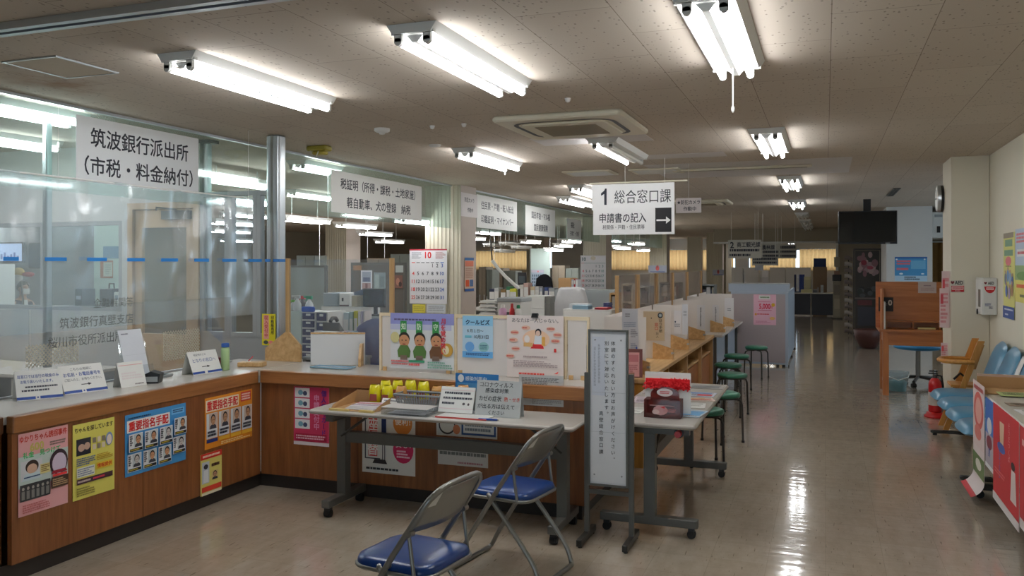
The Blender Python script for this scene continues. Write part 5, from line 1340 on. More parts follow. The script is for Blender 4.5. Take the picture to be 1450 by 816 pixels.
def cD(S): S.rect(.04, .86, .96, .88, (226, 150, 150)); S.small(.55, .06, .9, .14, 1, (140, 130, 130), 4); S.small(.1, .3, .9, .6, 3, (232, 222, 222), 6)
card([(172, 550), (208, 545)], .165, 18, 'tent_card', 'small plain white card in front of the leaning leaflet holder', cD)
a = P(165, 541, z=ZC + .001); c = P(196, 536, z=ZC + .001); dv = (c - a); dv.z = 0
a.x += .09; t = thing('leaflet_holder', 'clear sloping leaflet holder with a tall white sheet on the bank counter', 'holder', tuple(a)); t.rotation_euler[2] = math.atan2(dv.y, dv.x)
b = MB(); M2 = Matrix.Rotation(math.radians(-15), 4, 'X')
b.box(-.012, .222, .0, .004, .0005, .36, M_ACRYL, M2); b.box(-.012, .222, -.03, -.027, .002, .1, M_ACRYL, M2); b.box(-.012, .222, .06, .10, .0005, .004, M_ACRYL); b.obj('acrylic_holder', t)
S = Sheet(.20, .35, (222, 226, 234), .001); S.small(.1, .9, .4, .94, 1, (120, 124, 140), 2); S.rect(0, .5, 1, .503, (190, 196, 206)); 
S.place('tall_sheet', None, None, (0.005, -.002, .004), (1, 0, 0), (0, math.sin(math.radians(15)), math.cos(math.radians(15))), parent=t)
# black dish holder, steel coin tray, red box, bottle, wooden block
a = P(216, 542, z=ZC + .001); t = thing('card_stand', 'black plastic card stand behind the plain white card', 'stand', tuple(a), .5)
b = MB(); b.prism([(-.05, 0), (.05, 0), (.06, .06), (.0, .08), (-.06, .05)], (0, -.05, .0), (1, 0, 0), (0, 0, 1), .1, M_BLACK); b.obj('stand_body', t); b = MB(); b.box(-.045, .045, -.052, -.0505, .012, .045, M_GREYP); b.obj('front_label', t)
a = P(244, 536, z=ZC + .001); t = thing('coin_tray', 'grey coin tray passing under the counter screen lattice', 'tray', (SX + .12, a.y, ZC), 1.5)
b = MB(); b.rbox(-.11, .11, -.075, .075, .0005, .006, M_GREYP, .03); b.tube([(-.1, -.065, .012), (.1, -.065, .012), (.1, .065, .012), (-.1, .065, .012)], .008, M_GREYP, 6, closed=True); b.obj('tray_dish', t)
b = MB()
for k in range(14): b.cyl((-.08 + .0125 * k, -.05, .008), (-.08 + .0125 * k, .05, .008), .003, mat('pale_rubber', srgb(150, 170, 176), .6), 5)
b.obj('rubber_ribs', t)
a = P(313, 526, z=ZC + .001); t = thing('red_seal_box', 'small dark red box behind the far tent card', 'box', (a.x - .1, a.y + .10, ZC)); b = MB(); b.rbox(-.035, .035, -.035, .035, .0005, .07, ink((140, 40, 46)), .006); b.obj('box_body', t); b = MB(); b.rbox(-.037, .037, -.037, .037, .0705, .09, ink((110, 30, 40)), .006); b.obj('box_lid', t)
a = P(319, 524, z=ZC + .001); t = thing('glue_bottle', 'tall pale green bottle with a blue cap on the bank counter', 'bottle', tuple(a)); b = MB(); b.lathe([(.028, .0005), (.031, .006), (.031, .15), (.028, .165), (.016, .17)], (0, 0, 0), mat('pale_green_plastic', srgb(176, 206, 150), .35), 18); b.obj('bottle_body', t)
b = MB(); b.lathe([(.029, .1705), (.029, .195), (.024, .2), (.004, .2)], (0, 0, 0), ink((40, 90, 170)), 18); b.obj('bottle_cap', t)
a = P(357, 519, z=ZC + .001); t = thing('wooden_pen_block', 'low wooden block with a pen at the far end of the bank counter', 'block', tuple(a), .3); b = MB(); b.rbox(-.10, .10, -.05, .05, .0005, .035, M_PINE, .01); b.obj('block_body', t)
b = MB(); b.cyl((-.03, 0, .04), (-.0, .02, .075), .004, M_RED, 6); b.cyl((-.03, 0, .0352), (-.03, 0, .0405), .02, M_IVORY, 10); b.obj('pen', t)
# yellow narrow notice on the booth post
a = P(371, 489, Y=YP - .06); c = P(390, 445, Y=YP - .06); S = Sheet(c.x - a.x, c.z - a.z, (238, 222, 40), .0015)
S.rect(.12, .2, .52, .96, (236, 170, 150)); S.vtext('収入受付中', .32, .95, .13, (196, 40, 70), .02, 1.08); S.vtext('印紙販売所', .78, .95, .11, (60, 60, 30), .02, 1.1); S.oval(.3, .1, .18, .06, (80, 90, 80)); S.oval(.66, .1, .18, .06, (236, 140, 130))
S.place('yellow_notice', 'narrow yellow notice with vertical text beside the aluminium post', 'notice', a, (1, 0, 0), (0, 0, 1))
# blue-rimmed flat tray on the cross counter
a = P(475, 519, z=ZC); t = thing('document_tray', 'flat pale blue tray on the cross counter beside the slanted screen', 'tray', (a.x + .04, a.y - .1, ZC)); b = MB(); b.rbox(-.16, .16, -.06, .06, .0005, .005, ink((190, 206, 220)), .02); b.tube([(-.16, -.06, .008), (.16, -.06, .008), (.16, .06, .008), (-.16, .06, .008)], .005, ink((150, 190, 216)), 6, closed=True); b.obj('tray_dish', t)
# ------------------------------------------------------------------ stools along the aisle
def stool(loc, rot, lab):
    t = thing('round_stool', lab, 'stool', loc, rot, 'green stools along the low counter')
    b = MB(); b.lathe([(.135, .415), (.158, .42), (.163, .435), (.158, .452), (.13, .462), (.02, .465)], (0, 0, 0), M_GREENV, 28); b.obj('seat', t)
    b = MB(); b.lathe([(.02, .405), (.15, .405), (.155, .4145), (.02, .4148)], (0, 0, 0), M_DSTEEL, 24); b.obj('seat_pan', t)
    for k in range(4):
        a = math.pi / 4 + k * math.pi / 2; c, s = math.cos(a), math.sin(a); b = MB()
        b.tube([(c * .03, s * .03, .398), (c * .13, s * .13, .397), (c * .16, s * .16, .385), (c * .175, s * .175, .35), (c * .185, s * .185, .012)], .0105, M_DSTEEL, 8); b.cyl((c * .185, s * .185, .0), (c * .185, s * .185, .02), .014, M_RUBBER, 8); b.obj('leg', t)
    return t
STOOLS = [((997, 579), 'nearest green stool, half hidden by the second folding table'), ((1023, 556), 'second green stool from the second folding table'), ((1037, 529), 'third green stool from the second folding table, standing furthest into the aisle'),
      ((1031, 515), 'fourth green stool, close behind the third one'), ((1043, 502.5), 'fifth green stool, just before the lone one by the grey panel'), ((1071, 490.5), 'last green stool standing by itself in front of the grey partition panel')]
s0 = None
for i, (q, l) in enumerate(STOOLS):
    a = P(*q, z=.455)
    if s0 is None: s0 = stool((a.x, a.y, 0), .35, l)
    else: dup(s0, (a.x, a.y, 0), .35 + i * .5, l)

# ------------------------------------------------------------------ frosted booths on the low counter
def booth(y, lab, papers, x0=AX - .42, x1=AX - .06, h=.48, z=AZ + .001, back=.9):
    t = thing('frosted_booth_screen', lab, 'screen', (x0, y, z), 0, 'frosted screens on the low aisle counter')
    b = MB(); b.box(0, x1 - x0, -.003, .003, .002, h, M_FROST); b.obj('cross_pane', t)
    if back: b = MB(); b.box(-.004, .002, .004, back, .002, h, M_FROST); b.obj('long_pane', t)
    w = x1 - x0
    b = MB(); b.prism([(w - .17, 0), (w + .03, 0), (w + .03, .10), (w - .17, .16)], (0, -.022, .0), (1, 0, 0), (0, 0, 1), .018, M_PINE); b.obj('wedge_foot', t)
    b = MB(); b.prism([(w - .17, 0), (w + .03, 0), (w + .03, .10), (w - .17, .16)], (0, .006, .0), (1, 0, 0), (0, 0, 1), .018, M_PINE); b.obj('wedge_foot', t)
    b = MB(); b.cyl((w + .02, -.03, .06), (w + .02, .03, .06), .012, M_ALU, 8); b.obj('clamp_bolt', t)
    return t
BO = [(7.1, 'nearest frosted screen on the low counter, beside the notice board', .9), (8.3, 'frosted screen with a beige calligraphy sheet, second on the low counter', .9), (9.3, 'third frosted screen on the low counter, with white sheets', 1.15),
      (10.6, 'fourth frosted screen along the low counter', .75), (11.75, 'fifth frosted screen, first on the grey counter', .9), (12.9, 'sixth frosted screen, on the grey counter, with a large white sheet', .8)]
for y, l, bk in BO: booth(y, l, None, back=bk, z=AZ + (.006 if y > 11.3 else .001), x1=AX + (.06 if y > 11.3 else -.06))
def on_booth(y, xl, xr, yt, yb, paper, draw, lab, name='notice_sheet', cat='sheet', out=.006):
    pl = on_y(y, xl, xr, yt, yb, out); S = Sheet(pl[3], pl[4], paper, .001); draw(S); return Q(S, lab, pl, name, cat)
def dr_bei(S):
    S.oval(.80, .87, .12, .10, (40, 46, 60)); S.oval(.80, .87, .08, .06, (150, 170, 180)); S.text('ひ', .80, .87, .06, (230, 230, 230), .02, .1); S.vtext('はり手紙', .82, .76, .11, (50, 44, 40), .006, 1.1); S.vtext('窓口', .62, .62, .12, (200, 70, 60), .01, 1.1); S.vtext('記入', .66, .30, .09, (60, 50, 44), .004, 1.2); S.oval(.38, .77, .03, .02, (60, 60, 60))
on_booth(8.3, 911, 941, 441, 482, (206, 186, 156), dr_bei, 'beige sheet with brush lettering and a round crest on the second frosted screen', out=.008)
W_ = (228, 228, 232)
on_booth(9.3, 954, 965, 440, 473, W_, lambda S: (S.oval(.2, .52, .09, .04, (80, 90, 110)), S.small(.1, .3, .8, .45, 3, (150, 150, 160), 3)), 'small white sheet at the left of the third frosted screen', out=.01)
on_booth(9.3, 966, 974, 431, 474, (214, 218, 226), lambda S: S.small(.2, .6, .8, .8, 2, (170, 176, 186), 4), 'tall pale sheet at the right of the third frosted screen', out=.01)
on_booth(10.6, 987, 998, 432, 466, W_, lambda S: S.small(.4, .1, .56, .9, 12, (70, 72, 84), 3, .7), 'white sheet with a vertical line of text on the fourth frosted screen', out=.01)
on_booth(11.75, 1009, 1018, 432, 463, W_, lambda S: S.small(.4, .1, .6, .9, 12, (110, 112, 124), 5, .7), 'white sheet with a vertical line of text on the fifth frosted screen', out=.01)
on_booth(12.9, 1026, 1039, 422, 459, (232, 232, 236), lambda S: S.small(.3, .5, .7, .62, 2, (130, 134, 146), 7), 'large plain white sheet on the sixth frosted screen', out=.01)
on_booth(7.1, 881, 903, 437, 468, (214, 216, 224), lambda S: (S.small(.2, .6, .5, .8, 2, (140, 142, 150), 3), S.small(.1, .15, .9, .4, 3, (160, 170, 190), 4)), 'pale sheet at the top of the nearest frosted screen', out=.008)
on_booth(7.1, 891, 904, 463, 523, (222, 222, 228), lambda S: (S.small(.15, .75, .9, .95, 5, (150, 150, 160), 5), S.small(.15, .3, .9, .62, 8, (150, 156, 176), 6), S.oval(.8, .5, .08, .04, (60, 100, 200))), 'long white form hanging from the nearest frosted screen', out=.012)
a = P(905, 545, z=AZ); t = thing('leaflet_stand', 'brown edged leaflet stand with pink leaflets beside the tall notice board', 'leaflet stand', (-1.50, 6.84, AZ), .2)
b = MB(); M3 = Matrix.Rotation(math.radians(-18), 4, 'X'); b.box(-.1, .1, 0, .008, .001, .24, mat('dark_red_board', srgb(120, 56, 50), .5), M3); b.box(-.1, .1, .06, .09, .0005, .006, mat('dark_red_board', srgb(120, 56, 50), .5)); b.obj('stand_back', t)
S = Sheet(.15, .2, (226, 160, 160), .004); S.rect(.05, .6, .95, .9, (206, 120, 126)); S.small(.1, .1, .9, .5, 5, (190, 110, 116), 3); S.place('pink_leaflet', None, None, (-.075, -.004, .01), (1, 0, 0), (0, math.sin(math.radians(18)), math.cos(math.radians(18))), parent=t)
# wooden frame screen over the counter end, seen above the notice board
screen_panel(xa[3], CE - .06, zt_screen, 'frosted screen ending the cross counter, above the tall notice board')
pl = on_y(PLY, 838, 0, 447, 468); S = Sheet(.13, .10, (216, 216, 224), .001); S.oval(.3, .5, .06, .1, (60, 90, 160)); S.small(.4, .3, .9, .4, 1, (120, 126, 140), 3)
# row of tall clear screens on posts further in
PX = AX - .66
ys = [8.55, 9.6, 10.75, 11.95, 13.3, 14.9]
M_DUSTY = clear('dusty_brown_acrylic', (0.86, 0.82, 0.79), 0.12, 0.08, (0.62, 0.56, 0.52))
for i, (y0, y1) in enumerate(zip(ys, ys[1:])):
    t = thing('clear_screen', ('first', 'second', 'third', 'fourth', 'fifth')[i] + ' tall clear screen on pale posts behind the low aisle counter', 'screen', (PX, y0, 0), 0, 'tall clear screens behind the low counter')
    for q in (.02, y1 - y0 - .05):
        b = MB(); b.box(-.018, .018, q, q + .03, .001, 1.53, M_PINEZ); b.obj('post', t)
    b = MB(); b.box(-.003, .003, .061, y1 - y0 - .051, .72, 1.53, M_DUSTY); b.obj('clear_pane', t)
    b = MB(); b.box(-.01, .01, .061, y1 - y0 - .051, .40, .719, M_PINE); b.obj('lower_board', t)

# ------------------------------------------------------------------ grey partition panel at the end of the counter
GY = 14.28
x0, x1 = P(1035, 450, Y=GY).x, P(1112, 450, Y=GY).x; zt = P(1090, 414, Y=GY).z
t = thing('partition_panel', 'grey pink cloth partition panel with a pale blue side, at the end of the counters', 'partition', ((x0 + x1) / 2, GY, 0)); o = (-(x0 + x1) / 2, -GY, 0)
b = MB(); b.box(x0, x1, GY, GY + .04, .06, zt - .03, M_PANELC); b.obj('cloth_panel', t, o)
b = MB(); b.box(x0, x1, GY - .005, GY + .045, zt - .0295, zt, M_PALEBL); b.box(x1 + .0005, x1 + .045, GY - .01, GY + .05, .0, zt, M_PALEBL); b.box(x0, x1, GY - .005, GY + .045, .03, .0595, M_PALEBL); b.obj('steel_frame', t, o)
b = MB(); b.box(x1 + .006, x1 + .04, GY + .055, 17.4, .05, zt, M_PALEBL); b.obj('side_panel', t, o)
for y in (GY + .02, 15.8, 17.3):
    b = MB(); b.box(x1 - .05, x1 + .06, y - .02, y + .02, .0, .028, M_BLACK); b.obj('foot', t, o)
b = MB(); b.box(x0 + .05, x0 + .09, GY - .01, GY + .05, 0, .0295, M_BLACK); b.obj('foot', t, o)
a, c = P(1033, 414, Y=GY + .2), P(1118, 403, Y=GY + .2)
t = thing('steel_shelf_box', 'long pale blue steel box lying along the top of the grey partition', 'shelf', (a.x, GY + .05, zt)); b = MB()
w = c.x - a.x; b.box(0, w, .0, .3, .001, .13, M_PALEBL); b.obj('box_body', t); b = MB(); b.box(-.005, w + .005, -.006, .306, .1305, .142, M_FRAMEG); b.obj('box_lid', t)
b = MB(); b.box(.1, .14, .05, .25, -zt, .0005, M_STEELG); b.box(w - .2, w - .16, .05, .25, -zt, .0005, M_STEELG); b.obj('support_leg', t)
pl = on_y(GY, 1067, 1099, 417, 460); S = Sheet(pl[3], pl[4], (244, 196, 216), .001)
S.rect(.24, .84, .74, .97, (240, 238, 236)); S.small(.3, .87, .7, .94, 1, (120, 150, 110), 3); S.text('5,000', .5, .6, .2, (226, 30, 80), .03, .5); S.text('円', .78, .57, .09, (226, 60, 90), .02, .1); S.oval(.87, .66, .08, .06, (240, 190, 50)); S.small(.2, .74, .75, .78, 1, (220, 110, 150), 4); S.small(.16, .33, .92, .38, 1, (220, 40, 60), 5); S.oval(.1, .35, .05, .04, (240, 170, 60)); S.oval(.83, .22, .12, .05, (244, 196, 120)); S.small(.1, .06, .8, .14, 2, (220, 150, 180), 6); S.small(.2, .46, .8, .5, 1, (206, 90, 130), 8)
Q(S, 'pink poster with a large red price on the grey partition panel', pl)
# ------------------------------------------------------------------ the office behind the counters
def desk(x0, x1, y0, y1, lab, z=.72, m=None):
    t = thing('office_desk', lab, 'desk', ((x0 + x1) / 2, (y0 + y1) / 2, 0)); w, d = (x1 - x0) / 2, (y1 - y0) / 2
    b = MB(); b.rbox(-w, w, -d, d, z - .03, z, M_TOP, .01); b.obj('desktop', t)
    b = MB(); b.box(-w + .01, w - .01, d - .03, d - .01, .1, z - .031, M_GREYP); b.obj('back_panel', t)
    for s in (-1, 1):
        b = MB(); b.box(min(s * w, s * (w - .04)), max(s * w, s * (w - .04)), -d + .02, d - .035, 0, z - .031, M_GREYP); b.obj('side_panel', t)
    b = MB(); b.box(w - .45, w - .05, -d + .02, -d + .04, .1, z - .04, M_WPLAS); b.obj('drawer_front', t)
    return t
def pxbox(xl, xr, yt, Y, z0):
    a, c = P(xl, yt, Y=Y), P(xr, yt, Y=Y); return a.x, c.x, z0, a.z
desk(-5.6, -4.05, 6.75, 7.5, 'office desk carrying the navy drawer cabinet, right of the aluminium post')
desk(-5.55, -3.9, 7.6, 8.5, 'office desk with a white cabinet and printer on it, behind the drawer cabinet')
desk(-5.8, -4.0, 12.1, 13.3, 'office desk right of the calendar column with a grey printer')
desk(-5.4, -3.0, 13.4, 14.6, 'office desk carrying the white boxes and the covered machine')
desk(-4.4, -2.6, 9.2, 10.3, 'office desk just behind the cross counter screens')
DZ = .721
# navy drawer cabinets
def drawers(xl, xr, yt, Y, n, lab, side=None):
    x0, x1, z0, z1 = pxbox(xl, xr, yt, Y, DZ); t = thing('drawer_cabinet', lab, 'drawer cabinet', (x0, Y, z0)); w, h = x1 - x0, z1 - z0
    b = MB(); b.box(-.0, w, .012, .34, 0, h, M_WPLAS)
    for k in range(n + 1): b.box(0, w, 0, .0115, max(0, h * k / n - .006), min(h, h * k / n + .006), M_WPLAS)
    b.obj('cabinet_body', t)
    for k in range(n):
        q = MB(); q.box(.012, w - .012, -.004, .0115, h * k / n + .009, h * (k + 1) / n - .009, ink((58, 64, 104))); d = q.obj('drawer', t)
        q = MB(); q.box(w * .35, w * .68, -.0065, -.0045, h * (k + .55) / n, h * (k + .8) / n, M_WHITE); q.obj('label_holder', d)
    return t, x0, z1
t1, xd_, zd = drawers(427, 446, 442, 7.0, 6, 'white drawer cabinet with six navy drawers, next to the wooden post')
drawers(447.5, 463, 442, 7.02, 5, 'second white cabinet with navy drawers, right of the first one')
b = MB(); x0, x1, z0, z1 = pxbox(409, 426, 441, 7.05, DZ); t = thing('side_cabinet', 'pale side of a white cabinet left of the navy drawers', 'cabinet', (x0, 7.05, DZ)); b.box(0, x1 - x0, 0, .34, 0, z1 - z0, mat('pale_green_white', srgb(206, 222, 218), .5)); b.obj('cabinet_body', t)
b = MB(); b.box(.05, .11, -.004, -.0005, .02, .10, ink((60, 70, 100))); b.box(.05, .11, -.004, -.0005, .12, .16, ink((60, 70, 100))); b.obj('drawer', t)
# sprays on top
def spray(px, yt, Y, cb, cn, lab, liquid=None):
    a = P(px, 442, Y=Y + .12); z0 = zd + .001; h = P(px, yt, Y=Y + .12).z - z0
    t = thing('spray_bottle', lab, 'spray bottle', (a.x, Y + .12, z0), rr.uniform(-.2, .2), 'spray bottles on the drawer cabinet')
    b = MB(); b.lathe([(.036, 0), (.04, .01), (.04, h * .4), (.03, h * .55), (.014, h * .68), (.014, h * .74)], (0, 0, 0), cb, 14); b.obj('bottle_body', t)
    b = MB(); b.box(-.015, .03, -.012, .012, h * .74, h * .95, cn); b.box(-.06, -.015, -.008, .008, h * .82, h * .95, cn); b.tube([(-.025, 0, h * .82), (-.035, 0, h * .66)], .005, cn, 6); b.obj('spray_head', t)
M_WB = mat('milky_bottle', srgb(220, 226, 226), .3)
spray(438, 418, 7.0, M_WB, ink((30, 150, 110)), 'white spray bottle with a green head')
spray(421, 417, 7.02, M_WB, ink((190, 196, 196)), 'white spray bottle with a pale grey head')
spray(428, 418, 7.11, mat('dark_bottle', srgb(60, 56, 60), .3), ink((190, 40, 60)), 'dark spray bottle with a red head')
spray(415, 424, 7.12, M_WB, ink((110, 190, 70)), 'short bottle with a light green head beside the wooden post')
a = P(438, 441, Y=7.05); t = thing('blue_wipe_pack', 'blue pack lying on the drawer cabinet below the green spray head', 'packet', (a.x, 7.03, zd + .001)); b = MB(); b.rbox(-.07, .06, -.02, .04, 0, .05, ink((40, 96, 200)), .02); b.obj('wrapper', t)
# white cabinet, printer, trays, monitor
x0, x1, z0, z1 = pxbox(455, 512, 434, 7.9, DZ); t = thing('white_cabinet', 'white cabinet under the grey printer', 'cabinet', (x0, 7.9, DZ)); zc1 = z1; b = MB(); b.box(0, x1 - x0, 0, .4, 0, z1 - z0, M_WPLAS); b.obj('cabinet_body', t)
b = MB(); b.box(.01, (x1 - x0) / 2 - .003, -.008, -.0005, .01, z1 - z0 - .02, M_WHITE); b.obj('door', t); b = MB(); b.box((x1 - x0) / 2 + .003, x1 - x0 - .01, -.008, -.0005, .01, z1 - z0 - .02, M_WHITE); b.obj('door', t)
x0, x1, _, z1 = pxbox(457, 496, 415, 7.92, 0); t = thing('printer', 'grey and white printer on the white cabinet', 'printer', (x0, 7.92, zc1 + .001)); w, h = x1 - x0, z1 - zc1
b = MB(); b.rbox(0, w * .58, 0, .34, 0, h, ink((140, 152, 158)), .02); b.obj('printer_body', t); b = MB(); b.rbox(w * .581, w, .0, .34, 0, h, M_WPLAS, .02); b.obj('printer_side', t); b = MB(); b.box(w * .7, w * .76, -.004, -.0005, h * .4, h * .65, M_BLACK); b.box(w * .62, w * .95, -.004, -.0005, .005, .02, ink((90, 60, 60))); b.obj('paper_slot', t)
x0, x1, _, z1 = pxbox(497, 511.5, 419, 7.95, 0); t = thing('letter_tray_rack', 'beige letter tray rack right of the grey printer', 'tray rack', (x0, 7.95, zc1 + .001)); w, h = x1 - x0, z1 - zc1
b = MB(); b.box(0, w * .62, 0, .3, 0, h, ink((186, 176, 150))); b.obj('rack_body', t); b = MB()
for k in range(9): b.box(w * .63, w, 0, .3, h * k / 9 + .004, h * k / 9 + .012, ink((170, 160, 132)))
b.box(w - .006, w, .29, .3, 0, h, ink((170, 160, 132))); b.obj('tray_shelf', t)
x0, x1, _, z1 = pxbox(494, 512, 408, 7.96, 0); t = thing('stacked_folder', 'dark blue folder lying aslant on the beige tray rack', 'folder', (x0, 8.0, P(500, 419, Y=7.95).z + .006)); b = MB(); b.prism([(0, .0), (.17, .0), (.18, .05), (.16, .07), (.02, .02)], (0, 0, 0), (1, 0, 0), (0, 0, 1), .2, ink((70, 86, 110))); b.obj('folder_cover', t)
def monitor(x, y, z, w, h, lab, on=None, rot=0):
    t = thing('computer_monitor', lab, 'monitor', (x, y, z), rot); b = MB(); b.rbox(-w / 2, w / 2, -.02, .02, .09, .09 + h, M_BLACK, .01); b.obj('screen_case', t)
    b = MB(); b.box(-w / 2 + .015, w / 2 - .015, -.022, -.0205, .105, .075 + h, on or mat('dark_screen', srgb(18, 20, 24), .15)); b.obj('display', t)
    b = MB(); b.box(-.02, .02, .021, .04, .01, .2, M_BLACK); b.rbox(-.1, .1, -.07, .09, 0, .012, M_BLACK, .03); b.obj('monitor_stand', t); return t
monitor(P(530, 424, Y=8.0).x, 8.0, P(527, 433, Y=8.1).z - .1, .26, .2, 'black monitor right of the beige tray rack, before the pin board')
x0, x1, _, z1 = pxbox(514, 545, 433, 7.9, 0); t = thing('low_cabinet', 'grey low cabinet carrying the black monitor', 'cabinet', (x0, 7.9, DZ)); b = MB(); b.box(0, x1 - x0, 0, .4, 0, P(527, 433, Y=8.1).z - .1 - DZ - .001, M_GREYP); b.obj('cabinet_body', t)
# binders and small things in front of the white cabinet
def book(x, y, z, w, h, d, c, lab, grp='binders and files on the office desk'):
    b = MB(); b.box(0, w, 0, d, 0, h, c); b.box(.003, w - .003, -.0008, .0, h * .5, h * .85, M_WHITE) if w > .02 else None
    return tag(b.obj('file_binder', None, (x, y, z)), lab, 'binder', grp)
for i, (xl, xr, yt, c, l) in enumerate([(480, 492, 443, (196, 214, 220), 'pale blue box file left of the yellow binder'), (493, 498, 442, (170, 196, 200), 'thin teal grey binder just left of the yellow binder'), (499.5, 504.5, 441, (206, 206, 50), 'yellow binder standing before the white cabinet'), (505.5, 509, 441, (226, 226, 232), 'white binder right of the yellow one'), (509.6, 512, 441, (190, 186, 214), 'lilac thin binder, second right of the yellow one'), (513, 515.5, 441, (216, 210, 210), 'cream thin binder, farthest right of the yellow one')]):
    x0, x1, z0, z1 = pxbox(xl, xr, yt, 7.3, DZ); book(x0, 7.32, DZ, x1 - x0, z1 - DZ, .13, ink(c), l)
a = P(481, 460, Y=6.95); t = thing('desk_telephone', 'dark grey desk telephone before the binders', 'telephone', (a.x, 6.9, DZ)); b = MB(); hh = P(481, 456, Y=6.9).z - DZ; b.prism([(0, 0), (.2, 0), (.2, hh), (0, hh * .5)], (-.09, .1, 0), (0, -1, 0), (0, 0, 1), .18, M_STEELG); b.obj('phone_base', t)
b = MB(); b.tube([(-.07, .0, hh + .0), (-.07, .03, hh + .03), (-.07, .09, hh + .03), (-.07, .12, hh)], .018, M_DSTEEL, 8); b.obj('handset', t); b = MB(); b.box(-.0, .03, -.103, -.1005, .06, .08, M_RED); b.obj('call_lamp', t)
# boxes of files close behind the slanted screen, standing on a low shelf
t = thing('low_shelf', 'low grey shelf behind the cross counter, under the blue file boxes', 'shelf', (P(443, 470, Y=6.05).x, 6.12, 0)); lw = P(499, 470, Y=6.05).x - P(443, 470, Y=6.05).x + .04; b = MB(); b.box(-.06, lw, -.15, .18, .86, .88, M_GREYP); b.obj('shelf_top', t)
for x in (-.05, lw - .04): b = MB(); b.box(x, x + .03, -.14, .17, 0, .859, M_GREYP); b.obj('shelf_side', t)
x0, x1, z0, z1 = pxbox(443, 476, 471, 6.05, .881); t = thing('file_box', 'royal blue file box behind the slanted white screen', 'box', (x0, 6.05, .881)); b = MB(); b.box(0, x1 - x0, 0, .1, 0, z1 - .881, ink((44, 84, 156))); b.obj('box_body', t); b = MB(); b.box(.004, x1 - x0 - .004, .006, .094, z1 - .8805, z1 - .873, M_WHITE); b.obj('paper_stack', t)
for i, c in enumerate(((196, 180, 196), (150, 90, 100), (210, 214, 220), (150, 84, 84), (120, 150, 190), (206, 206, 210), (140, 180, 210))):
    x0, x1, z0, z1 = pxbox(477 + i * 3, 479.6 + i * 3, 470, 6.05, .881); b = MB(); b.box(0, x1 - x0, 0, .1, 0, z1 - .881, ink(c)); tag(b.obj('file_folder', None, (x0, 6.06, .881)), 'thin upright file right of the royal blue box, ' + ('mauve, first', 'wine red, second', 'pale grey, third', 'brick red, fourth', 'dull blue, fifth', 'white, sixth', 'sky blue, last')[i], 'file', 'thin files behind the slanted screen')
def office_chair(loc, rot, m, lab, h=.95, grp=None):
    t = thing('office_chair', lab, 'chair', loc, rot, grp)
    b = MB(); b.lathe([(.02, .44), (.2, .44), (.24, .46), (.24, .49), (.2, .51), (.02, .515)], (0, 0, 0), m, 20); b.obj('seat', t)
    b = MB()
    def bf(u, v):
        a = (u - .5) * 2; return Vector((a * .21 * (1 - .35 * max(0, v - .55) ** 1.5 * 2), .20 + .05 * v - .05 * (1 - a * a) * -1 * -.6, .56 + (h - .56) * v * (1 - .12 * a * a)))
    b.grid(bf, 12, 8, m); b.obj('backrest', t, solid=.045)
    b = MB(); b.cyl((0, 0, .1), (0, 0, .44), .025, M_CHROME, 10); b.tube([(0, .1, .43), (0, .24, .46), (0, .26, .62)], .014, M_BLACK, 8); b.obj('column', t)
    b = MB()
    for k in range(5):
        a = 2 * math.pi * k / 5 + .3; b.cyl((0, 0, .1), (.27 * math.cos(a), .27 * math.sin(a), .065), .018, M_DSTEEL, 8)
    b.obj('star_base', t)
    for k in range(5):
        a = 2 * math.pi * k / 5 + .3; x, y = .27 * math.cos(a), .27 * math.sin(a); c = MB(); c.cyl((x - .02, y, .026), (x + .02, y, .026), .026, M_RUBBER, 12); c.cyl((x, y, .03), (x, y, .065), .01, M_BLACK, 6); c.obj('caster', t)
    return t
a = P(520, 462, Y=6.3); office_chair((a.x + .04, 6.6, 0), math.pi, ink((98, 104, 140)), 'slate blue rounded chair back above the slanted white screen', h=a.z + .06)
# pin board and grey partitions further back
def partition(xl, xr, yt, Y, m, lab, th=.04):
    a, c = P(xl, yt, Y=Y), P(xr, yt, Y=Y); t = thing('office_partition', lab, 'partition', (a.x, Y, 0)); w = c.x - a.x
    b = MB(); b.box(.03, w - .03, 0, th, .06, a.z - .03, m); b.obj('panel', t)
    b = MB(); b.box(0, .0295, -.005, th + .005, 0, a.z, M_STEELG); b.box(w - .0295, w, -.005, th + .005, 0, a.z, M_STEELG); b.box(.03, w - .03, -.005, th + .005, a.z - .0295, a.z, M_STEELG); b.box(.03, w - .03, -.005, th + .005, .03, .0595, M_STEELG); b.obj('panel_frame', t); return t
M_GP = mat('grey_green_partition', srgb(128, 136, 134), .8, noise=.05, scale=60); M_PB = mat('dark_pin_board', srgb(92, 88, 82), .9, noise=.08, scale=60)
partition(408, 462, 376, 10.4, M_GP, 'grey green partition between the wooden post and the far column')
partition(497, 574, 372, 9.3, M_PB, 'dark pin board partition with papers, left of the month calendar')
def onboard(xl, xr, yt, yb, Y, paper, draw, lab, name='pinned_paper', cat='paper', grp='papers on the dark pin board'):
    pl = on_y(Y, xl, xr, yt, yb, .008); S = Sheet(pl[3], pl[4], paper, .001); draw(S); o = Q(S, lab, pl, name, cat, grp); return o
onboard(511, 527, 383, 416, 9.3, (214, 216, 222), lambda S: (S.rect(.12, .5, .88, .94, (150, 160, 176)), S.rect(.2, .52, .8, .7, (90, 100, 130)), S.rect(.12, .12, .88, .46, (170, 140, 140)), S.rect(.4, .14, .6, .44, (120, 80, 84))), 'framed picture calendar pinned at the left of the dark pin board')
onboard(529, 546, 386, 412, 9.3, (130, 144, 146), lambda S: (S.rect(.1, .1, .45, .9, (156, 170, 168)), S.rect(.5, .2, .9, .8, (110, 124, 128))), 'bluish grey sheets right of the framed picture calendar')
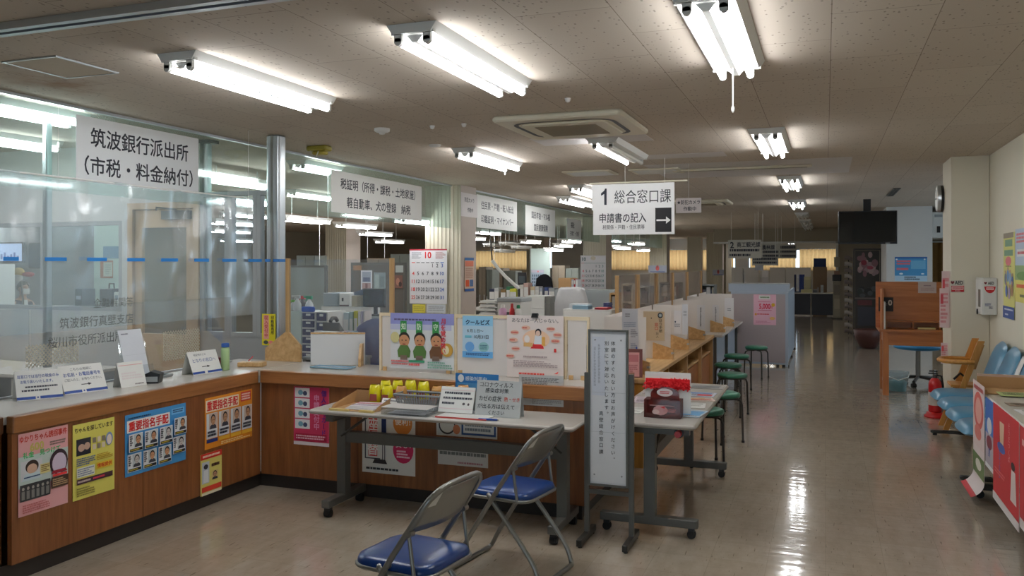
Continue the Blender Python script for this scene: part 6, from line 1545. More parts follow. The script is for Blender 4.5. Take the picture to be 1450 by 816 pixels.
onboard(560, 571, 376, 386, 9.3, (170, 176, 172), lambda S: None, 'small blank grey sheet at the upper right of the pin board')
onboard(559, 570, 390, 408, 9.3, (120, 84, 74), lambda S: (S.oval(.4, .5, .25, .3, (170, 120, 100)), S.oval(.7, .3, .2, .2, (60, 40, 40))), 'reddish brown photograph at the right of the pin board')
onboard(500, 512, 376, 383, 9.3, (150, 110, 76), lambda S: None, 'strip of brown card at the top left of the pin board')
# things right of the calendar column
t = thing('printer', 'grey printer with small coloured bottles before it, right of the calendar column', 'printer', (P(704, 440, Y=12.4).x, 12.4, DZ)); x0, x1, z0, z1 = pxbox(704, 738, 422, 12.4, DZ); w, h = x1 - x0, z1 - DZ
b = MB(); b.rbox(0, w, 0, .5, 0, h * .84, M_WPLAS, .02); b.obj('printer_body', t); b = MB(); b.rbox(-.005, w + .005, -.01, .5, h * .845, h, ink((166, 172, 176)), .02); b.obj('scanner_lid', t); b = MB(); b.box(.05, w - .05, -.01, -.0005, h * .3, h * .45, M_STEELG); b.obj('paper_slot', t)
x0, x1, z0, z1 = pxbox(678, 702, 424, 12.4, DZ); t = thing('paper_tray_stack', 'stack of white paper trays just right of the calendar column', 'tray stack', (x0, 12.4, DZ)); w, h = x1 - x0, z1 - DZ; b = MB()
for k in range(6): b.box(0, w, 0, .34, h * k / 6 + .004, h * k / 6 + .02, M_WPLAS); b.box(.02, w - .02, .01, .33, h * k / 6 + .0205, h * k / 6 + .02 + h * .06, ink((232, 232, 230)))
for q in (0, w - .012): b.box(q, q + .012, .3285, .34, 0, h, M_WPLAS)
b.obj('tray', t)
def bottle(px, yt, Y, r, c1, c2, lab, z0=DZ):
    a = P(px, yt, Y=Y); h = a.z - z0; t = thing('small_bottle', lab, 'bottle', (a.x, Y, z0), 0, 'small bottles before the grey printer'); b = MB(); b.lathe([(r, 0), (r, h * .72), (r * .5, h * .82)], (0, 0, 0), c1, 12); b.obj('bottle_body', t); b = MB(); b.lathe([(r * .55, h * .8205), (r * .55, h * .97), (r * .3, h)], (0, 0, 0), c2, 12); b.obj('bottle_cap', t)
bottle(712, 431, 12.25, .06, ink((226, 180, 214)), M_WHITE, 'pink container before the grey printer'); bottle(725, 430, 12.2, .04, M_RED, M_RED, 'red bottle before the grey printer'); bottle(734, 432, 12.2, .05, M_WHITE, ink((30, 130, 90)), 'white bottle with a green cap before the grey printer')
def carton(xl, xr, yt, Y, d, m, lab, z0=DZ, m2=None, yb=None):
    x0, x1, _, z1 = pxbox(xl, xr, yt, Y, z0)
    if yb: z0 = P(xl, yb, Y=Y).z
    t = thing('storage_box', lab, 'box', (x0, Y, z0)); w, h = x1 - x0, z1 - z0
    b = MB(); b.box(0, w, 0, d, 0, h * .72, m); b.obj('box_body', t); b = MB(); b.box(-.004, w + .004, -.004, d + .004, h * .725, h, m2 or m); b.obj('box_lid', t); return t, z1, (x0, x1)
MW = M_WHITE; MG = ink((112, 112, 108))
carton(744, 771, 437, 13.5, .4, MW, 'lower white box left of the covered machine'); carton(744, 771, 419, 13.5, .4, MW, 'upper white box left of the covered machine', yb=436.6)
carton(772, 779, 420, 13.5, .25, MG, 'dark grey box wedged between the white boxes and the covered machine')
a, c = P(778, 445, Y=13.9), P(826, 445, Y=13.9); ztop = P(800, 410, Y=13.9).z
t = thing('covered_machine', 'large machine under a pale cloth cover, left of the second fluted column', 'covered machine', ((a.x + c.x) / 2, 14.24, DZ + .012)); w, h = (c.x - a.x) / 2, ztop - DZ
b = MB()
def cf(u, v):
    th_ = 2 * math.pi * u; f = (1 - .38 * v ** 1.6) if v < .93 else (1 - .38 * .89) * max(0, (1 - v) / .07) ** .5
    sx = math.copysign(abs(math.cos(th_)) ** .5, math.cos(th_)); sy = math.copysign(abs(math.sin(th_)) ** .5, math.sin(th_))
    return Vector((w * f * sx, .3 * f * sy, h * min(v / .93, 1) * (1 - .02 * math.sin(5 * th_)) + .012 * math.sin(7 * th_ + 4 * v)))
b.grid(cf, 40, 18, mat('pale_cloth_cover', srgb(206, 206, 208), .8, noise=.04, bump=.1)); b.obj('cloth_cover', t)
carton(791, 808, 394, 14.75, .4, M_CARDB, 'brown cardboard box on the cabinet behind the covered machine', yb=410, z0=DZ)
t = thing('steel_cabinet', 'grey steel cabinet behind the covered machine, carrying a cardboard box', 'cabinet', (P(786, 410, Y=14.7).x, 14.7, 0)); zc2 = P(791, 410, Y=14.75).z - .001; b = MB(); b.box(0, 1.1, 0, .5, 0, zc2, M_GREYP); b.obj('cabinet_body', t)
for q in (.01, .555): b = MB(); b.box(q, q + .535, -.012, -.0005, .05, zc2 - .03, M_GREYP); d_ = b.obj('door', t); b = MB(); b.box(q + .4, q + .42, -.03, -.0125, .7, .85, M_ALU); b.obj('handle', d_)
for i, (xl, xr, yt, c) in enumerate([(809, 812, 396, (206, 210, 222)), (812.5, 814.5, 395, (180, 60, 70)), (815, 818, 396, (226, 226, 230))]):
    x0, x1, _, z1 = pxbox(xl, xr, yt, 14.8, 0); book(x0, 14.8, zc2 + .001, x1 - x0, z1 - zc2, .2, ink(c), ('pale blue', 'red', 'white')[i] + ' file right of the cardboard box on the steel cabinet', 'files by the cardboard box')
# desk clutter between the column and the far calendar
DX = [(722, 731, 409, (206, 206, 60), 'lime yellow file leaning in the desk row left of the far calendar'), (717, 722, 406, (60, 130, 90), 'green binder in the desk row below the curved hose'), (709, 716, 410, (140, 110, 60), 'brown file in the desk row below the curved hose'), (700, 706, 408, (210, 214, 214), 'white file in the desk row below the curved hose'), (693, 700, 409, (40, 50, 80), 'navy binder nearest the calendar column in the desk row'),
      (733, 741, 404, (222, 220, 214), 'white carton in the desk row right of the hose end'), (741.5, 748, 401, (214, 180, 170), 'pinkish carton in the desk row, right of the white carton'), (751, 757, 406, (216, 196, 160), 'beige file in front of the far calendar'), (757.5, 763, 406, (214, 214, 216), 'pale grey file in front of the far calendar'), (764, 768, 408, (190, 196, 206), 'bluish grey file in front of the far calendar'), (771, 776, 407, (60, 80, 140), 'blue file under the dark jacket'), (777, 785, 408, (170, 176, 180), 'grey file right of the blue file'), (838, 0, 0, None, None)]
desk(-7.6, -4.2, 16.0, 17.0, 'long office desk full of files, seen beyond the white boxes')
for xl, xr, yt, c, l in DX[:-1]:
    x0, x1, _, z1 = pxbox(xl, xr, yt, 16.1, 0); book(x0, 16.1, DZ, x1 - x0, z1 - DZ, .25, ink(c), l, 'files in the far desk row')
# curved hose, hung from the ceiling
pts = [(697, 369), (705, 380), (716, 392), (725, 400), (735, 409)]; pp = [P(x, y, Y=13.0) for x, y in pts]
t = thing('flexible_hose', 'pale curved hose arching down to the white boxes', 'hose', tuple(pp[-1])); b = MB(); b.tube([p - pp[-1] for p in pp], .028, M_WPLAS, 10); b.obj('hose_tube', t)
b = MB(); b.cyl(pp[0] - pp[-1], (pp[0].x - pp[-1].x - .1, 0, CH - pp[-1].z - .001), .012, M_DSTEEL, 8); b.obj('ceiling_rod', t)
t2_ = P(735, 409, Y=13.0); b = MB(); b.cyl((0, 0, -.0), (0, 0, DZ - t2_.z), .02, M_DSTEEL, 8); b.obj('stand_rod', t)
# second white boxes on the near desk
x0, x1, _, z1 = pxbox(797, 866, 438, 9.4, 0); t = thing('white_cabinet', 'white cabinet behind the pale poster, under the paper stack and red tray', 'cabinet', (x0, 9.4, DZ)); zq = z1; b = MB(); b.box(0, x1 - x0, 0, .5, 0, z1 - DZ, M_WPLAS); b.obj('cabinet_body', t); b = MB(); b.box(.02, x1 - x0 - .02, -.01, -.0005, .02, z1 - DZ - .02, M_WHITE); b.obj('door', t)
for xl, xr, yt, c, l in ((800, 828, 431, (222, 226, 230), 'stack of white paper on the desk behind the pale poster'), (806, 829, 433, (150, 186, 206), 'blue paper pad before the white paper stack'), (843, 862, 435.5, (206, 40, 60), 'flat red tray behind the notice board'), (848, 856, 430, (70, 80, 130), 'small dark blue desk box above the red tray')):
    x0, x1, _, z1 = pxbox(xl, xr, yt, 9.5 + (.0 if c[0] != 150 else -.2), 0); t = thing('desk_stack', l, 'desk item', (x0, {222: 9.66, 150: 9.42, 206: 9.45, 70: 9.7}[c[0]], zq + .001)); b = MB(); h = max(z1 - zq, .02)
    for k in range(6): b.box(.004 * (k % 2), x1 - x0 - .003 * (k % 3), .0, .2, h * k / 6, h * (k + 1) / 6 - .002, ink(c))
    b.obj('stack_sheets', t)
# shelf and drawers behind the clear screens
def rack(xl, xr, yt, Y, d, n, m, lab, fill):
    a, c = P(xl, yt, Y=Y), P(xr, yt, Y=Y); t = thing('storage_rack', lab, 'rack', (a.x, Y, 0)); w = c.x - a.x; h = a.z
    b = MB(); b.box(0, .02, 0, d, 0, h, m); b.box(w - .02, w, 0, d, 0, h, m); b.obj('side_board', t)
    b = MB(); b.box(.0205, w - .0205, d - .015, d, 0, h, m); b.obj('back_board', t)
    for k in range(n + 1): b = MB(); z = h * k / n * .98; b.box(.0205, w - .0205, 0, d - .0155, z, z + .018, m); b.obj('shelf', t)
    for k in range(n):
        z = h * k / n * .98 + .019; x = .03
        while x < w - .06:
            q = rr.uniform(.03, .09); q = min(q, w - .03 - x); hh = h / n * rr.uniform(.5, .85); b = MB(); b.box(x, x + q - .004, .03, d - .05, z, z + hh, ink(rr.choice(fill))); o = b.obj('stored_file', t); x += q
            if x > w: break
    return t
FC = [(196, 190, 176), (120, 110, 104), (206, 206, 206), (90, 96, 110), (170, 150, 120), (110, 60, 60), (214, 214, 220)]
rack(880, 896, 402, 11.2, .35, 6, M_IVORY, 'ivory rack of trays behind the first clear screen', FC)
rack(863, 874, 415, 11.4, .35, 4, M_PINE, 'pine rack of files left of the ivory rack', FC)
rack(905, 920, 405, 13.0, .35, 5, M_GREYP, 'grey rack of files behind the second clear screen', FC)
rack(934, 962, 400, 16.5, .4, 5, M_STEELG, 'dark rack behind the third clear screen', FC)
rack(990, 1012, 403, 19, .4, 5, M_GREYP, 'grey rack behind the last clear screens', FC)
# dark tall cabinets in the unlit back of the office
MC = mat('dark_green_grey_cabinet', srgb(112, 118, 112), .6, noise=.05); MC2 = mat('brown_grey_cabinet', srgb(128, 116, 100), .6, noise=.05)
def cabinet(xl, xr, yt, Y, m, lab, d=.5):
    a, c = P(xl, yt, Y=Y), P(xr, yt, Y=Y); t = thing('steel_cabinet', lab, 'cabinet', (a.x, Y, 0)); w, h = c.x - a.x, a.z
    b = MB(); b.box(0, w, 0, d, 0, h, m); b.obj('cabinet_body', t)
    for k in range(2):
        b = MB(); b.box(w * k / 2 + .01, w * (k + 1) / 2 - .01, -.015, -.0005, .08, h - .03, m); d_ = b.obj('door', t); b = MB(); b.box(w / 2 + (k - .5) * .12 - .012, w / 2 + (k - .5) * .12 + .012, -.03, -.0155, h * .45, h * .55, M_ALU); b.obj('handle', d_)
    return t
for xl, xr, yt, Y, m, l in ((678, 688, 378, 20, MC2, 'brown tall cabinet just right of the calendar column'), (689, 697, 382, 20, MC, 'green grey tall cabinet second from the calendar column'), (698, 712, 380, 21, MC2, 'wide brown grey cabinet behind the curved hose'), (713, 730, 384, 21, MC, 'wide green grey cabinet right of the hose'), (782, 800, 376, 24.4, MC2, 'brown cabinet beyond the dark jacket'), (801, 819, 380, 24.4, MC, 'green grey cabinet left of the second fluted column'),
                          (420, 446, 362, 17, MC, 'tall dark cabinet above the grey green partition'), (520, 552, 366, 17, MC2, 'tall brown cabinet behind the pin board'), (553, 580, 360, 17, MC, 'tall dark cabinet left of the month calendar'), (590, 606, 366, 18, MC2, 'tall cabinet hidden beside the fluted calendar column')):
    cabinet(xl, xr, yt, Y, m, l)
t = thing('display_board', 'dark framed board on legs in the back of the office', 'board', tuple(P(733, 388, Y=18.5).xy) + (0,)); a = P(733, 386, Y=18.5); c = P(745, 403, Y=18.5); w = c.x - a.x
b = MB(); b.box(0, w, 0, .03, c.z, a.z, M_BLACK); b.obj('board_frame', t); b = MB(); b.box(.03, w - .03, -.004, -.0005, c.z + .03, a.z - .08, ink((70, 80, 84))); b.obj('board_face', t); b = MB(); b.box(.02, .05, 0, .03, 0, c.z - .0005, M_BLACK); b.box(w - .05, w - .02, 0, .03, 0, c.z - .0005, M_BLACK); b.obj('leg', t)
# dark jacket hung on a chair back
t = office_chair((P(775, 400, Y=17.6).x, 17.6, 0), math.pi, mat('black_jacket_cloth', srgb(36, 38, 44), .9, noise=.1), 'dark chair draped with a jacket, right of the far calendar', h=P(775, 388, Y=17.8).z)

# calendars
def calendar(pl, lab, big, col, par=None):
    S = Sheet(pl[3], pl[4], (232, 232, 236), .002); g = (60, 66, 76)
    if big:
        S.rect(0, .975, 1, 1, (170, 40, 60)); S.text('10', .5, .89, .12, (214, 40, 40), .03, .18)
        S.small(.06, .82, .32, .95, 7, (170, 172, 180), 3, .6); S.small(.7, .82, .96, .95, 7, (190, 150, 150), 5, .6)
        y0, dy, sz = .70, .145, .066
        for i in range(7): S.rect(.06 + i * .128, .745, .15 + i * .128, .76, (214, 60, 50) if i == 0 else (60, 120, 200) if i == 6 else (120, 122, 130))
    else:
        S.text('10', .14, .89, .11, (30, 90, 96), .02, .18); S.oval(.5, .92, .1, .06, (214, 206, 190)); S.rect(.02, .765, .98, .775, (110, 150, 150)); S.rect(.02, .765, .14, .775, (214, 90, 90)); y0, dy, sz = .68, .145, .075
    for n in range(1, 32):
        k = n + 3; r, c = divmod(k, 7); cc = (222, 40, 40) if c == 0 else (30, 90, 180) if c == 6 else g
        if not big: cc = (226, 110, 120) if c == 0 else (90, 150, 150) if c == 6 else (110, 124, 130)
        S.text(str(n), .105 + c * .128, y0 - r * dy, sz, cc, .012, .098)
    return S.place('wall_calendar', lab, 'calendar', *pl[:3])
o = calendar(on_y(11.05, 580, 633, 353, 430), 'large month calendar with red 10 beside the first fluted column', True, None)
b = MB(); b.box(0, .5, -.001, .02, .775, .79, ink((170, 40, 60))); b.obj('top_binding', o)
calendar(on_y(19.58, 822, 858, 362, 409), 'smaller month calendar with a green 10 on the second fluted column', False, None)
onboard(832, 846, 409, 418, 19.58, (222, 222, 226), lambda S: None, 'blank white slip under the smaller month calendar', 'paper_slip', 'paper', None)
pl = on_y(24.0, 752, 770, 382, 408); 
t = thing('office_partition', 'pale partition carrying the far grey calendar', 'partition', (pl[0].x - .02, 24.02, 0)); b = MB(); b.box(0, pl[3] + .2, 0, .05, .05, P(752, 352, Y=24).z, mat('pale_green_panel', srgb(170, 186, 180), .7)); b.obj('panel', t); b = MB(); b.box(-.03, -.0005, 0, .05, 0, P(752, 352, Y=24).z, M_STEELG); b.obj('panel_frame', t)
S = Sheet(pl[3], pl[4], (150, 164, 180), .002); S.rect(.02, .84, .98, .98, (176, 170, 184)); S.oval(.55, .9, .06, .05, (206, 120, 120))
for r in range(4):
    for c in range(6): S.rect(.08 + c * .15, .08 + r * .18, .18 + c * .15, .2 + r * .18, (80, 96, 110))
Q(S, 'far grey calendar with dark number boxes, beyond the white boxes', pl, 'wall_calendar', 'calendar')
for xl, xr, yt, yb, c, l in ((584, 602, 431, 443, (222, 210, 80), 'yellow note below the large month calendar'), (604, 631, 431, 443, (206, 212, 218), 'pale grey note below the large month calendar')):
    onboard(xl, xr, yt, yb, 11.03, c, lambda S: S.small(.1, .2, .9, .8, 3, tuple(int(v * .8) for v in c), 3), l, 'paper_note', 'note', 'notes below the calendar')
for Y, xl, xr, yt, yb, l in ((27.78, 918, 944, 376, 386, 'white notice with a red flower on the dark-sided far column'), (30.88, 1009, 1025, 382, 390, 'pale blue notice on the far column at the corridor end')):
    onboard(xl, xr, yt, yb, Y, (190, 196, 214), lambda S: (S.oval(.5, .6, .1, .35, (214, 90, 90)), S.rect(.46, .6, .54, 1, (150, 60, 60)), S.rect(.1, .04, .9, .16, (90, 110, 170))), l, 'notice_sheet', 'sheet', None)
# far room at the corridor end
t = thing('dark_counter_desk', 'dark fronted desk at the far end of the aisle', 'desk', (P(1150, 430, Y=28.6).x, 28.9, 0)); b = MB(); b.box(-1.05, .95, -.3, .4, .70, .73, M_TOP); b.obj('desktop', t)
for q in (-1.0, -.02): b = MB(); b.box(q, q + .95, -.27, -.25, .03, .699, ink((44, 48, 56))); b.obj('front_panel', t)
for q in (-1.03, .9): b = MB(); b.box(q, q + .03, -.26, .38, 0, .699, ink((44, 48, 56))); b.obj('side_panel', t)
def farbox(xl, xr, yt, Y, d, c, lab, z0=.731, nm='storage_box', cat='box', grp='things on the dark far desk'):
    x0, x1, _, z1 = pxbox(xl, xr, yt, Y, z0); b = MB(); b.box(0, x1 - x0, 0, d, 0, max(z1 - z0, .03), ink(c)); b.box(.01, x1 - x0 - .01, -.003, -.0005, max(z1 - z0, .03) * .2, max(z1 - z0, .03) * .8, ink(tuple(int(v * .9) for v in c))); return tag(b.obj(nm, None, (x0, Y, z0)), lab, cat, grp)
for i, (xl, xr) in enumerate(((1124.5, 1127), (1128.5, 1131.5), (1132, 1136), (1136.3, 1139))): farbox(xl, xr, 389, 29.0, .3, ((40, 50, 90), (214, 216, 224), (34, 60, 130), (34, 60, 130))[i], ('dark navy binder, first of the row on the far desk', 'white binder in the row on the far desk', 'blue binder, third in the row on the far desk', 'blue binder, last in the row on the far desk')[i], nm='file_binder', cat='binder')
farbox(1138.5, 1148, 392, 28.85, .3, (206, 200, 160), 'upright cream carton on the far desk'); farbox(1134, 1150, 410, 28.68, .1, (206, 200, 150), 'low cream carton in front on the far desk'); farbox(1151, 1157, 410, 28.8, .2, (140, 144, 146), 'grey pot on the far desk'); farbox(1162, 1166, 404, 28.9, .1, (200, 206, 206), 'pale upright tray on the far desk'); farbox(1122, 1133, 414, 28.75, .25, (90, 110, 130), 'slate blue tray at the left end of the far desk')
cabinet(1151, 1171, 378, 30.5, mat('brown_board_cabinet', srgb(150, 126, 100), .6), 'tall beige cabinet at the right of the corridor opening'); farbox(1152, 1170, 366, 30.6, .3, (36, 60, 120), 'blue box on top of the tall beige cabinet', z0=P(1160, 378, Y=30.5).z + .001)
for i, (xl, xr) in enumerate(((1030, 1052), (1054, 1074), (1090, 1112), (1113, 1148))): cabinet(xl, xr, 379, 37.6, M_WPLAS, ('first', 'second', 'third', 'fourth')[i] + ' white cabinet below the far curtains, counted from the left')
farbox(1079, 1088, 383, 36.5, .05, (222, 222, 222), 'white sheet with a red mark standing at the corridor end', z0=0, grp=None)
# ------------------------------------------------------------------ inside the bank booth and the room behind it
t = thing('white_cabinet', 'tall white cabinet at the far left, hiding half of the seated person', 'cabinet', tuple(P(-40, 400, Y=6.75).xy) + (0,)); x0, x1, _, z1 = pxbox(-40, 21, 374, 6.75, 0); x1 = P(21, 374, Y=7.05).x; b = MB(); b.box(0, x1 - x0, 0, .3, 0, z1, M_WPLAS); b.obj('cabinet_body', t)
for q in (.01, (x1 - x0) / 2 + .005): b = MB(); b.box(q, q + (x1 - x0) / 2 - .015, -.012, -.0005, .05, z1 - .03, M_WHITE); b.obj('door', t)
b = MB(); b.box(0, x1 - x0, -.014, -.0122, P(0, 441, Y=6.75).z - .004, P(0, 441, Y=6.75).z + .004, M_FRAMEG); b.obj('door_seam', t)
# lit television on its wall
a, c = P(-4, 370, Y=12.9), P(34, 345, Y=12.9); M_TV = mat('lit_tv_picture', srgb(190, 206, 240), .3, emit=.9)
t = thing('television', 'small lit television on the back office wall at the far left', 'television', (a.x, 12.85, a.z)); w, h = c.x - a.x, c.z - a.z
b = MB(); b.rbox(-.03, w + .03, 0, .06, -.03, h + .03, M_BLACK, .01); b.obj('tv_case', t); b = MB(); b.box(0, w, -.003, -.0005, 0, h, M_TV); s_ = b.obj('tv_screen', t)
b = MB()
for k in range(7): b.box(w * (.1 + .12 * k), w * (.17 + .12 * k), -.005, -.0035, h * .12, h * (.3 + .1 * (k % 3)), mat('lit_tv_skyline', srgb(110, 130, 190), .3, emit=.6))
b.obj('tv_picture', s_)
b = MB(); b.box(w * .3, w * .7, .061, .14, h * .2, h * .7, M_BLACK); b.obj('tv_bracket', t)
wallbox('wall_back_office', [(-17.59, -13.3, 13.0, 13.1, 0, CH)], M_WALLG)
b = MB()
t = thing('dark_board', 'dark wall board to the right of the small lit television', 'board', (P(38, 370, Y=12.9).x, 12.94, P(38, 379, Y=12.9).z)); w = P(60, 370, Y=12.9).x - P(38, 370, Y=12.9).x; h = P(38, 345, Y=12.9).z - P(38, 379, Y=12.9).z
b.box(0, w, 0, .04, 0, h, ink((70, 84, 108))); b.obj('board_face', t); b = MB(); b.box(-.02, w + .02, .0405, .058, -.02, h + .02, M_STEELG); b.obj('board_frame', t)
# seated person behind the cabinet
t = thing('person', 'seated person with dark hair and dark jacket, half hidden by the far left cabinet', 'person', tuple(P(28, 430, Y=11.0).xy) + (0,))
def skin(name, chain, parent, m, levels=2):
    """one continuous surface grown round a jointed chain: (point, radius, index of its parent)"""
    me = bpy.data.meshes.new(name); me.from_pydata([q[0] for q in chain], [(q[2], i) for i, q in enumerate(chain) if q[2] is not None], [])
    o = bpy.data.objects.new(name, me); COL.objects.link(o); o.parent = parent
    md = o.modifiers.new('skin', 'SKIN'); md.use_smooth_shade = True
    for v, q in zip(me.skin_vertices[0].data, chain):
        r = q[1]; v.radius = (r, r) if not isinstance(r, tuple) else r
    me.skin_vertices[0].data[0].use_root = True
    sd = o.modifiers.new('sub', 'SUBSURF'); sd.levels = levels; sd.render_levels = levels
    me.materials.append(m); return o
M_SKIN = mat('skin', srgb(214, 170, 140), .5); M_SUIT = mat('dark_navy_jacket', srgb(40, 48, 74), .8, noise=.05); M_HAIR = mat('black_hair', srgb(24, 22, 24), .5)
# local: faces +x (towards the right), seat height .45
BODY = [((0, 0, .52), (.15, .11), None), ((.02, 0, .68), (.13, .10), 0), ((.04, 0, .84), (.155, .11), 1), ((.05, 0, .99), (.10, .08), 2), ((.06, 0, 1.05), .055, 3), ((.075, 0, 1.11), .05, 4), ((.09, 0, 1.16), (.072, .075), 5), ((.09, 0, 1.24), (.082, .095), 6), ((.085, 0, 1.30), (.06, .07), 7)]
for s in (-1, 1):
    k = len(BODY); BODY += [((.05, .17 * s, .97), .06, 3), ((.09, .21 * s, .82), .05, k), ((.16, .20 * s, .70), .042, k + 1), ((.34, .13 * s, .735), .034, k + 2), ((.41, .11 * s, .75), (.022, .036), k + 3), ((.45, .10 * s, .745), (.018, .034), k + 4)]
    j = len(BODY); BODY += [((.06, .09 * s, .50), .085, 0), ((.40, .10 * s, .50), .07, j), ((.42, .10 * s, .28), .05, j + 1), ((.40, .10 * s, .07), .04, j + 2), ((.52, .10 * s, .03), (.03, .045), j + 3)]
skin('body', BODY, t, M_SKIN)
for s in (-1, 1):
    for f in range(5):
        q = .10 * s + (f - 2) * .016; b = MB(); th_ = f == (4 if s < 0 else 0)
        L_ = .03 if th_ else (.06, .066, .07, .064, .055)[f]
        b.tube([(.44, q, .745), (.44 + L_ * .6, q + (.018 * -s if th_ else 0), .748), (.44 + L_, q + (.02 * -s if th_ else 0), .735)], .0085, M_SKIN, 6); b.obj('finger', t)
JK = [((0, 0, .50), (.165, .125), None), ((.02, 0, .68), (.15, .118), 0), ((.04, 0, .84), (.175, .128), 1), ((.05, 0, .98), (.125, .10), 2), ((.056, 0, 1.02), (.075, .07), 3)]
for s in (-1, 1): k = len(JK); JK += [((.05, .18 * s, .97), .075, 3), ((.09, .215 * s, .82), .064, k), ((.16, .205 * s, .70), .056, k + 1), ((.33, .135 * s, .735), .045, k + 2)]
skin('jacket', JK, t, M_SUIT)
TR = [((.0, 0, .49), (.16, .115), None)]
for s in (-1, 1): k = len(TR); TR += [((.08, .09 * s, .49), .095, 0), ((.41, .10 * s, .495), .08, k), ((.43, .10 * s, .28), .062, k + 1), ((.41, .10 * s, .09), .055, k + 2)]
skin('trousers', TR, t, M_SUIT)
b = MB()
def hf(u, v):
    a = 2 * math.pi * u; p = math.pi / 2 - v * (1.05 + .75 * (1 - math.cos(a)) / 2 * 1.3)
    return Vector((.082 + .108 * math.cos(p) * math.cos(a), .092 * math.cos(p) * math.sin(a), 1.235 + .115 * math.sin(p)))
b.grid(hf, 24, 10, M_HAIR); b.obj('hair', t, solid=.012)
b = MB(); b.grid(lambda u, v: Vector((.125 + .05 * math.cos((u - .5) * 2.4) * math.cos((v - .5) * 1.4), .085 * math.sin((u - .5) * 2.4), 1.17 + .05 * (v - .5) * 2)), 10, 6, M_WHITE); b.obj('face_mask', t, solid=.003)
b = MB()
for s in (-1, 1): b.ball((.178, .032 * s, 1.245), .006, .012, .006, M_BLACK, 8, 6)
b.obj('eyes', t)
b = MB()
for s in (-1, 1): b.ball((.085, .085 * s, 1.225), .018, .01, .03, M_SKIN, 8, 6)
b.obj('ears', t)
b = MB(); b.prism([(-.03, 0), (.03, 0), (.045, .12), (-.045, .12)], (.165, -.0, .90), (0, 1, 0), (-.25, 0, 1), .01, M_WHITE); b.obj('shirt_front', t)
pp = t.location
office_chair((pp.x + .04, pp.y, 0), -math.pi / 2, M_STEELG, 'grey office chair under the seated person', h=.85)
desk(pp.x + .36, pp.x + 1.2, pp.y - .45, pp.y + .30, 'desk in front of the seated person, beyond the booth window')
# flowers on the cabinet edge
a = P(30, 385, Y=10.0); t = thing('paper_flower_spray', 'yellow and red paper decoration above the seated person', 'decoration', tuple(a)); b = MB()
b.ball((-.06, 0, .0), .12, .06, .07, ink((236, 196, 40)), 10, 6); b.ball((-.05, -.02, -.1), .1, .05, .06, M_WHITE, 10, 6); b.obj('yellow_blossom', t); b = MB(); b.ball((.15, 0, -.04), .14, .04, .04, ink((220, 50, 60)), 10, 6); b.obj('red_blossom', t)
b = MB(); b.cyl((0, .0, -.05), (.02, .1, -a.z), .015, M_STEELG, 8); b.obj('stem_pole', t)
# pale wall panel, picture, machines beyond the booth window
wallbox('wall_back_office_panel', [(P(133, 374, Y=8.4).x, P(176, 374, Y=8.4).x, 8.4, 8.45, 0, CH)], mat('pale_green_wall', srgb(206, 226, 216), .6))
wallbox('wall_back_office_grey', [(P(95, 374, Y=8.8).x, P(133, 374, Y=8.4).x - .01, 8.46, 8.52, 0, CH)], M_GREYP)
wallbox('wall_back_office_low', [(P(72, 374, Y=8.8).x, P(95, 374, Y=8.8).x - .01, 8.8, 8.86, 0, P(80, 385, Y=8.8).z)], M_TAN)
PW = 8.4
onboard(146, 170, 349, 366, PW, (120, 160, 186), lambda S: None, 'blue grey sheet high on the pale wall beyond the booth window', 'notice_sheet', 'sheet', None)
onboard(142, 160, 369, 394, PW, (176, 120, 96), lambda S: (S.rect(.25, .1, .95, .9, (206, 214, 196)), S.small(.4, .2, .85, .8, 5, (170, 180, 170), 3)), 'brown framed certificate on the pale wall beyond the booth window', 'framed_certificate', 'frame', None)
desk(P(100, 420, Y=8.0).x, P(172, 420, Y=8.0).x, 7.93, 8.37, 'desk with machines beyond the booth window', z=P(120, 434, Y=8.0).z)
dz = P(120, 434, Y=8.0).z + .001
x0, x1, _, z1 = pxbox(111, 121, 409, 8.0, 0); t = thing('card_reader', 'dark small machine on the desk beyond the booth window', 'machine', (x0, 7.95, dz)); b = MB(); b.box(0, x1 - x0, 0, .2, .0, z1 - dz, ink((60, 70, 84))); b.obj('machine_body', t); b = MB(); b.box(.02, x1 - x0 - .02, -.004, -.0005, (z1 - dz) * .4, (z1 - dz) * .6, ink((170, 186, 200))); b.obj('display', t)
x0, x1, _, z1 = pxbox(140, 158, 409, 7.95, 0); t = thing('black_case', 'black case with a handle on the desk beyond the booth window', 'case', (x0, 7.95, dz)); w, h = x1 - x0, z1 - dz; b = MB(); b.rbox(0, w, 0, .2, 0, h, ink((58, 64, 74)), .02); b.obj('case_body', t); b = MB(); b.tube([(w * .3, .1, h), (w * .32, .1, h + .06), (w * .68, .1, h + .06), (w * .7, .1, h)], .01, M_BLACK, 6); b.obj('handle', t)
x0, x1, _, z1 = pxbox(160, 170, 414, 7.95, 0); t = thing('white_machine', 'white small machine right of the black case', 'machine', (x0, 7.95, dz)); b = MB(); b.rbox(0, x1 - x0, 0, .2, 0, z1 - dz, M_WPLAS, .02); b.obj('machine_body', t); b = MB(); b.box(.03, x1 - x0 - .03, -.004, -.0005, (z1 - dz) * .5, (z1 - dz) * .8, ink((120, 140, 156))); b.obj('display', t)
# booth interior seen through the counter screen: desk with grey chair at the far left
desk(-7.2, -5.6, 4.9, 5.6, 'white clerk desk inside the bank booth', z=.78)
t = office_chair((P(4, 500, Y=4.1).x, 4.1, 0), 2.2, M_GREYP, 'grey chair inside the bank booth at the left photo edge', h=1.02)

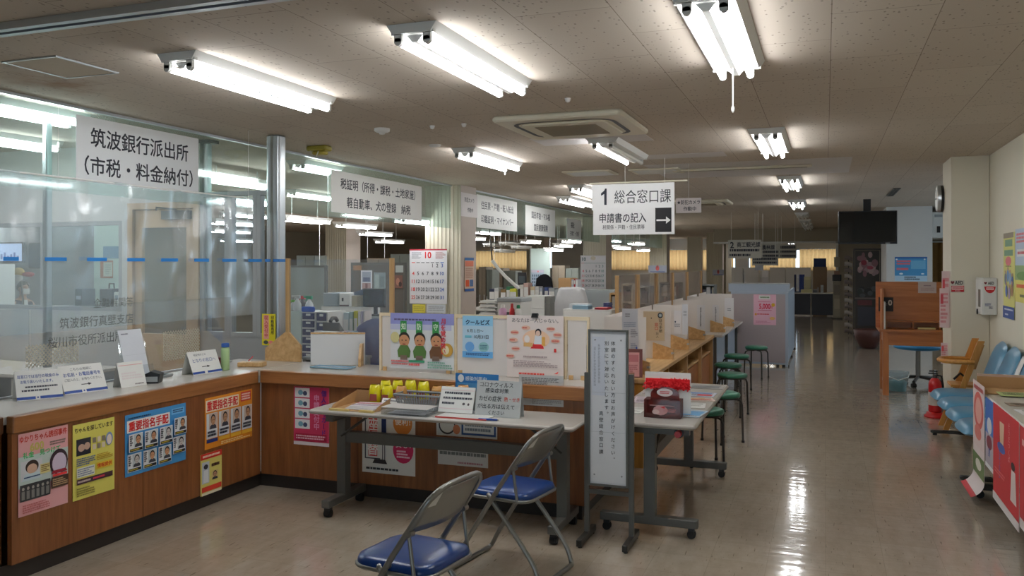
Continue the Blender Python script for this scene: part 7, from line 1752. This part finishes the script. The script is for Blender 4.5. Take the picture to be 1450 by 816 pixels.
# ------------------------------------------------------------------ right-hand side
# posters and the defibrillator box
pl = on_xr(XR, 1421, 1437, 331, 449); S = Sheet(pl[3], pl[4], (226, 222, 130), .001)
S.rect(.0, .94, .9, 1, (150, 140, 120)); S.rect(.15, .84, .8, .92, (120, 160, 130)); S.rect(.08, .73, .85, .80, (120, 160, 130)); S.oval(.45, .67, .26, .055, (226, 120, 130)); S.small(.2, .6, .7, .62, 1, (150, 130, 80), 3)
for x, y, c in ((.2, .48, (120, 130, 150)), (.42, .52, (110, 150, 200)), (.62, .49, (150, 180, 210)), (.82, .45, (90, 120, 170)), (.3, .34, (90, 120, 190)), (.55, .32, (180, 160, 190)), (.8, .36, (170, 130, 90))): S.oval(x, y - .02, .1, .075, c); S.oval(x, y + .06, .06, .02, (200, 160, 130))
S.rect(0, 0, 1, .14, (50, 80, 150)); S.small(.15, .09, .9, .12, 1, (220, 226, 240), 4); S.small(.2, .03, .6, .06, 1, (220, 226, 240), 5)
Q(S, 'tall yellow poster on the right wall next to the defibrillator box', pl)
pl = on_xr(XR, 1437.6, 1462, 325, 427); S = Sheet(pl[3], pl[4], (190, 206, 226), .001)
S.small(.08, .8, .95, .95, 3, (220, 110, 120), 3); S.rect(.1, .62, .95, .72, (230, 232, 236)); S.small(.15, .64, .9, .70, 1, (206, 60, 80), 4); S.rect(0, .3, 1, .5, (150, 176, 120)); S.oval(.5, .36, .4, .06, (110, 150, 80)); S.rect(0, 0, 1, .3, (226, 214, 110)); S.small(.1, .18, .95, .26, 1, (220, 60, 40), 5); S.small(.3, .06, .8, .12, 1, (90, 90, 60), 6)
Q(S, 'blue and yellow landscape poster at the right photo edge', pl)
pl = on_y(9.97, 1346.5, 1365.5, 397, 414); S = Sheet(pl[3], pl[4], (206, 202, 190), .001)
S.text('♥', .12, .8, .26, (120, 40, 50), 0); S.text('AED', .60, .8, .32, (50, 50, 56), .03, .62); S.rect(.02, .04, .98, .54, (190, 30, 40)); S.rect(.06, .22, .94, .48, (230, 206, 204)); S.small(.1, .27, .9, .44, 1, (190, 60, 66), 3); S.small(.3, .08, .7, .16, 1, (230, 206, 204), 4)
Q(S, 'red and white defibrillator sign on the cream pillar', pl, 'wall_sign', 'sign')
a, c = P(1391, 446, Y=9.55), P(1419, 394, Y=9.55)
t = thing('defibrillator_box', 'white defibrillator wall box with a red half round label, on the right wall', 'defibrillator box', (XR, 9.55, a.z)); D = XR - a.x; h = c.z - a.z; L = .40
b = MB(); b.rbox(-D, -.001, 0, L, 0, h, M_WPLAS, .012); b.obj('box_body', t)
b = MB(); b.box(-D - .004, -D - .0005, .03, L - .03, .02, h - .02, M_WHITE); d_ = b.obj('door', t); b = MB(); b.box(-D - .007, -D - .0045, .08, .2, h * .2, h * .68, ink((110, 100, 92))); b.obj('door_window', d_); b = MB(); b.cyl((-D - .012, .25, .02), (-D - .0045, .25, .02), .03, M_BLACK, 12); b.obj('lock', d_)
S = Sheet(D * .8, h * .9, M_WPLAS, .0003); S.b.v, S.b.f, S.b.mi, S.b.sm = [], [], [], []
S.text('♥', .14, .9, .07, (120, 40, 50), 0); S.text('AED', .58, .9, .09, (50, 50, 56), .03, .5); S.poly([(.5 + .46 * math.cos(math.pi + math.pi * k / 16), .80 + .20 * math.sin(math.pi + math.pi * k / 16)) for k in range(17)], (190, 30, 40)); S.rect(.2, .70, .8, .77, (236, 210, 208)); S.small(.24, .715, .76, .755, 1, (190, 60, 66), 3); S.small(.08, .2, .6, .3, 3, (90, 100, 150), 4); S.rect(.4, .12, .75, .22, (200, 200, 204)); S.small(.42, .13, .72, .2, 2, (90, 90, 100), 6)
S.place('front_label', None, None, (-D * .9, -.0005, h * .05), (1, 0, 0), (0, 0, 1), parent=t)
# clock on the pillar side
b = MB(); a = P(1336, 270, X=1.24); t = thing('wall_clock', 'wall clock seen edge-on high on the side of the cream pillar', 'clock', (1.239, a.y + .05, P(1336, 281, X=1.24).z)); r = .15
b.cyl((0, 0, 0), (-.03, 0, 0), r, M_BLACK, 32); b.obj('clock_case', t); b = MB(); b.cyl((-.0305, 0, 0), (-.062, 0, 0), r * 1.04, M_ALU, 32, r * .96); b.obj('clock_rim', t); b = MB(); b.cyl((-.0625, 0, 0), (-.0645, 0, 0), r * .86, M_WHITE, 32); b.box(-.067, -.065, -.006, .006, -.01, .1, M_BLACK); b.box(-.069, -.0672, -.01, .07, -.006, .006, M_BLACK); b.obj('clock_face', t)
# leaflets hanging down the pillar's aisle side
for xl, xr, yt, yb, l, y in ((1333, 1341, 384, 463, 'pink leaflet strip on the aisle side of the cream pillar, upper', 0), (1329, 1339, 408, 462, 'pale pink leaflet strip in front of the upper one on the pillar side', .05), (1330, 1337, 484, 513, 'narrow red edged leaflet low on the pillar side', 0)):
    x0, x1, z0, z1 = pxbox(xl, xr, yt, 10.2 - y * 2, 0); z0 = P(xl, yb, Y=10.2).z; S = Sheet(x1 - x0 + .02, z1 - z0, (232, 206, 206), .002); S.small(.1, .1, .9, .9, 8, (220, 140, 146), 3); S.rect(.1, .6, .4, .85, (214, 80, 90))
    S.place('hanging_leaflet', l, 'leaflet', (min(x0, 1.236 - S.w), 10.06 - y, z0), (1, 0, 0), (0, 0, 1), 'leaflets by the pillar')
# waiting bench: four moulded seats on a beam
BY = [8.98, 8.42, 7.86, 7.30]
t = thing('waiting_bench', 'light blue waiting room bench of four padded seats along the right wall', 'bench', (1.25, 8.14, 0))
for y in BY:
    y -= 8.14; b = MB()
    def sf(u, v, y=y):
        a = (u - .5) * 2; e = (v - .5) * 2; n = (1 - abs(a) ** 3.2) ** .5 if abs(a) < 1 else 0; q = (1 - abs(e) ** 4) ** .5 if abs(e) < 1 else 0
        return Vector((-.06 + .25 * e * (1 - .12 * a * a), y + .275 * a * (1 - .08 * e * e), .39 + .07 * n * q))
    b.grid(sf, 14, 14, M_LBLUE); b.grid(lambda u, v: sf(u, v) * 1 - Vector((0, 0, 2 * (sf(u, v).z - .39) * .8)), 14, 14, M_LBLUE); b.obj('seat', t)
    b = MB()
    def kf(u, v, y=y, f=1):
        a = (u - .5) * 2; n = max(0, 1 - abs(a) ** 3) ** .5; m = max(0, 1 - abs(v * 2 - 1) ** 4) ** .5
        w_ = 1 - .25 * max(0, v - .5) ** 2 * 4 * .6
        return Vector((.15 + .15 * v - f * .035 * n * m, y + .275 * a * w_, .46 + .47 * v * (1 - .10 * a * a * v)))
    b.grid(kf, 14, 12, M_LBLUE); b.grid(lambda u, v: kf(u, v, f=-1), 14, 12, M_LBLUE); bk = b.obj('backrest', t)
    if abs(y + 8.14 - BY[2]) < .01:
        b = MB(); g = lambda u, v: kf(u, v) + Vector((-.006, 0, 0)); b.grid(lambda u, v: g(.36 + .28 * u, .05 + .9 * v), 4, 8, M_WHITE); b.obj('white_band', bk)
b = MB(); b.box(-.02, .06, -1.05, 1.05, .30, .36, M_DSTEEL); b.obj('beam', t)
for y in (-.95, .95): b = MB(); b.box(-.01, .05, y - .03, y + .03, .05, .2995, M_DSTEEL); b.rbox(-.30, .26, y - .03, y + .03, .02, .05, M_DSTEEL, .02); b.cyl((-.26, y, 0), (-.26, y, .02), .02, M_RUBBER, 10); b.cyl((.22, y, 0), (.22, y, .02), .02, M_RUBBER, 10); b.obj('leg', t)
for y in BY: b = MB(); b.box(.02, .05, y - 8.14 - .02, y - 8.14 + .02, .3605, .40, M_DSTEEL); b.tube([(.05, y - 8.14, .35), (.22, y - 8.14, .38), (.27, y - 8.14, .7)], .018, M_DSTEEL, 8); b.obj('bracket', t)
# wooden high chair
t = thing('high_chair', 'orange brown wooden child high chair by the cream pillar', 'high chair', (1.30, 9.48, 0), math.radians(0))
M_HC = wood('honey_wood', srgb(186, 122, 48), srgb(212, 152, 74), .35, axis=2)
for s in (-1, 1):
    b = MB(); b.prism([(-.22, 0), (-.17, 0), (.15, .90), (.09, .90)], (0, s * .17 + .012, 0), (1, 0, 0), (0, 0, 1), -.024, M_HC); b.obj('side_rail', t)
    b = MB(); b.prism([(.02, 0), (.07, 0), (-.045, .44), (-.085, .44)], (0, s * .145 + .01, 0), (1, 0, 0), (0, 0, 1), -.022, M_HC); b.obj('rear_leg', t)
b = MB(); b.box(-.14, .10, -.15, .15, .44, .462, M_HC); b.obj('seat', t)
b = MB(); b.box(-.20, -.0, -.13, .13, .22, .24, M_HC); b.obj('footrest', t)
b = MB(); b.prism([(.05, .62), (.075, .62), (.15, .86), (.125, .86)], (0, .155, 0), (1, 0, 0), (0, 0, 1), -.31, M_HC); b.obj('backrest', t)
b = MB(); b.tube([(.06, -.175, .69), (-.10, -.18, .69), (-.20, -.12, .69), (-.23, 0, .69), (-.20, .12, .69), (-.10, .18, .69), (.06, .175, .69)], .024, M_HC, 8); b.obj('guard_rail', t)
b = MB(); b.tube([(-.1, -.02, .5), (-.04, .0, .56), (.03, .03, .5)], .012, M_BLACK, 6); b.obj('strap', t)
# fire extinguisher
a = P(1327, 591, z=.0); t = thing('fire_extinguisher', 'red fire extinguisher in a red floor stand by the cream pillar', 'fire extinguisher', (a.x - .02, a.y, 0)); t.scale = (.82, .82, .82)
b = MB(); b.lathe([(.02, .06), (.075, .065), (.08, .09), (.08, .42), (.07, .47), (.045, .505), (.03, .515)], (0, 0, 0), M_RED, 24); b.obj('cylinder', t)
b = MB(); b.lathe([(.0805, .16), (.0812, .161), (.0812, .33), (.0805, .331)], (0, 0, 0), ink((206, 196, 186)), 24)
b.obj('label_band', t); b = MB(); b.lathe([(.028, .5155), (.024, .55), (.016, .56)], (0, 0, 0), M_BLACK, 12); b.box(-.08, .03, -.012, .012, .565, .58, M_BLACK); b.box(-.07, .03, -.012, .012, .595, .61, M_BLACK); b.cyl((0, 0, .55), (0, 0, .62), .012, M_ALU, 8); b.obj('valve_lever', t)
b = MB(); b.tube([(.02, 0, .55), (.08, .0, .54), (.095, 0, .42), (.092, 0, .25)], .012, M_RUBBER, 8); b.obj('hose', t)
b = MB(); b.lathe([(.02, 0), (.135, 0), (.135, .02), (.11, .04), (.095, .07), (.085, .0701)], (0, 0, 0), M_RED, 24); b.obj('floor_stand', t)
# writing desk booth
DX0, DX1, DY0, DY1 = .67, 1.63, 11.6, 12.3
t = thing('writing_desk', 'orange brown wooden writing booth with a high back and open slots', 'desk', ((DX0 + DX1) / 2, (DY0 + DY1) / 2, 0)); o = (-(DX0 + DX1) / 2, -(DY0 + DY1) / 2, 0)
OW = M_ORANGEW; OWZ = wood('orange_brown_wood_upright', srgb(168, 98, 44), srgb(196, 124, 64), .35, axis=2)
zd0 = .80
b = MB(); b.box(DX0 - .04, DX1 + .02, DY0 - .03, DY1, zd0, zd0 + .03, OW); b.obj('desktop', t, o)
b = MB(); b.box(DX0 + .05, DX1, DY0 + .02, DY0 + .045, zd0 - .17, zd0 - .001, OW); b.box(DX0 + .02, DX0 + .045, DY0 + .05, DY1 - .05, zd0 - .14, zd0 - .001, OWZ); b.obj('apron', t, o)
for x, y in ((DX0 + .04, DY0 + .04), (DX0 + .04, DY1 - .06), (DX1 - .05, DY0 + .04), (DX1 - .05, DY1 - .06)): b = MB(); b.box(x - .035, x + .035, y - .035, y + .035, 0, zd0 - .001, OWZ); b.obj('leg', t, o)
b = MB(); b.box(DX0 + .03, DX0 + .05, DY0 + .08, DY1 - .1, .12, .16, OWZ); b.obj('leg_stretcher', t, o)
zb = P(1250, 399, Y=DY0 + .32).z; YB_ = DY0 + .32
b = MB(); b.box(P(1240, 400, Y=YB_).x, DX1 + .02, YB_, YB_ + .025, zd0 + .031, zb, OW); b.obj('back_board', t, o)
b = MB(); b.box(DX0 + .05, DX1, YB_ - .16, YB_ - .001, zd0 + .115, zd0 + .13, OW); b.obj('slot_shelf', t, o)
for x in (DX0 + .05, DX0 + .36, DX0 + .66): b = MB(); b.box(x, x + .015, YB_ - .16, YB_ - .001, zd0 + .031, zd0 + .1145, OWZ); b.obj('slot_divider', t, o)
b = MB(); b.box(DX0 - .01, DX0 + .015, DY0 + .0, YB_ - .001, zd0 + .031, P(1238, 409, Y=DY0 + .1).z, OWZ); sb = b.obj('side_board', t, o)
for i, (x, c) in enumerate(((DX0 + .42, (226, 214, 150)), (DX0 + .70, (196, 216, 120)))):
    b = MB(); b.box(0, .2, 0, .12, 0, .018, ink(c)); tag(b.obj('form_pad', None, (x, YB_ - .15, zd0 + .032)), ('cream pad of forms in the middle slot of the writing booth', 'green edged pad of forms in the right slot of the writing booth')[i], 'pad', 'form pads in the writing booth')
pl = on_y(YB_, 1244, 1265, 421, 441, .003); S = Sheet(pl[3], pl[4], (34, 30, 30), .003); S.text('0', .78, .62, .4, (206, 200, 190), .03, .3); S.small(.1, .4, .6, .6, 2, (110, 100, 96), 3); Q(S, 'small black plate with a white round figure on the writing booth back', pl, 'black_plate', 'sign')
pl = on_y(YB_, 1300, 1326, 399.5, 415, .003); S = Sheet(pl[3], pl[4], (206, 190, 184), .001); S.small(.3, .6, .7, .75, 1, (150, 130, 140), 3); S.small(.15, .2, .9, .5, 3, (190, 160, 156), 4); Q(S, 'pale paper note at the top right of the writing booth back', pl, 'paper_note', 'note')
b = MB(); b.box(0, .02, 0, .24, 0, .34, M_WPLAS); tag(b.obj('white_binder', None, (DX0 + .016, DY0 + .0, zd0 + .032)), 'white upright binder at the left side of the writing booth', 'binder')
# bucket, office chair beyond
a = P(1272, 556, z=0); t = thing('plastic_bucket', 'clear blue plastic bucket with a teal cloth in it, under the writing booth', 'bucket', (a.x, a.y + .12, 0))
M_BK = clear('clear_blue_plastic', (0.93, 0.98, 1.0), .22, .1, (0.75, 0.93, 1.0))
b = MB(); b.lathe([(.10, .0), (.105, .004), (.135, .24), (.142, .245), (.142, .255), (.132, .255), (.10, .006)], (0, 0, 0), M_BK, 28); b.obj('bucket_shell', t); b = MB(); b.lathe([(.098, .008), (.112, .13), (.06, .15), (.01, .14)], (0, 0, 0), ink((40, 146, 156)), 20); b.obj('teal_cloth', t); b = MB(); b.tube([(-.14, 0, .25), (-.12, -.1, .2), (0, -.15, .16), (.12, -.1, .2), (.14, 0, .25)], .006, M_WHITE, 6); b.obj('handle', t)
M_SKY = mat('bright_blue_vinyl', srgb(46, 146, 206), .35)
office_chair((P(1300, 500, Y=12.8).x, 12.8, 0), .4, M_SKY, 'bright blue office chair on castors behind the writing booth', h=.70).scale = (1.3, 1.3, 1.1)
# blue poster on the grey wall stub, and a small wall box
pl = on_y(18.3, 1267, 1313, 364, 398); S = Sheet(pl[3], pl[4], (70, 150, 206), .001); S.rect(0, .93, 1, 1, (40, 100, 170)); S.small(.06, .66, .5, .88, 2, (230, 110, 120), 3); S.small(.06, .42, .42, .58, 1, (230, 110, 120), 4); S.rect(.5, .5, .95, .85, (110, 180, 220)); S.rect(0, 0, 1, .22, (180, 214, 236)); S.small(.3, .04, .8, .2, 2, (50, 60, 80), 6); S.oval(.2, .3, .06, .04, (220, 236, 246)); S.oval(.86, .3, .05, .03, (220, 236, 246)); S.oval(.92, .9, .03, .03, (230, 240, 246)); S.oval(.06, .9, .03, .03, (230, 240, 246))
Q(S, 'blue poster with red lines on the grey wall stub behind the writing booth', pl)
a, c = P(1314, 335, Y=17.6), P(1327, 296, Y=17.6); t = thing('wall_air_unit', 'grey white box unit high between the grey wall stub and the pillar', 'wall unit', (max(a.x, 1.96), 18.6, a.z)); w, h = .35, c.z - a.z
b = MB(); b.rbox(0, w, 0, 1.38, 0, h, M_WPLAS, .03); b.obj('unit_body', t); b = MB(); b.box(.06, .2, -.004, -.0005, h * .8, h * .9, M_GREYP); b.box(.1, .16, -.01, -.0005, h * .2, h * .45, M_BLACK); b.obj('front_controls', t)
# television hung from the ceiling
a, c = P(1187, 346, Y=15.9), P(1271, 298, Y=15.9); t = thing('television', 'large black television hung from the ceiling at the right of the aisle', 'television', ((a.x + c.x) / 2, 15.9, (a.z + c.z) / 2), .06); w, h = (c.x - a.x) / 2, (c.z - a.z) / 2
b = MB(); b.rbox(-w, w, 0, .07, -h, h, M_BLACK, .01); b.obj('tv_case', t); b = MB(); b.box(-w + .02, w - .02, -.003, -.0005, -h + .035, h - .02, mat('switched_off_screen', srgb(14, 15, 17), .12)); b.obj('tv_screen', t); b = MB(); b.box(w * .6, w * .75, -.004, -.0005, -h + .008, -h + .02, M_ALU); b.obj('maker_plate', t)
b = MB(); b.box(-.06, .06, .08, .16, h - .3, CH - t.location.z - .001, M_BLACK); b.box(-.2, .2, .0705, .0795, -.15, .2, M_BLACK); b.obj('ceiling_bracket', t)
# tall revolving leaflet rack with blossom pictures
a = P(1224, 470, z=0); Y_ = 21.0; X_ = P(1228, 400, Y=Y_).x; zr = P(1228, 352, Y=Y_).z
t = thing('brochure_rack', 'tall dark brochure rack with pink blossom pictures below the hung television', 'brochure rack', (X_, Y_, 0)); w = P(1248, 400, Y=Y_).x - X_
b = MB()
for x in (-w, w - .03): b.box(x, x + .03, 0, .04, 0, zr, M_DSTEEL)
for z in (.1, .8, zr - .04): b.box(-w + .0305, w - .0305, 0, .03, z, z + .04, M_DSTEEL)
b.box(-w, w, -.2, .25, 0, .03, M_DSTEEL); b.obj('rack_frame', t)
S = Sheet(2 * w - .08, 1.95, (64, 62, 60), .004); 
for i in range(26): S.oval(rr.uniform(.1, .9), rr.uniform(.72, .97), rr.uniform(.06, .14), rr.uniform(.02, .05), rr.choice([(176, 150, 156), (196, 170, 172), (150, 110, 120)]), 9)
S.oval(.36, .86, .12, .03, (150, 50, 70)); S.oval(.62, .8, .14, .02, (176, 80, 100))
for i in range(10): S.oval(rr.uniform(.15, .85), rr.uniform(.45, .66), rr.uniform(.08, .2), rr.uniform(.02, .05), rr.choice([(56, 64, 60), (84, 92, 96), (44, 46, 48)]), 9)
S.rect(.1, .36, .7, .42, (110, 60, 66)); S.rect(.1, .12, .9, .34, (70, 74, 86)); S.rect(.0, .43, 1, .45, (120, 110, 108))
S.place('picture_panel', None, None, (-w + .04, -.012, zr - 2.0), (1, 0, 0), (0, 0, 1), parent=t)
for k in range(13):
    z = zr - .3 - k * .14; b = MB(); b.grid(lambda u, v: Vector((-w - .02 - .17 * u, -.03 - .03 * v, z + .09 * v + .05 * math.sin(2.2 * u))), 6, 2, ink((176, 170, 164) if k % 2 else (120, 110, 108))); b.obj('curled_leaflet', t, solid=.004)
b = MB(); b.cyl((-w - .1, .02, .03), (-w - .1, .02, zr - .2), .012, M_DSTEEL, 8); b.obj('side_rod', t)
b = MB(); Yp = 18.0; a = P(1229, 470, z=0); Xp = P(1229, 455, Y=Yp).x; t = thing('planter', 'dark red brown round planter in the dim corner left of the writing booth', 'planter', (Xp, Yp, 0)); b.lathe([(.10, 0), (.16, .03), (.24, .2), (.27, .36), (.25, .37), (.22, .34), (.05, .32)], (0, 0, 0), ink((78, 42, 36)), 24); b.obj('pot', t)
b = MB(); b.lathe([(.22, .321), (.1, .34), (.01, .345)], (0, 0, 0), ink((50, 40, 32)), 18); b.obj('soil', t)
t = thing('panel_stand', 'narrow upright panel stand with a black top, against the dark end wall', 'display stand', (P(1185, 420, Y=27.2).x, 27.2, 0)); w = P(1191, 400, Y=27.2).x - P(1180, 400, Y=27.2).x; zt = P(1185, 389, Y=27.2).z
b = MB(); b.box(-w / 2, w / 2, 0, .1, .03, zt - .2, ink((140, 134, 116))); b.obj('stand_panel', t); b = MB(); b.rbox(-w / 2 - .02, w / 2 + .02, -.02, .12, zt - .195, zt, M_BLACK, .03); b.obj('black_top', t); b = MB(); b.box(-w / 2 - .05, w / 2 + .05, -.1, .2, 0, .0295, M_DSTEEL); b.obj('base', t)
for k in range(4): b = MB(); b.box(-w / 2 + .03, w / 2 - .03, -.006, -.0005, .3 + k * .42, .6 + k * .42, ink([(160, 150, 130), (120, 110, 100), (150, 120, 104), (170, 160, 140)][k])); b.obj('pasted_sheet', t)
# display table at the right photo edge
TX0, TX1, TY0, TY1, TT = 1.02, 1.57, 4.7, 6.9, .76
t = thing('display_table', 'display table at the right photo edge with posters hung over its sides', 'table', ((TX0 + TX1) / 2, (TY0 + TY1) / 2, 0)); o = (-(TX0 + TX1) / 2, -(TY0 + TY1) / 2, 0)
b = MB(); b.rbox(TX0, TX1, TY0, TY1, TT - .03, TT, M_TOP, .02); b.obj('tabletop', t, o)
for y in (TY0 + .15, TY1 - .15):
    b = MB(); b.box((TX0 + TX1) / 2 - .03, (TX0 + TX1) / 2 + .03, y - .03, y + .03, .1, TT - .031, M_DSTEEL); b.rbox(TX0 - .03, TX1 - .04, y - .025, y + .025, .06, .1, M_DSTEEL, .01); l = b.obj('leg', t, o)
    for x in (TX0 + .0, TX1 - .08): c = MB(); c.cyl((x, y - .014, .028), (x, y + .014, .028), .028, M_RUBBER, 14); c.box(x - .015, x + .015, y - .02, y + .02, .045, .0605, M_BLACK); c.obj('caster', l, (0, 0, 0))
def drape(name, lab, x, y0, y1, ztop, zbot, paper, draw, curl=False, cat='poster'):
    """a poster hanging down the aisle side of the table"""
    S = Sheet(abs(y1 - y0), ztop - zbot, paper, .0015); draw(S)
    c = Vector((x, (y0 + y1) / 2, zbot)); S.b.v = [tuple(Vector((x - vz, y1 - vx, zbot + vy)) - c) for vx, vy, vz in S.b.v]
    o = tag(S.b.obj(name, None, c), lab, cat)
    if curl:
        b = MB(); w = abs(y1 - y0)
        def cf(u, v): a = v * 1.25; return Vector((-.12 * (1 - math.cos(a)), (u - .5) * w, -.105 * math.sin(a)))
        b.grid(lambda u, v: cf(1 - u, v * .75), 3, 7, (232, 222, 222)); b.grid(lambda u, v: cf(1 - u, .75 + v * .25), 3, 3, (200, 40, 50)); b.obj('curled_foot', o)
    return o
def dA(S):
    S.rect(0, .30, 1, 1, (226, 206, 204)); S.oval(.5, .70, .42, .20, (206, 90, 84)); S.oval(.5, .70, .28, .14, (230, 170, 160)); S.oval(.45, .46, .3, .08, (214, 120, 110)); S.rect(0, .0, 1, .22, (96, 120, 70)); S.oval(.5, .12, .25, .06, (230, 226, 214)); S.small(.1, .9, .9, .97, 1, (190, 90, 90), 3)
drape('poster', 'pinkish food poster hanging at the far corner of the display table, its foot curling out', TX0 - .016, 6.46, 6.92, TT + .06, .17, (228, 214, 212), dA, curl=True)
def dB(S): S.rect(0, .5, 1, 1, (60, 110, 190)); S.rect(0, .06, 1, .5, (180, 170, 180)); S.oval(.5, .62, .3, .12, (226, 226, 232)); S.oval(.5, .38, .35, .1, (120, 40, 60)); S.text('夏', .5, .24, .12, (40, 70, 150), .02, .7); S.rect(0, 0, 1, .06, (236, 236, 236))
drape('poster', 'narrow blue poster between the food poster and the red poster', TX0 - .010, 6.17, 6.45, TT + .0, .30, (226, 226, 230), dB)
def dC(S):
    S.rect(0, .08, 1, 1, (198, 44, 52)); S.poly([(.3, .55), (.42, .55), (.46, .86), (.28, .86)], (226, 190, 160)); S.oval(.34, .60, .16, .05, (70, 90, 170)); S.vtext('もてなし', .28, .56, .07, (90, 110, 190), .02, 1.0); S.poly([(.7, .2), (.92, .2), (.88, .5), (.74, .5)], (226, 210, 206)); S.oval(.8, .54, .07, .04, (60, 40, 40)); S.vtext('そうだつくば', .66, .92, .06, (232, 190, 186), .01, 1.05); S.small(.08, .3, .5, .36, 2, (226, 120, 120), 4); S.rect(0, 0, 1, .08, (232, 228, 228))
drape('poster', 'large red poster hanging over the aisle side of the display table', TX0 - .014, 5.38, 6.15, TT + .01, .16, (226, 220, 220), dC)
def dD(S): S.rect(0, .1, 1, 1, (190, 40, 50)); S.oval(.5, .5, .3, .2, (226, 190, 180)); S.small(.1, .8, .9, .9, 1, (236, 200, 200), 4)
drape('poster', 'second red poster on the nearest part of the display table', TX0 - .014, 4.75, 5.36, TT + .005, .2, (226, 220, 220), dD)
b = MB(); t = thing('cardboard_tray', 'brown taped cardboard box edge across the far end of the display table', 'box', ((TX0 + TX1) / 2, TY1 - .1, TT + .001)); w = (TX1 - TX0) / 2; b.box(-w, w, .06, .075, 0, .10, M_CARDB); b.box(-w, -w + .015, -.25, .0595, 0, .03, M_CARDB); b.box(-w + .016, w, -.25, .0595, 0, .006, M_CARDB); b.obj('box_side', t); b = MB(); b.box(-w - .001, w + .001, .0585, .0765, .085, .102, mat('packing_tape', srgb(206, 176, 160), .2)); b.obj('tape', t)
for i, (x, y, w, h, c, l) in enumerate(((1.10, 6.45, .26, .18, (190, 206, 140), 'green leaflet on the display table in front of the cardboard edge'), (1.38, 6.45, .17, .18, (206, 214, 190), 'pale leaflet beside the green one on the display table'), (1.08, 6.05, .4, .12, (150, 130, 116), 'brown booklet lying across the display table'), (1.10, 5.6, .42, .3, (226, 226, 228), 'large white sheet lying on the display table'), (1.14, 4.9, .3, .3, (214, 218, 226), 'bluish sheet on the nearest part of the display table'))):
    S = Sheet(w, h, c, .004); S.small(.1, .15, .9, .85, 5, tuple(int(v * .6) for v in c), i); S.rect(.08, .75, .5, .9, tuple(int(v * .75) for v in c)); S.place('leaflet', l, 'leaflet', (x, y, TT + (.012 if y > 6.3 else .0055)), (1, .03 * i, 0), (-.03 * i, 1, 0), 'leaflets on the display table')
a = P(1432, 556, Y=5.75); t = thing('white_carton', 'white carton standing on the display table at the right photo edge', 'box', (1.40, 6.22, TT + .002)); b = MB(); b.box(-.12, .14, -.0, .2, 0, .13, M_WPLAS); b.obj('carton_body', t); b = MB(); b.box(-.12, .14, 0, .22, .1305, .133, ink((120, 96, 80))); b.obj('carton_top', t); b = MB(); b.box(-.10, -.02, -.002, -.0005, .02, .1, ink((150, 154, 164))); b.obj('printed_label', t)
S = Sheet(.14, .2, (232, 232, 236), .003); S.text('ご', .5, .72, .24, (60, 60, 70), .02, .5); S.small(.15, .1, .85, .5, 4, (120, 124, 140), 4)
lean(S, 'small_sign', 'small white upright notice behind the white carton on the display table', 'notice', (1.42, 6.46, TT + .018), (1, 0, 0), 8)
